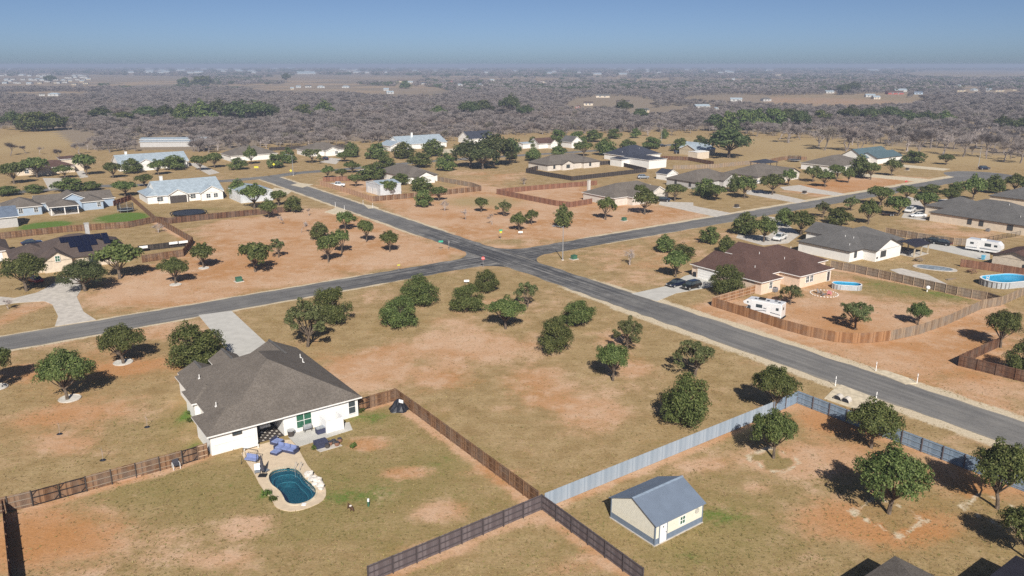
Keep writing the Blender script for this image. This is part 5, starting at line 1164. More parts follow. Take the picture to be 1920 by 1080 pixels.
car('parked_car', "red car in the shade of the oak by the solar house", at(66,529), A2 + .3, M['red_paint'], 'sedan')
car('parked_car', "black car parked under the weathered cedar fence", at(1765,459), A2 + .1, M['black_paint'], 'sedan')
car('parked_car', "black low car beside the trailer pad fence", at(1748,454), A2 + .1, M['black_paint'], 'sedan')
def motorhome():
    a, b = at(1396,584), at(1470,598); rz = math.atan2((a - b).y, (a - b).x); c = (at(1400,570) + at(1474,586)) / 2 * 1.0
    c = (a + b) / 2 + Vector((math.sin(rz), -math.cos(rz), 0)) * -1.0
    t = thing('motorhome', "white motorhome with dark stripes parked inside the cedar fence", 'motorhome', c, rz)
    s = [(-3.75,.55,3.15),(-3.7,.5,3.2),(1.7,.5,3.2)]
    b_ = MB(); b_.box(-3.75, -1.2, .5, 1.9, 1.2, 3.2); b_.build('body', M['white_paint'], t, bevel=.09)
    o = loft([[(1.6, y*1.18, 2.0), (3.15, y*1.1, 2.25), (3.35, y*1.05, 2.6), (2.6, y*1.1, 3.15), (1.6, y*1.18, 3.18)] for y in (-1, 1)]); o.build('overcab', M['white_paint'], t)
    o = loft([[(1.6, y, .5), (3.7, y*.95, .5), (3.75, y*.92, .95), (2.95, y*.95, 1.2), (2.35, y*.85, 1.98), (1.6, y, 1.98)] for y in (-1, 1)]); o.build('cab', M['white_paint'], t)
    w = MB(); w.add([(2.98, -.82, 1.24), (2.98, .82, 1.24), (2.45, .76, 1.92), (2.45, -.76, 1.92)], [(0,1,2,3)]); q_ = w.build('windscreen', M['glass'], t); q_.location = (.03, 0, .03)
    for sgn in (-1, 1):
        w = MB(); w.add([(1.75, 0, 1.3), (2.75, 0, 1.3), (2.35, 0, 1.88), (1.75, 0, 1.9)], [(0,1,2,3)]); w.build('cab_window', M['glass'], t).location = (0, sgn*1.012, 0)
        for x, z, wd, hh in ((2.3, 2.45, .55, .3), (.3, 1.95, 1.15, .6), (-3.0, 1.95, .5, .5)):
            w = MB(); w.box(-wd/2, -.015, 0, wd/2, .015, hh); w.build('window', M['glass'], t).location = (x, sgn*1.205 if x < 1.9 else sgn*1.13, z)
        st = MB(); st.add([(1.6, 0, 1.15), (-.5, 0, 1.5), (-3.6, 0, 1.18), (-3.6, 0, 1.3), (-.6, 0, 1.62), (1.6, 0, 1.22)], [(0,1,2,3,4,5)]); st.add([(1.5, 0, .85), (-3.6, 0, .72), (-3.6, 0, .80), (1.5, 0, .95)], [(0,1,2,3)]); st.add([(-.6, 0, 2.1), (-1.9, 0, 1.85), (-.4, 0, 1.95)], [(0,1,2)])
        st.build('stripe', M['stripe'], t).location = (0, sgn*1.208, 0)
        d = MB(); d.box(-.35, -.012, 0, .35, .012, 1.85); 
        if sgn > 0: d.build('door', M['trim_white'], t).location = (-1.4, 1.208, .6)
        for x in (2.6, -1.9): wheel(t, x, sgn*.95, .4, .28)
    w = MB(); w.box(-.012, -.3, 0, .012, .3, .5); w.build('rear_window', M['glass'], t).location = (-3.77, .2, 2.0)
    w = MB(); w.box(-.1, -1.15, 0, .1, 1.15, .25); w.build('bumper', M['tyre'], t).location = (-3.8, 0, .42)
    for x, y, sx_, h in ((.2, 0, .55, .3), (-1.0, .3, .2, .14), (-2.2, -.3, .22, .14), (-3.0, .3, .2, .12), (1.3, .2, .2, .1)):
        w = MB(); w.box(-sx_, -.35 if sx_ > .4 else -.2, 0, sx_, .35 if sx_ > .4 else .2, h); w.build('air_conditioner' if sx_ > .4 else 'roof_vent', M['tyre'] if sx_ > .4 else M['stripe'], t).location = (x, y, 3.2)
motorhome()
def travel_trailer():
    p = at(1845, 473); t = thing('travel_trailer', "white travel trailer with dark window parked on the concrete pad", 'trailer', p, A2 + math.pi + 0.12)
    prof = [(-3.9,.55),(-3.9,2.9),(-3.6,3.05),(2.9,3.05),(3.7,2.3),(3.85,1.4),(3.4,.55)]
    loft([[(x, y, z) for x, z in prof] for y in (-1.2, 1.2)]).build('body', M['white_paint'], t)
    for s in (-1, 1):
        for x, z, w, h in ((.9, 1.75, 1.4, .75), (2.6, 1.85, .7, .5), (-2.6, 1.85, .8, .5)):
            b = MB(); b.box(-w/2, -.02, 0, w/2, .02, h); b.build('window', M['glass'], t).location = (x, s*1.205, z)
        for x in (-.6, .4): wheel(t, x, s*1.05, .35)
        b = MB(); b.add([(3.3, 0, 1.0), (-3.8, 0, .9), (-3.8, 0, 1.05), (0, 0, 1.3), (3.4, 0, 1.15)], [(0,1,2,3,4)]); b.build('stripe', M['silver_paint'], t).location = (0, s*1.207, 0)
        b = MB(); b.box(-.33, -.015, 0, .33, .015, 1.8); b.build('door', M['trim_white'], t).location = (-1.1, s*1.207, .75)
    b = MB(); b.box(-.5, -.35, 0, .5, .35, .28); b.build('air_conditioner', M['trim_white'], t).location = (-.5, 0, 3.05)
    b = MB(); b.tube([(3.5, .5, .5), (4.8, 0, .55)], .06, 5); b.tube([(3.5, -.5, .5), (4.8, 0, .55)], .06, 5); b.build('hitch', M['tyre'], t)
travel_trailer()
def flat_trailer(p, rz, label):
    t = thing('utility_trailer', label, 'trailer', p, rz)
    b = MB(); b.box(-2.4, -1, .55, 2.4, 1, .65); b.build('bed', M['cedar_dark'], t)
    for s in (-1, 1):
        b = MB(); b.box(-2.4, s - .03, .65, 2.4, s + .03, 1.0); b.build('side_rail', M['black_metal'], t)
        for x in (-.4, .4): wheel(t, x, s*1.12, .32, .2)
    b = MB(); b.tube([(2.4, .6, .5), (3.7, 0, .5)], .05, 4); b.tube([(2.4, -.6, .5), (3.7, 0, .5)], .05, 4); b.build('drawbar', M['black_metal'], t)
flat_trailer(at(1668,404), A1*.2, "dark flat utility trailer parked beside the white pickup")
def tractor(p, rz):
    t = thing('tractor', "dark red tractor parked beside the brown-roofed garage", 'tractor', p, rz)
    b = MB(); b.box(.2, -.35, .7, 1.9, .35, 1.35); b.build('hood', M['red_paint'], t, bevel=.08)
    b = MB(); b.box(-.9, -.5, .6, .2, .5, 1.0); b.box(-.7, -.3, 1.0, -.3, .3, 1.5); b.build('seat', M['tyre'], t)
    for s in (-1, 1): wheel(t, -.5, s*.8, .75, .4); wheel(t, 1.5, s*.65, .42, .28)
    b = MB()
    for s in (-1, 1): b.tube([(-.8, s*.5, 1.0), (-.8, s*.5, 2.3)], .04, 4)
    b.tube([(-.8, -.5, 2.3), (-.8, .5, 2.3)], .04, 4); b.build('roll_bar', M['black_metal'], t)
tractor(at(33,478), .6)

# ------------------------------------------------------------------ the cream shed
def shed():
    A_, B_, C_ = at(1146,971).xy, at(1227,1024).xy, at(1315,980).xy
    d1 = (A_ - B_); d2 = (C_ - B_); rz = math.atan2(d2.y, d2.x); Lx, Ly = d2.length, d1.length
    t = thing('garden_shed', "cream lap-sided shed with a blue-grey metal gable roof and white door", 'shed', (B_.x, B_.y, 0), rz)
    e, pk = 2.35, 3.75; core = MB()
    core.add([(0.04,0.04,.1),(Lx-.04,.04,.1),(Lx-.04,Ly-.04,.1),(.04,Ly-.04,.1),(.04,.04,e),(Lx-.04,.04,e),(Lx-.04,Ly-.04,e),(.04,Ly-.04,e),(.04,Ly/2,pk-.08),(Lx-.04,Ly/2,pk-.08)],
             [(0,1,5,4),(2,3,7,6),(3,0,4,8,7),(1,2,6,9,5),(4,5,9,8),(6,7,8,9)]); core.build('wall', M['cream2'], t)
    for lo, hi, mm, nm in ((.10, .72, 'siding_blue', 'skirting'), (.72, pk, 'cream2', 'siding')):
        b = MB(); h = .155; n = int((hi - lo) / h)
        for i in range(n):
            z = lo + i * h; zt = z + h + .01
            def lap(p, q, nx_, ny_): b.add([(p[0]+nx_*.028, p[1]+ny_*.028, z), (q[0]+nx_*.028, q[1]+ny_*.028, z), (q[0]+nx_*.006, q[1]+ny_*.006, zt), (p[0]+nx_*.006, p[1]+ny_*.006, zt), (p[0]-nx_*.03, p[1]-ny_*.03, z), (q[0]-nx_*.03, q[1]-ny_*.03, z)], [(0,1,2,3),(0,4,5,1)])
            if zt < e: lap((0,0),(Lx,0),0,-1); lap((Lx,Ly),(0,Ly),0,1)
            k = 0 if zt < e else (zt - e) / (pk - e) * Ly / 2
            if k < Ly/2 - .05: lap((0, Ly-k),(0, k),-1,0); lap((Lx, k),(Lx, Ly-k),1,0)
        o = b.build(nm, M[mm], t); o["kind"] = "stuff"
    sl = (pk - e) / (Ly / 2)
    rf = MB(); ov = .28
    for s in (0, 1):
        y0, y1 = (-ov, Ly/2) if s == 0 else (Ly + ov, Ly/2)
        z0 = e - ov * sl + .05; top = [(-.2, y0, z0), (Lx+.2, y0, z0), (Lx+.2, y1, pk+.05), (-.2, y1, pk+.05)]; bot = [(p[0], p[1], p[2]-.06) for p in top]
        f = [(0,1,2,3),(0,4,5,1),(1,5,6,2),(3,7,4,0),(4,7,6,5)]
        if s: f = [x[::-1] for x in f]
        rf.add(top + bot, f)
        n = int((Lx + .4) / .23)
        for i in range(n): x = -.2 + (i + .5) * .23; rf.tube([(x, y0, z0 + .008), (x, y1, pk + .058)], .018, 3)
    r = rf.build('roof', M['roof_shed'], t)
    b = MB(); b.add([(-.22, Ly/2 - .2, pk+.02), (Lx+.22, Ly/2 - .2, pk+.02), (Lx+.22, Ly/2, pk+.11), (-.22, Ly/2, pk+.11), (Lx+.22, Ly/2 + .2, pk+.02), (-.22, Ly/2 + .2, pk+.02)], [(0,1,2,3),(3,2,4,5)]); b.build('ridge_cap', M['ridge_pale'], r)
    for x, y in ((0, 0), (Lx, 0), (0, Ly), (Lx, Ly)):
        b = MB(); b.box(-.06, -.06, .05, .06, .06, e + .02); b.build('corner_trim', M['siding_blue'], t).location = (x, y, 0)
    d = MB(); d.box(-.46, -.05, 0, .46, .0, 2.02); dr = d.build('door', M['sign_white'], t); dr.location = (1.05, -.03, .12)
    h = MB(); h.add([(0, 0, .12), (.1, 0, 0), (0, 0, -.12), (-.1, 0, 0)], [(0,3,2,1)]); h.build('door_window', M['glass'], dr).location = (-.02, -.056, 1.62)
    h = MB(); h.ball((0, 0, 0), .05, 6, 4); h.build('handle', M['black_metal'], dr).location = (.36, -.07, .95)
    f = MB(); f.box(-.56, -.06, 0, -.47, .02, 2.1); f.box(.47, -.06, 0, .56, .02, 2.1); f.build('door_frame', M['siding_blue'], t).location = (1.05, -.03, .1)
    opening(t, 'window', 'S', 3.75, -.02, 1.05, 1.85, .68, glass=M['glass_green'], bars=(1, 1))
    star = MB(); pts = [(.27*math.cos(2*math.pi*k/20), 0, .27*math.sin(2*math.pi*k/20)) for k in range(21)]; star.tube(pts, .018, 4)
    st = [(.27*math.cos(math.pi/2 + 4*math.pi*k/5), 0, .27*math.sin(math.pi/2 + 4*math.pi*k/5)) for k in range(6)]; star.tube(st, .015, 4)
    o = star.build('wall_star', M['grey_metal']); tag(o, "round metal star ornament on the shed's long wall", 'ornament'); o.parent = None
    w_ = Matrix.Translation((B_.x, B_.y, 0)) @ Matrix.Rotation(rz, 4, 'Z') @ Matrix.Translation((Lx - .85, -.06, 1.7)); o.matrix_world = w_
    b = MB(); b.box(-.12, -.12, -.1, Lx + .12, Ly + .12, .10); b.build('base', M['concrete'], t)
M['cream2'] = plain('cream_siding', (0.66, 0.63, 0.53), 0.8, var=0.05); M['siding_blue'] = plain('blue_siding', (0.15, 0.19, 0.25), 0.75, var=0.07)
M['roof_shed'] = plain('shed_roof_metal', (0.165, 0.205, 0.27), 0.5, .1, var=0.06, scale=.7); M['ridge_pale'] = plain('ridge_metal', (0.24, 0.30, 0.38), 0.45, .1)
shed()

# ------------------------------------------------------------------ swimming pools
def ring_smooth(pts, it=2):
    q = [Vector(p) for p in pts]
    for _ in range(it):
        r = []
        for a, b in zip(q, q[1:] + q[:1]): r += [a.lerp(b, .25), a.lerp(b, .75)]
        q = r
    return q
def kidney_pool():
    edge = ring_smooth(wp([(503,893),(511,883),(530,878),(551,878),(563,885),(570,897),(586,909),(594,922),(588,935),(570,944),(551,947),(536,943),(531,931),(524,920),(507,908)]), 2)
    outer = ring_smooth(DECK, 1); o0 = sum(edge, Vector((0, 0))) / len(edge)
    t = thing('swimming_pool', "kidney-shaped in-ground pool with deep blue water behind the white house", 'pool', (o0.x, o0.y, 0))
    b = MB(); n = len(edge); loc = [p - o0 for p in edge]
    def sc(k, z): return [(p.x*k, p.y*k, z) for p in loc]
    rings = [sc(1, .0), sc(1, -.45), sc(.84, -.5), sc(.82, -.95), sc(.66, -1.0), sc(.62, -1.6)]
    for a, c in zip(rings[:-1], rings[1:]): b.add(a + c, [(i, (i+1) % n, n + (i+1) % n, n + i) for i in range(n)])
    b.poly(rings[-1]); b.build('basin', M['pool_shell'], t)
    for k_, z_ in ((.84, -.48), (.66, -.98)): b = MB(); rg = sc(k_, z_); b.tube(rg + rg[:1], .05, 4); b.build('step_edge', M['pool_step'], t)
    b = MB(); b.poly([(p.x, p.y, -.12) for p in loc]); b.build('water', M['water'], t)
    lo = [Vector((p.x - o0.x, p.y - o0.y)) for p in outer]
    b = MB(); pl = [[Vector((p.x, p.y, 0)) for p in lo], [Vector((p.x, p.y, 0)) for p in loc]]; flat = pl[0] + pl[1]
    for tr in tessellate_polygon(pl):
        a, c, d = (flat[i] for i in tr)
        if (c - a).cross(d - a).z < 0: tr = tr[::-1]
        b.add([(flat[i].x, flat[i].y, .07) for i in tr], [(0, 1, 2)])
    for rg, zz in ((lo, -.05), (loc, -.06)):
        m_ = len(rg); b.add([(p.x, p.y, .07) for p in rg] + [(p.x, p.y, zz) for p in rg], [(i, m_ + i, m_ + (i+1) % m_, (i+1) % m_) for i in range(m_)])
    b.build('deck', M['deck'], t)
    b = MB(); m_ = len(loc); b.add([(p.x*1.0, p.y*1.0, .10) for p in loc] + [(p.x*1.07, p.y*1.07, .10) for p in loc] + [(p.x*1.075, p.y*1.075, .06) for p in loc] + [(p.x, p.y, .0) for p in loc],
        [(i, m_ + i, m_ + (i+1) % m_, (i+1) % m_)[::-1] for i in range(m_)] + [(m_ + i, 2*m_ + i, 2*m_ + (i+1) % m_, m_ + (i+1) % m_) for i in range(m_)] + [(3*m_ + i, i, (i+1) % m_, 3*m_ + (i+1) % m_) for i in range(m_)]); b.build('coping', M['caliche'], t)
    p = at(560, 880).xy - o0; b = MB()
    for s in (-.28, .28):
        b.tube([(p.x + s, p.y + .5, .07), (p.x + s, p.y + .45, .7), (p.x + s, p.y, .85), (p.x + s, p.y - .45, .5), (p.x + s, p.y - .5, -.4)], .03, 6)
    b.build('ladder', M['grey_metal'], t)
    p = at(570, 947).xy - o0; b = MB(); b.box(-.22, -.22, .07, .22, .22, .12); b.build('skimmer_lid', M['sign_white'], t).location = (p.x, p.y, .0)
kidney_pool()
def rock_pile():
    t = thing('rock_waterfall', "pale stacked boulder waterfall beside the kidney pool", 'waterfall', at(591, 907)); r = random.Random(4)
    for i in range(13):
        b = MB(); k = i / 12; b.ball((0, 0, 0), r.uniform(.28, .5), 7, 5, sq=(1.1, .9, .7)); p = at(578 + 24*k + r.uniform(-3, 3), 892 + 24*k + r.uniform(-4, 4)) - at(591, 907)
        me_ = b.mesh('boulder', M['rock'])
        for v in me_.vertices: v.co *= r.uniform(.85, 1.15)
        o = link(bpy.data.objects.new('boulder', me_), t); o.location = (p.x, p.y, .2 + r.uniform(0, .25)); o.rotation_euler = (r.uniform(-.4, .4), r.uniform(-.4, .4), r.uniform(0, 3))
rock_pile()
def oval_pool(name, label, c, L, Wd, h, rz, ribs):
    t = thing(name, label, 'pool', c, rz); n = 48; r = Wd / 2
    pts = []
    for k in range(n):
        a = 2*math.pi*k/n; x = r*math.cos(a) + (L/2 - r) * (1 if math.cos(a) > 0 else -1); pts.append((x, r*math.sin(a)))
    b = MB(); b.add([(x, y, 0) for x, y in pts] + [(x, y, h) for x, y in pts], [(i, (i+1) % n, n + (i+1) % n, n + i) for i in range(n)]); b.build('wall', M['pool_wall'], t)
    b = MB(); b.add([(x*.97, y*.97, h) for x, y in pts] + [(x*.97, y*.97, .05) for x, y in pts], [(i, n + i, n + (i+1) % n, (i+1) % n)[::-1] for i in range(n)]); b.poly([(x*.97, y*.97, .06) for x, y in pts]); b.build('liner', M['pool_liner'], t)
    b = MB(); b.poly([(x*.968, y*.968, h * .86) for x, y in pts]); b.build('water', M['water'], t)
    b = MB(); b.add([(x*.955, y*.955, h + .03) for x, y in pts] + [(x*1.03, y*1.03, h + .03) for x, y in pts] + [(x*1.03, y*1.03, h - .06) for x, y in pts], [(i, (i+1) % n, n + (i+1) % n, n + i)[::-1] for i in range(n)] + [(n + i, n + (i+1) % n, 2*n + (i+1) % n, 2*n + i)[::-1] for i in range(n)]); b.build('rim', M['trim_white'], t)
    for k in range(0, n, max(1, n // ribs)):
        b = MB(); b.box(-.07, -.07, 0, .07, .07, h); b.build('upright', M['grey_metal'], t).location = (pts[k][0]*1.02, pts[k][1]*1.02, 0)
    return t
oval_pool('frame_pool', "small oval above-ground pool with grey wall in the motorhome yard", at(1587,541), 5.6, 2.9, 1.05, -.25, 14)
op = oval_pool('frame_pool', "large oval above-ground pool with bright blue liner", at(1886,533), 11.0, 6.0, 1.35, ANG - .35, 24)
b = MB()
for s in (-.3, .3): b.box(s - .05, -.05, 0, s + .05, .05, 2.0)
for z in (.4, .8, 1.2, 1.6): b.box(-.3, -.1, z, .3, .1, z + .06)
o = b.build('pool_ladder', M['trim_white'], op); o.location = (-4.4, .6, 0)
t = thing('unfinished_pool', "half-built pool with blue-grey cover behind the white and stone house", 'pool', at(1752, 503), -.5)
b = MB(); pts = ring_smooth([(-3.6, -1.6), (3.4, -1.9), (3.8, 1.2), (0, 2.1), (-3.4, 1.6)], 2); b.prism([(p.x*1.25, p.y*1.3) for p in pts], -.02, .09); b.build('coping', M['concrete'], t)
b = MB(); b.prism([(p.x, p.y) for p in pts], .0, .13); b.build('cover', M['tarp_blue'], t)

# ------------------------------------------------------------------ patio furniture and yard things by the pool house
def sofa():
    p = at(537, 846); t = thing('sectional_sofa', "dark wicker sectional sofa with blue cushions on the pool deck", 'sofa', p, ANG + math.pi/2 + .55)
    b = MB(); b.box(-1.5, -.45, 0, 1.5, .45, .34); b.box(-1.5, -.5, .34, 1.5, -.36, .75); b.box(1.36, -.45, .34, 1.5, .45, .6); b.box(-1.5, -.45, .34, -1.36, .45, .6); b.build('frame', M['wicker'], t)
    for i in range(3):
        b = MB(); b.box(-.43, -.34, 0, .43, .44, .14); b.build('seat_cushion', M['cushion_blue'], t, bevel=.04).location = (-.9 + .9*i, 0, .35)
        b = MB(); b.box(-.4, -.1, 0, .4, .06, .4); b.build('back_cushion', M['cushion_blue'], t, bevel=.04).location = (-.9 + .9*i, -.26, .48)
    p2 = at(520, 832); t = thing('wicker_armchair', "square blue-cushioned wicker armchair beside the porch", 'armchair', p2, ANG + .5)
    b = MB(); b.box(-.6, -.6, 0, .6, .6, .34); b.box(-.6, .46, .34, .6, .6, .75); b.build('frame', M['wicker'], t); b = MB(); b.box(-.55, -.55, 0, .55, .45, .14); b.build('seat_cushion', M['cushion_blue'], t, bevel=.04).location = (0, 0, .35)
    t = thing('ottoman', "blue-cushioned wicker ottoman in the middle of the pool deck", 'ottoman', at(518, 851), ANG + .5)
    b = MB(); b.box(-.5, -.5, 0, .5, .5, .3); b.build('frame', M['wicker'], t); b = MB(); b.box(-.48, -.48, 0, .48, .48, .12); b.build('cushion', M['cushion_blue'], t, bevel=.04).location = (0, 0, .31)
sofa()
def swing():
    t = thing('swing_seat', "canopy-less garden swing with purple-blue cushion on the pool deck", 'swing', at(472, 868), ANG - .9)
    for s in (-.95, .95):
        b = MB(); b.tube([(s, -.65, .05), (s, 0, 1.75), (s, .65, .05)], .035, 5); b.build('leg_frame', M['black_metal'], t)
    b = MB(); b.tube([(-.95, 0, 1.75), (.95, 0, 1.75)], .035, 5); b.build('top_bar', M['black_metal'], t)
    b = MB(); b.box(-.75, -.28, .45, .75, .28, .57); b.box(-.75, .24, .55, .75, .36, 1.0); b.build('seat', M['cushion_blue'], t)
    for s in (-.72, .72): b = MB(); b.tube([(s, 0, .5), (s, 0, 1.75)], .015, 4); b.build('hanger', M['black_metal'], t)
swing()
t = thing('closed_umbrella', "closed dark cantilever umbrella standing at the pool's edge", 'umbrella', at(493, 893), .0)
b = MB(); b.box(-.45, -.35, .07, .45, .35, .17); b.build('base', M['black_metal'], t)
b = MB(); b.tube([(0, 0, .1), (-.03, .05, 2.5)], .04, 6); b.build('pole', M['black_metal'], t)
b = MB(); b.tube([(0, 0, .75), (0, .02, 1.0), (-.03, .04, 1.8), (-.03, .05, 2.6)], [.26, .24, .15, .03], 10); b.build('canopy', M['umbrella_cloth'], t)
for u, v, rz in ((483, 888, .3), (498, 886, 1.2)):
    t = thing('deck_chair', "low grey folding chair beside the closed umbrella", 'chair', at(u, v), rz, "folding chairs by the umbrella")
    b = MB(); b.box(-.3, -.3, .28, .3, .3, .34); b.build('seat', M['silver_paint'], t); b = MB(); b.add([(-.3,.28,.32),(.3,.28,.32),(.3,.6,.9),(-.3,.6,.9)], [(0,1,2,3)]); b.build('backrest', M['silver_paint'], t)
    for x in (-.27, .27):
        for y in (-.27, .27): b = MB(); b.box(-.02, -.02, .07, .02, .02, .3); b.build('leg', M['grey_metal'], t).location = (x, y, 0)
def bench(label, p, rz):
    t = thing('patio_bench', label, 'bench', p, rz)
    b = MB(); b.box(-.9, -.25, .4, .9, .25, .46); b.build('seat', M['trim_white'], t); b = MB(); b.box(-.9, .2, .5, .9, .26, .9); b.build('backrest', M['trim_white'], t)
    for x in (-.8, .8): b = MB(); b.box(-.04, -.22, .05, .04, .22, .42); b.build('leg', M['trim_white'], t).location = (x, 0, 0)
bench("white bench against the pool house wall beside the porch", at(471, 843), ANG)
# porch table
pp = O1.to_3d() + E1 * 7.7 + E2 * 3.6
t = thing('porch_table', "cloth-covered table in the shade of the porch", 'table', (pp.x, pp.y, .08), ANG)
b = MB(); b.box(-.65, -.5, .72, .65, .5, .78); b.build('table_top', M['trim_white'], t)
b = MB(); b.box(-.66, -.51, .4, .66, -.505, .75); b.box(-.66, .505, .45, .66, .51, .75); b.build('cloth', M['trim_white'], t)
for x in (-.55, .55):
    for y in (-.42, .42): b = MB(); b.box(-.03, -.03, 0, .03, .03, .72); b.build('leg', M['trim_dark'], t).location = (x, y, 0)
for x, y in ((6.6, 3.4), (6.7, 2.2)):
    q_ = O1.to_3d() + E1*x + E2*y; t = thing('porch_chair', "dark chair in the shade of the porch", 'chair', (q_.x, q_.y, .08), ANG + .4, "porch chairs")
    b = MB(); b.box(-.28, -.28, .38, .28, .28, .46); b.build('seat', M['umbrella_cloth'], t); b = MB(); b.box(-.28, .22, .46, .28, .3, 1.0); b.build('backrest', M['umbrella_cloth'], t)
    for xx in (-.24, .24):
        for yy in (-.24, .24): b = MB(); b.box(-.025, -.025, 0, .025, .025, .4); b.build('leg', M['black_metal'], t).location = (xx, yy, 0)
# white screen round the air conditioner, bins and grills
q_ = O1.to_3d() + E1*13.6 + E2*(-2.1); t = thing('privacy_screen', "white three-sided panel screen against the pool house wall", 'screen', (q_.x, q_.y, 0), ANG)
for nm, bx_ in (('front_panel', (0, 0, .08, 2.2, .06, 1.65)), ('left_panel', (-.03, .06, .08, .03, 2.45, 1.8)), ('right_panel', (2.17, .06, .08, 2.23, 2.45, 1.8))):
    b = MB(); b.box(*bx_); b.build(nm, M['sign_white'], t)
for x in (0, 2.2): b = MB(); b.box(-.06, -.06, 0, .06, .06, 1.75); b.build('post', M['trim_white'], t).location = (x, 0, 0)
def cond(p, rz, label, m='silver_paint', s=(.45, .45, .8)):
    t = thing('air_conditioner', label, 'air conditioner', p, rz); b = MB(); b.box(-s[0], -s[1], .03, s[0], s[1], s[2]); b.build('casing', M[m], t, bevel=.04)
    b = MB(); b.cyl(0, 0, s[2] + .002, s[2] + .04, s[0]*.75, sides=16); b.build('fan_guard', M['tyre'], t)
    for i in range(4): b = MB(); b.box(-s[0] - .012, -s[1] - .012, .12 + i*.16, s[0] + .012, s[1] + .012, .17 + i*.16); b.build('louvre', M['umbrella_cloth'], t)
cond(O1.to_3d() + E1*14.7 + E2*(-.7), ANG, "grey air conditioner inside the white panel screen")
cond(at(1452, 547), ANG, "round-topped grey air conditioner against the maroon-roofed house", s=(.5, .5, .95))
cond(at(1852, 434), ANG, "grey air conditioner against the long cream house")
t = thing('storage_bin', "dark grey storage box on the patio slab", 'storage box', at(602, 812), ANG)
b = MB(); b.box(-.6, -.4, .06, .6, .4, .75); b.build('body', M['wicker'], t, bevel=.03); b = MB(); b.box(-.63, -.43, .75, .63, .43, .83); b.build('lid', M['silver_paint'], t, bevel=.02)
t = thing('planter_pot', "round dark pot beside the porch", 'pot', at(546, 818), 0)
b = MB(); b.tube([(0,0,.05),(0,0,.8)], [.34, .42], 14, 0, True); b.build('pot', M['trim_dark'], t); b = MB(); b.tube([(0,0,.8),(0,0,.86)], [.46, .46], 14, 0, True); b.build('rim', M['grey_metal'], t)
t = thing('barbecue_grill', "silver grill on the patio slab under the green window", 'grill', at(577, 809), ANG)
b = MB(); b.box(-.5, -.28, .45, .5, .28, .75); b.build('firebox', M['silver_paint'], t, bevel=.04); b = MB(); b.tube([(-.5, 0, .75), (.5, 0, .75)], .27, 10, 0, True); b.build('lid', M['grey_metal'], t)
for x in (-.45, .45):
    for y in (-.22, .22): b = MB(); b.box(-.03, -.03, .05, .03, .03, .46); b.build('leg', M['tyre'], t).location = (x, y, 0)
t = thing('slatted_crate', "dark slatted crate on a slab beside the pool deck", 'crate', at(602, 838), ANG)
for i in range(5):
    b = MB(); b.box(-.75, -.5, .08 + i*.17, .75, .5, .2 + i*.17); b.build('slat', M['wicker'], t)
r_ = random.Random(5)
for i, (u, v) in enumerate(((619,835),(626,832),(632,836),(614,840),(637,829))):
    t = thing('clay_pot', "dark clay pot in the cluster beside the slatted crate", 'pot', at(u, v), 0, "pots beside the crate")
    b = MB(); b.tube([(0,0,0),(0,0,.2),(0,0,.5)], [.2, .3, .24], 10, 0, True); b.build('pot', M['trim_dark'] if i % 2 else M['cedar_red'], t); b = MB(); b.tube([(0,0,.5),(0,0,.54)], [.28, .28], 10, 0, True); b.build('rim', M['umbrella_cloth'], t)
slab("crate_slab", [(592,843),(634,831),(642,836),(600,848)], M['concrete'], .05)
t = thing('covered_heap', "heap under a black tarpaulin in the fence corner", 'tarpaulin', at(748, 768), 0)
b = MB(); pts = [(1.35, 0), (1.25, .18), (.85, .75), (.55, 1.25), (.2, 1.5), (0, 1.5)]; seg = 18; vs = []; fs = []
for i, (rr, z) in enumerate(pts):
    for k in range(seg): a = 2*math.pi*k/seg; w_ = rr * (1 + .12*math.sin(a*5 + i) + .06*math.sin(a*9)); vs.append((w_*math.cos(a), w_*.85*math.sin(a), z))
for i in range(len(pts) - 1):
    for k in range(seg): fs.append((i*seg + k, i*seg + (k+1) % seg, (i+1)*seg + (k+1) % seg, (i+1)*seg + k))
b.add(vs, fs); b.build('tarpaulin', M['tarp'], t); b = MB(); b.box(-.3, -.25, 0, .3, .25, .06); o = b.build('patch', M['sign_white'], t); o.location = (.35, -.3, 1.3); o.rotation_euler = (.5, .4, .3)
t = thing('walker_chair', "white-framed chair with dark seat against the brown fence", 'chair', at(331, 878), ANG)
b = MB(); b.box(-.35, -.3, .45, .35, .3, .52); b.build('seat', M['umbrella_cloth'], t); b = MB(); b.box(-.35, .25, .52, .35, .32, 1.05); b.build('backrest', M['umbrella_cloth'], t)
for x in (-.36, .36): b = MB(); b.tube([(x, -.35, 0), (x, -.3, .7), (x, .3, .7), (x, .35, 0)], .03, 5); b.build('leg_frame', M['sign_white'], t)
t = thing('cleanout_pipe', "white-topped green pipe standing in the pool yard lawn", 'pipe', at(691, 949), 0)
b = MB(); b.cyl(0, 0, 0, .55, .11, sides=10); b.build('pipe', M['box_green'], t); b = MB(); b.cyl(0, 0, .55, .85, .115, sides=10); b.build('cap', M['sign_white'], t)
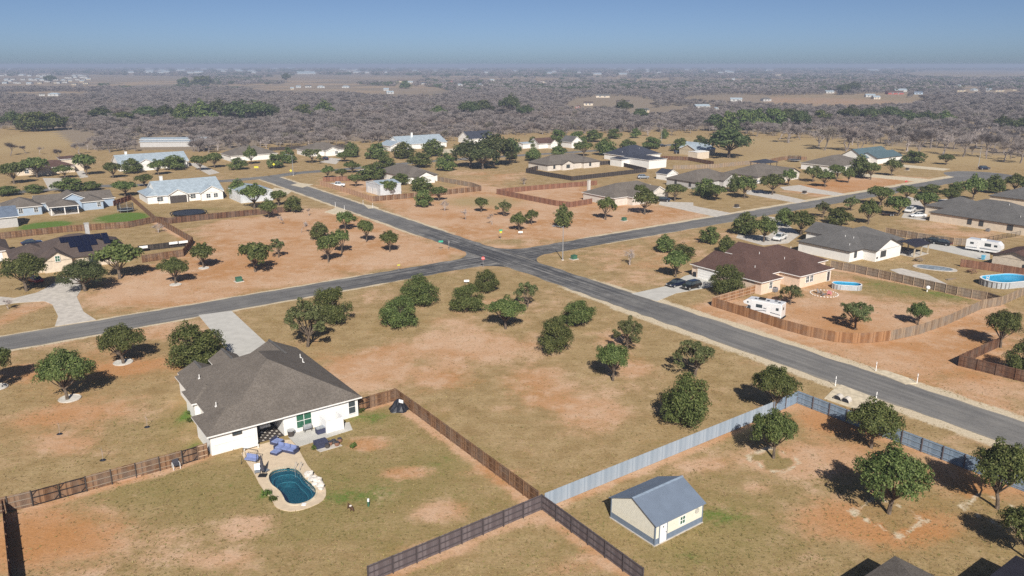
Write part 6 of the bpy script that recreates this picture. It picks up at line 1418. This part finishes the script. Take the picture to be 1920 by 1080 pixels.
def dog():
    t = thing('dog', "brown and white dog nosing the lawn near the pool", 'dog', at(657, 957), -.9)
    me_ = bpy.data.meshes.new('body'); V_ = [(-.32,0,.5),(0,0,.5),(.28,0,.52),(.45,0,.50),(.6,0,.36),(.72,0,.27),(.3,.1,.3),(.32,.11,.03),(.3,-.1,.3),(.26,-.11,.03),(-.3,.1,.34),(-.36,.11,.2),(-.32,.11,.03),(-.3,-.1,.34),(-.38,-.11,.2),(-.36,-.11,.03),(-.45,0,.58),(-.6,0,.68)]
    Ed = [(0,1),(1,2),(2,3),(3,4),(4,5),(2,6),(6,7),(2,8),(8,9),(0,10),(10,11),(11,12),(0,13),(13,14),(14,15),(0,16),(16,17)]
    me_.from_pydata(V_, Ed, []); o = link(bpy.data.objects.new('body', me_), t); me_.materials.append(M['fur_brown'])
    sk = o.modifiers.new('skin', 'SKIN'); rad = [.14,.16,.17,.11,.09,.05,.06,.04,.06,.04,.07,.045,.035,.07,.045,.035,.035,.02]
    for i, v in enumerate(me_.skin_vertices[0].data): v.radius = (rad[i], rad[i]); v.use_root = (i == 1)
    o.modifiers.new('sub', 'SUBSURF').levels = 1; o.modifiers['sub'].render_levels = 2
    for s in (-1, 1): b = MB(); b.ball((0, 0, 0), .06, 6, 4, sq=(1, .4, 1)); b.build('ear', M['fur_brown'], t).location = (.5, s*.09, .43)
    b = MB(); b.ball((0, 0, 0), .15, 8, 5, sq=(1.1, 1.05, .7)); b.build('white_patch', M['fur_white'], t).location = (.12, 0, .58)
dog()
for u, v in ((112,814),(276,801),(193,863)):
    t = thing('sapling', "thin staked sapling in a dark planting spot on the side lawn", 'sapling', at(u, v), 0, "saplings on the side lawn")
    b = MB(); b.tube([(0,0,0),(.03,.02,.9),(.0,.05,1.8)], [.03, .02, .008], 5)
    for k in range(6): a = k*1.1; b.tube([(.02,.02,.8 + k*.15), (.25*math.cos(a), .25*math.sin(a), 1.1 + k*.15)], [.012, .004], 3)
    b.build('stem', M['bark_grey'], t); b = MB(); b.ball((0, 0, .02), .32, 9, 4, sq=(1.2, 1, .35)); b.build('planting_mound', M['tarp'], t)
# white kerbed beds
for u, v in ((131,748),(231,680),(-6,727)):
    p = at(u, v); t = thing('tree_bed', "round pale gravel bed with a kerb around an oak trunk", 'tree bed', p, 0, "kerbed tree beds"); n = 28
    b = MB(); b.add([(1.3*math.cos(2*math.pi*k/n), 1.3*math.sin(2*math.pi*k/n), .11) for k in range(n)], [tuple(range(n))]); b.build('gravel', M['bed_gravel'], t)
    b = MB(); b.tube([(1.35*math.cos(2*math.pi*k/n), 1.35*math.sin(2*math.pi*k/n), .07) for k in range(n + 1)], .1, 6); b.build('kerb', M['concrete'], t)
for u, v in ((382,503),(329,534)):
    p = at(u, v); t = thing('tree_bed', "small pale stone ring around an oak beside the brown yard fence", 'tree bed', p, 0, "small stone rings"); n = 20
    b = MB(); b.add([(1.1*math.cos(2*math.pi*k/n), 1.1*math.sin(2*math.pi*k/n), .09) for k in range(n)], [tuple(range(n))]); b.build('gravel', M['bed_gravel'], t)
    b = MB(); b.tube([(1.15*math.cos(2*math.pi*k/n), 1.15*math.sin(2*math.pi*k/n), .06) for k in range(n + 1)], .08, 6); b.build('kerb', M['concrete'], t)

# ------------------------------------------------------------------ fire ring, tanks, trampolines
t = thing('fire_ring', "white stone ring in the motorhome yard", 'fire ring', at(1545, 551), 0)
for k in range(26):
    b = MB(); b.ball((0,0,0), .16, 6, 4, sq=(1.4, 1, .8)); o = b.build('stone', M['rock'], t); a = 2*math.pi*k/26; o.location = (2.6*math.cos(a), 2.6*math.sin(a), .08); o.rotation_euler = (0, 0, a + 1.57)
def adir(p, rz, m, label, grp):
    t = thing('garden_chair', label, 'chair', p, rz, grp)
    b = MB(); b.add([(-.3,-.35,.38),(.3,-.35,.38),(.3,.3,.28),(-.3,.3,.28)], [(0,1,2,3)]); b.box(-.3, -.36, .33, .3, -.33, .39); b.build('seat', M[m], t)
    b = MB(); b.add([(-.3,.28,.28),(.3,.28,.28),(.34,.62,1.05),(-.34,.62,1.05)], [(0,1,2,3)]); b.build('backrest', M[m], t)
    for x in (-.38, .38): b = MB(); b.box(x - .06, -.4, .52, x + .06, .4, .56); b.build('arm', M[m], t)
    for x in (-.36, .36):
        for y in (-.36, .34): b = MB(); b.box(-.03, -.03, 0, .03, .03, .52); b.build('leg', M[m], t).location = (x, y, 0)
adir(at(1555,553), 2.6, 'pink', "pink garden chair inside the white stone ring", None)
for u, v, rz in ((1537,551,1.0),(1543,555,1.8)): adir(at(u, v), rz, 'silver_paint', "grey garden chair inside the white stone ring", "grey chairs in the stone ring")
t = thing('septic_riser', "white domed tank cap standing on the motorhome yard lawn", 'tank cap', at(1738, 547), 0)
b = MB(); b.cyl(0, 0, 0, .6, .12, sides=8); b.build('stand', M['trim_white'], t); b = MB(); b.ball((.1, 0, .85), .42, 10, 6); b.build('dome', M['sign_white'], t)
def trampoline(label, p, r, h, net):
    t = thing('trampoline', label, 'trampoline', p, 0); n = 28
    ring = [(r*math.cos(2*math.pi*k/n), r*math.sin(2*math.pi*k/n), h) for k in range(n + 1)]
    b = MB(); b.poly([(x*.9, y*.9, h) for x, y, _ in ring[:-1]]); b.build('mat', M['tarp'], t)
    b = MB(); b.tube(ring, .14, 6); b.build('pad', M['silver_paint'] if net else M['black_metal'], t)
    for k in range(0, n, 4):
        x, y, _ = ring[k]; b = MB(); b.cyl(0, 0, 0, h + (1.9 if net else 0), .04, sides=5); b.build('pole', M['grey_metal'], t).location = (x, y, 0)
    if net:
        b = MB()
        for k in range(n*2):
            a = 2*math.pi*k/(n*2); b.box(r*math.cos(a) - .02, r*math.sin(a) - .02, h, r*math.cos(a) + .02, r*math.sin(a) + .02, h + 1.8)
        for z in (.3, .7, 1.1, 1.5, 1.8): b.tube([(x, y, h + z) for x, y, _ in ring], .03, 3)
        o = b.build('net', M['black_metal'], t); o["kind"] = "stuff"
trampoline("netted trampoline on the green lawn of the blue house", at(236, 397), 2.3, .8, True)
trampoline("wide low round black trampoline behind the brown fence coloured dark for shade", at(354, 403), 5.2, .8, False)
trampoline("netted trampoline beside the far brown fence", at(1489, 303), 2.8, .9, True)

# ------------------------------------------------------------------ road furniture
def post_sign(name, label, p, face_m, shape, size, h, rz=0, cat='road sign', back=None, text=None):
    t = thing(name, label, cat, p, rz); b = MB(); b.cyl(0, .05, 0, h, .04, sides=6); b.build('post', M['grey_metal'], t)
    if shape == 'oct': pts = [(size*math.cos(math.pi/8 + k*math.pi/4), size*math.sin(math.pi/8 + k*math.pi/4)) for k in range(8)]
    elif shape == 'round': pts = [(size*math.cos(k*math.pi/10), size*math.sin(k*math.pi/10)) for k in range(20)]
    elif shape == 'diamond': pts = [(size, 0), (0, size), (-size, 0), (0, -size)]
    else: pts = [(-size, -size*.4), (size, -size*.4), (size, size*.4), (-size, size*.4)]
    b = MB(); n = len(pts); zc = h - size*.5
    b.add([(x, 0, z + zc) for x, z in pts] + [(x, .025, z + zc) for x, z in pts], [tuple(range(n)), tuple(range(n, 2*n))[::-1]] + [(i, n + i, n + (i+1) % n, (i+1) % n) for i in range(n)])
    pl = b.build('plate', M[face_m], t)
    if text:
        cu = bpy.data.curves.new('lettering', 'FONT'); cu.body = text[0]; cu.size = text[1]; cu.align_x = 'CENTER'; cu.align_y = 'CENTER'; cu.extrude = .004
        tmp = bpy.data.objects.new('lettering', cu); C.objects.link(tmp); bpy.context.view_layer.update()
        me_ = bpy.data.meshes.new_from_object(tmp.evaluated_get(bpy.context.evaluated_depsgraph_get())); bpy.data.objects.remove(tmp)
        me_.materials.clear(); me_.materials.append(M['sign_white'])
        o = link(bpy.data.objects.new('lettering', me_), pl); o.location = (0, -.012, zc); o.rotation_euler = (math.pi/2, 0, 0)
    return t
post_sign('stop_sign', "red stop sign at the near corner of the crossroads", at(906, 502), 'sign_red', 'oct', .42, 2.4, .1, text=("STOP", .32))
t = post_sign('street_name_sign', "green street name plates on a post at the crossroads", at(827, 470), 'sign_green', 'rect', .55, 2.6, .2)
post_sign('road_sign', "grey back of a sign by the street name post", at(842, 469), 'silver_paint', 'oct', .42, 2.3, 2.2)
t = post_sign('street_name_sign', "green and yellow street sign on the orange earth corner", at(939, 449), 'sign_green', 'rect', .5, 2.7, .5)
b = MB(); b.box(-.35, -.03, 1.7, .35, 0, 2.25); b.build('yellow_plate', M['sign_yellow'], t)
post_sign('road_marker', "narrow yellow marker on the left verge of the cross road", at(748, 508), 'sign_yellow', 'rect', .32, 1.5, .3)
post_sign('road_sign', "round yellow sign beside the far tee junction", at(514, 318), 'sign_yellow', 'diamond', .62, 2.6)
post_sign('road_sign', "yellow diamond sign on the grass at the far tee junction", at(546, 329), 'sign_yellow', 'diamond', .6, 2.3)
post_sign('road_sign', "wide yellow board facing the end of the main road", at(481, 320), 'sign_yellow', 'rect', .95, 2.0)
post_sign('yard_sign', "white yard sign under an oak on the orange earth lot", at(976, 440), 'sign_white', 'rect', .6, 1.0, .1, cat='yard sign')
post_sign('yard_sign', "small white board between the oaks by the stop sign", at(875, 532), 'sign_white', 'rect', .55, .9, .1, cat='yard sign')
post_sign('yard_sign', "red board on a stake at the edge of the far cross road", at(1698, 349), 'sign_red', 'rect', .8, 2.2, .6, cat='yard sign')
def street_light(label, p, h, rz):
    t = thing('street_light', label, 'street light', p, rz); b = MB(); b.tube([(0,0,0),(0,0,h*.5),(0,0,h)], [.13, .10, .07], 8, 0, True); b.build('pole', M['grey_metal'], t)
    b = MB(); b.tube([(0,0,h - .4),(-.8,0,h - .05),(-2.0,0,h + .1)], [.05, .045, .04], 6); b.build('arm', M['grey_metal'], t)
    b = MB(); b.box(-.45, -.17, -.08, .3, .17, .08); b.build('lamp_head', M['silver_paint'], t, bevel=.03).location = (-2.2, 0, h + .1)
    b = MB(); b.cyl(0, 0, 0, .18, .32, sides=10); b.build('base', M['concrete'], t)
street_light("tall grey street light at the crossroads", at(1055, 488), 8.1, .1)
street_light("grey street light at the far tee junction", at(550, 329), 8.5, .1)
street_light("grey street light on the far side street among round oaks", at(1240, 264), 8.5, .1)
street_light("pale street light behind the car at the turning circle", at(1834, 315), 9, .1)
def util_box(label, p, rz=ANG, m='box_green'):
    t = thing('transformer_box', label, 'utility box', p, rz); b = MB(); b.box(-.9, -.8, 0, .9, .8, .12); b.build('pad', M['concrete'], t)
    b = MB(); b.box(-.6, -.55, .12, .6, .5, .95); b.build('cabinet', M[m], t, bevel=.03); b = MB(); b.box(-.62, -.6, .95, .62, .52, 1.0); b.build('lid', M[m], t)
util_box("green transformer box on the orange lot beyond the crossroads", at(1170, 414)); util_box("green utility box near the base of the street light", at(1076, 486))
util_box("green transformer box on the verge left of the crossroads", at(448, 528)); util_box("dark utility box on the lawn across the cross road", at(1381, 389), m='trim_dark'); util_box("dark utility box between two far driveways", at(1508, 363), m='trim_dark'); util_box("dark utility box near the turning circle", at(1701, 319), m='trim_dark')
for u, v in ((1566,724),(1642,754),(1642,696),(1719,719),(629,388),(646,394),(681,384),(699,390)):
    t = thing('marker_post', "slim white marker post beside a concrete culvert", 'marker post', at(u, v), 0, "white culvert marker posts")
    b = MB(); b.box(-.045, -.025, 0, .045, .025, 1.5); b.build('post', M['sign_white'], t); b = MB(); b.box(-.047, -.028, .95, .047, .028, 1.1); b.build('reflector', M['silver_paint'], t)
def culvert(px_, label, pipes):
    q = wp(px_); c = sum(q, Vector((0, 0))) / len(q); t = thing('culvert_apron', label, 'culvert', (c.x, c.y, 0))
    b = MB(); b.prism([(p.x - c.x, p.y - c.y) for p in q], -.05, .09); b.build('apron', M['caliche'], t)
    for u, v in pipes:
        p = at(u, v).xy - c; d = Vector((-.72, -.69, 0)); b = MB(); b.tube([Vector((p.x, p.y, .25)) - d*.2, Vector((p.x, p.y, .22)) + d*.8], [.52, .50], 14, 0); b.build('pipe', M['concrete'], t)
        b = MB(); b.tube([Vector((p.x, p.y, .26)) + d*.66, Vector((p.x, p.y, .26)) + d*.70], [.47, .47], 14, 0, True); b.build('pipe_shade', M['tarp'], t)  # black disc stands in for the shade inside the pipe
culvert([(1577,722),(1655,752),(1640,765),(1610,770),(1545,748),(1560,733)], "concrete culvert apron with two pipe mouths beside the blue fence", [(1574,748),(1589,753)])
culvert([(1641,698),(1660,695),(1712,712),(1718,719),(1697,721)], "pale concrete culvert apron across the road from the blue fence", [])
culvert([(608,398),(632,389),(648,393),(650,400),(625,402)], "pale concrete culvert apron left of the main road", [])
culvert([(682,384),(700,386),(710,390),(690,391)], "pale concrete culvert apron beside the brown workshop fence", [])
for u, v, n_ in ((500,928,10),(512,940,6),(368,846,9),(678,772,6),(662,838,6),(360,775,8),(358,790,8),(590,842,6)):   # green weeds at wall and deck feet
    cs = [(nrg.uniform(-.3, .3), nrg.uniform(-.3, .3), .1) for _ in range(n_)]
    o = link(bpy.data.objects.new('weed_clump', leaf_mesh('weed_clump', cs, [.35]*n_, 160, .2, M['weed'], int(u), 0.02))); o.location = at(u, v); lb = {500: "along the left edge of the pool deck", 512: "along the left edge of the pool deck", 368: "at the fence end by the pool house corner", 678: "by the garden gate", 662: "beside the clay pots", 590: "beside the slatted crate"}.get(u, "along the side wall of the pool house"); tag(o, "low green weeds " + lb, 'weeds', "weeds " + lb)

# ------------------------------------------------------------------ clutter in the back yards
def yard_table(label, p, rz, m):
    t = thing('picnic_table', label, 'table', p, rz)
    for y in (-.3, 0, .3): b = MB(); b.box(-.9, y - .14, .72, .9, y + .14, .77); b.build('top_board', M[m], t)
    for y in (-.75, .75): b = MB(); b.box(-.9, y - .14, .42, .9, y + .14, .47); b.build('bench_board', M[m], t)
    for x in (-.65, .65):
        b = MB(); b.tube([(x, -.75, 0), (x, -.2, .72)], .05, 4); b.tube([(x, .75, 0), (x, .2, .72)], .05, 4); b.tube([(x, -.85, .4), (x, .85, .4)], .05, 4); b.build('leg_frame', M[m], t)
yard_table("weathered picnic table beside the half-built pool", at(1722, 490), .6, 'cedar_weather')
yard_table("reddish picnic table by the steps of the large oval pool", at(1822, 512), .3, 'cedar_red')
def stack(label, p, rz, n_, m):
    t = thing('lumber_stack', label, 'lumber', p, rz); r = random.Random(label)
    for i in range(n_): b = MB(); b.box(-1.2, -.06, 0, 1.2, .06, .08); o = b.build('board', M[m], t); o.location = (r.uniform(-.2, .2), (i % 4) * .15 - .25, .02 + (i // 4) * .09); o.rotation_euler = (0, 0, r.uniform(-.06, .06))
stack("grey lumber stack beside the half-built pool", at(1783, 524), .4, 10, 'cedar_weather')
stack("pale boards lying along the foot of the brown fence", at(243, 897), ANG, 5, 'cedar_pale')
def bin_(label, p, m):
    t = thing('wheeled_bin', label, 'bin', p, ANG); b = MB(); b.add([(-.25,-.28,.05),(.25,-.28,.05),(.25,.28,.05),(-.25,.28,.05),(-.32,-.36,1.0),(.32,-.36,1.0),(.32,.36,1.0),(-.32,.36,1.0)], [(0,3,2,1),(4,5,6,7),(0,1,5,4),(1,2,6,5),(2,3,7,6),(3,0,4,7)]); b.build('body', M[m], t)
    b = MB(); b.box(-.35, -.4, 1.0, .35, .38, 1.08); b.build('lid', M[m], t)
    for s_ in (-1, 1): wheel(t, 0, s_*.3, .12, .06)
bin_("dark bin at the corner of the white and stone house", at(1641, 490), 'tarp'); bin_("dark bin beside the garage of the maroon-roofed house", at(1303, 519), 'tarp'); bin_("blue bin beside the cream workshop", at(1843, 487), 'pool_liner')
for u, v in ((1698,470),(1690,476),(1704,480)):
    t = thing('patio_chair', "dark patio chair under the dark ribbed patio cover", 'chair', at(u, v), u * .7, "chairs under the dark patio cover")
    b = MB(); b.box(-.3, -.3, .38, .3, .3, .46); b.build('seat', M['umbrella_cloth'], t); b = MB(); b.box(-.3, .24, .46, .3, .31, 1.0); b.build('backrest', M['umbrella_cloth'], t)
    for x in (-.26, .26):
        for y in (-.26, .26): b = MB(); b.box(-.025, -.025, 0, .025, .025, .4); b.build('leg', M['black_metal'], t).location = (x, y, 0)
# ------------------------------------------------------------------ dry grass tufts on the lawns
def tuft(seed, m):
    r = random.Random(seed); b = MB()
    for _ in range(9):
        a = r.uniform(0, 6.28); d = Vector((math.cos(a), math.sin(a), 0)); p = d * r.uniform(0, .09); n_ = Vector((-d.y, d.x, 0)) * r.uniform(.012, .022)
        b.add([p - n_, p + n_, p + d * r.uniform(.05, .2) + Vector((0, 0, r.uniform(.06, .16)))], [(0, 1, 2)])
    return b.mesh('tuft', m)
M['straw_leaf'] = leafmat('straw_leaf', (0.24, 0.18, 0.075), (0.48, 0.38, 0.185), (0.55, 0.46, 0.26)); M['olive_leaf'] = leafmat('olive_leaf', (0.12, 0.12, 0.035), (0.27, 0.25, 0.085), (0.36, 0.31, 0.13))
n = 190000
tx = nrg.uniform(-110, 130, n); ty = 58 + 190 * nrg.random(n) ** 1.4
tu, tv = project(tx, ty)
ix = np.clip(np.searchsorted(gx, tx), 0, nx - 1); iy = np.clip(np.searchsorted(gy, ty), 0, ny - 1)
so = soil[iy * nx + ix]; gr = green[iy * nx + ix]
pat = np.sin(tx * .35 + 2 * np.sin(ty * .21)) * np.sin(ty * .31 + 1.5 * np.sin(tx * .17)); pat = pat + .5 * np.sin(tx * 1.1 + ty * .9) * np.sin(ty * 1.3 - tx * .7)
keep = (tu > -30) & (tu < 1960) & (tv < 1100) & (nrg.random(n) < np.clip(1.0 - so * 1.15 + gr * .4 + pat * .3, .03, 1))
dM = np.abs((tx - XC.x) * nrm(MAIN_D).x + (ty - XC.y) * nrm(MAIN_D).y); dC = np.abs((tx - XC.x) * nrm(CROSS_D).x + (ty - XC.y) * nrm(CROSS_D).y)
keep &= (dM > HW_M + .9) & (dC > HW_C + .8) & (np.hypot(tx - XC.x, ty - XC.y) > 15)
for sl in SLABS: keep &= ~inpoly(tx, ty, [tuple(p) for p in sl])
lx = (tx - O1.x) * E1.x + (ty - O1.y) * E1.y; ly = (tx - O1.x) * E2.x + (ty - O1.y) * E2.y
keep &= ~((lx > 0) & (lx < 20) & (ly > .3) & (ly < 25))
tx, ty, gr = tx[keep], ty[keep], gr[keep]; gk = nrg.random(len(tx)) < np.clip(gr * 1.1 - .12, 0.05, .8)
for nm, kk, mt in (("dry_grass", ~gk, 'straw_leaf'), ("green_grass", gk, 'olive_leaf')):
    scatter(nm, np.stack([tx[kk], ty[kk], np.zeros(kk.sum())], -1), 0.5 + 0.75 * nrg.random(kk.sum()) ** 2, [tuft(60 + i, M[mt]) for i in range(4)])
# ------------------------------------------------------------------ air
b = MB(); b.box(-34000, -34000, -3.0, 34000, 34000, 47.0)
hz = b.build('haze', None); hz["kind"] = "stuff"; hz.data.materials.clear()
m = bpy.data.materials.new('haze'); m.use_nodes = True; nt = m.node_tree; nt.nodes.remove(nt.nodes["Principled BSDF"])
pv = N(nt, "ShaderNodeVolumePrincipled"); pv.inputs["Color"].default_value = (0.54, 0.65, 0.86, 1); pv.inputs["Density"].default_value = 0.00027; pv.inputs["Anisotropy"].default_value = 0.0
nt.links.new(pv.outputs[0], nt.nodes["Material Output"].inputs["Volume"]); hz.data.materials.append(m); hz.display_type = 'WIRE'
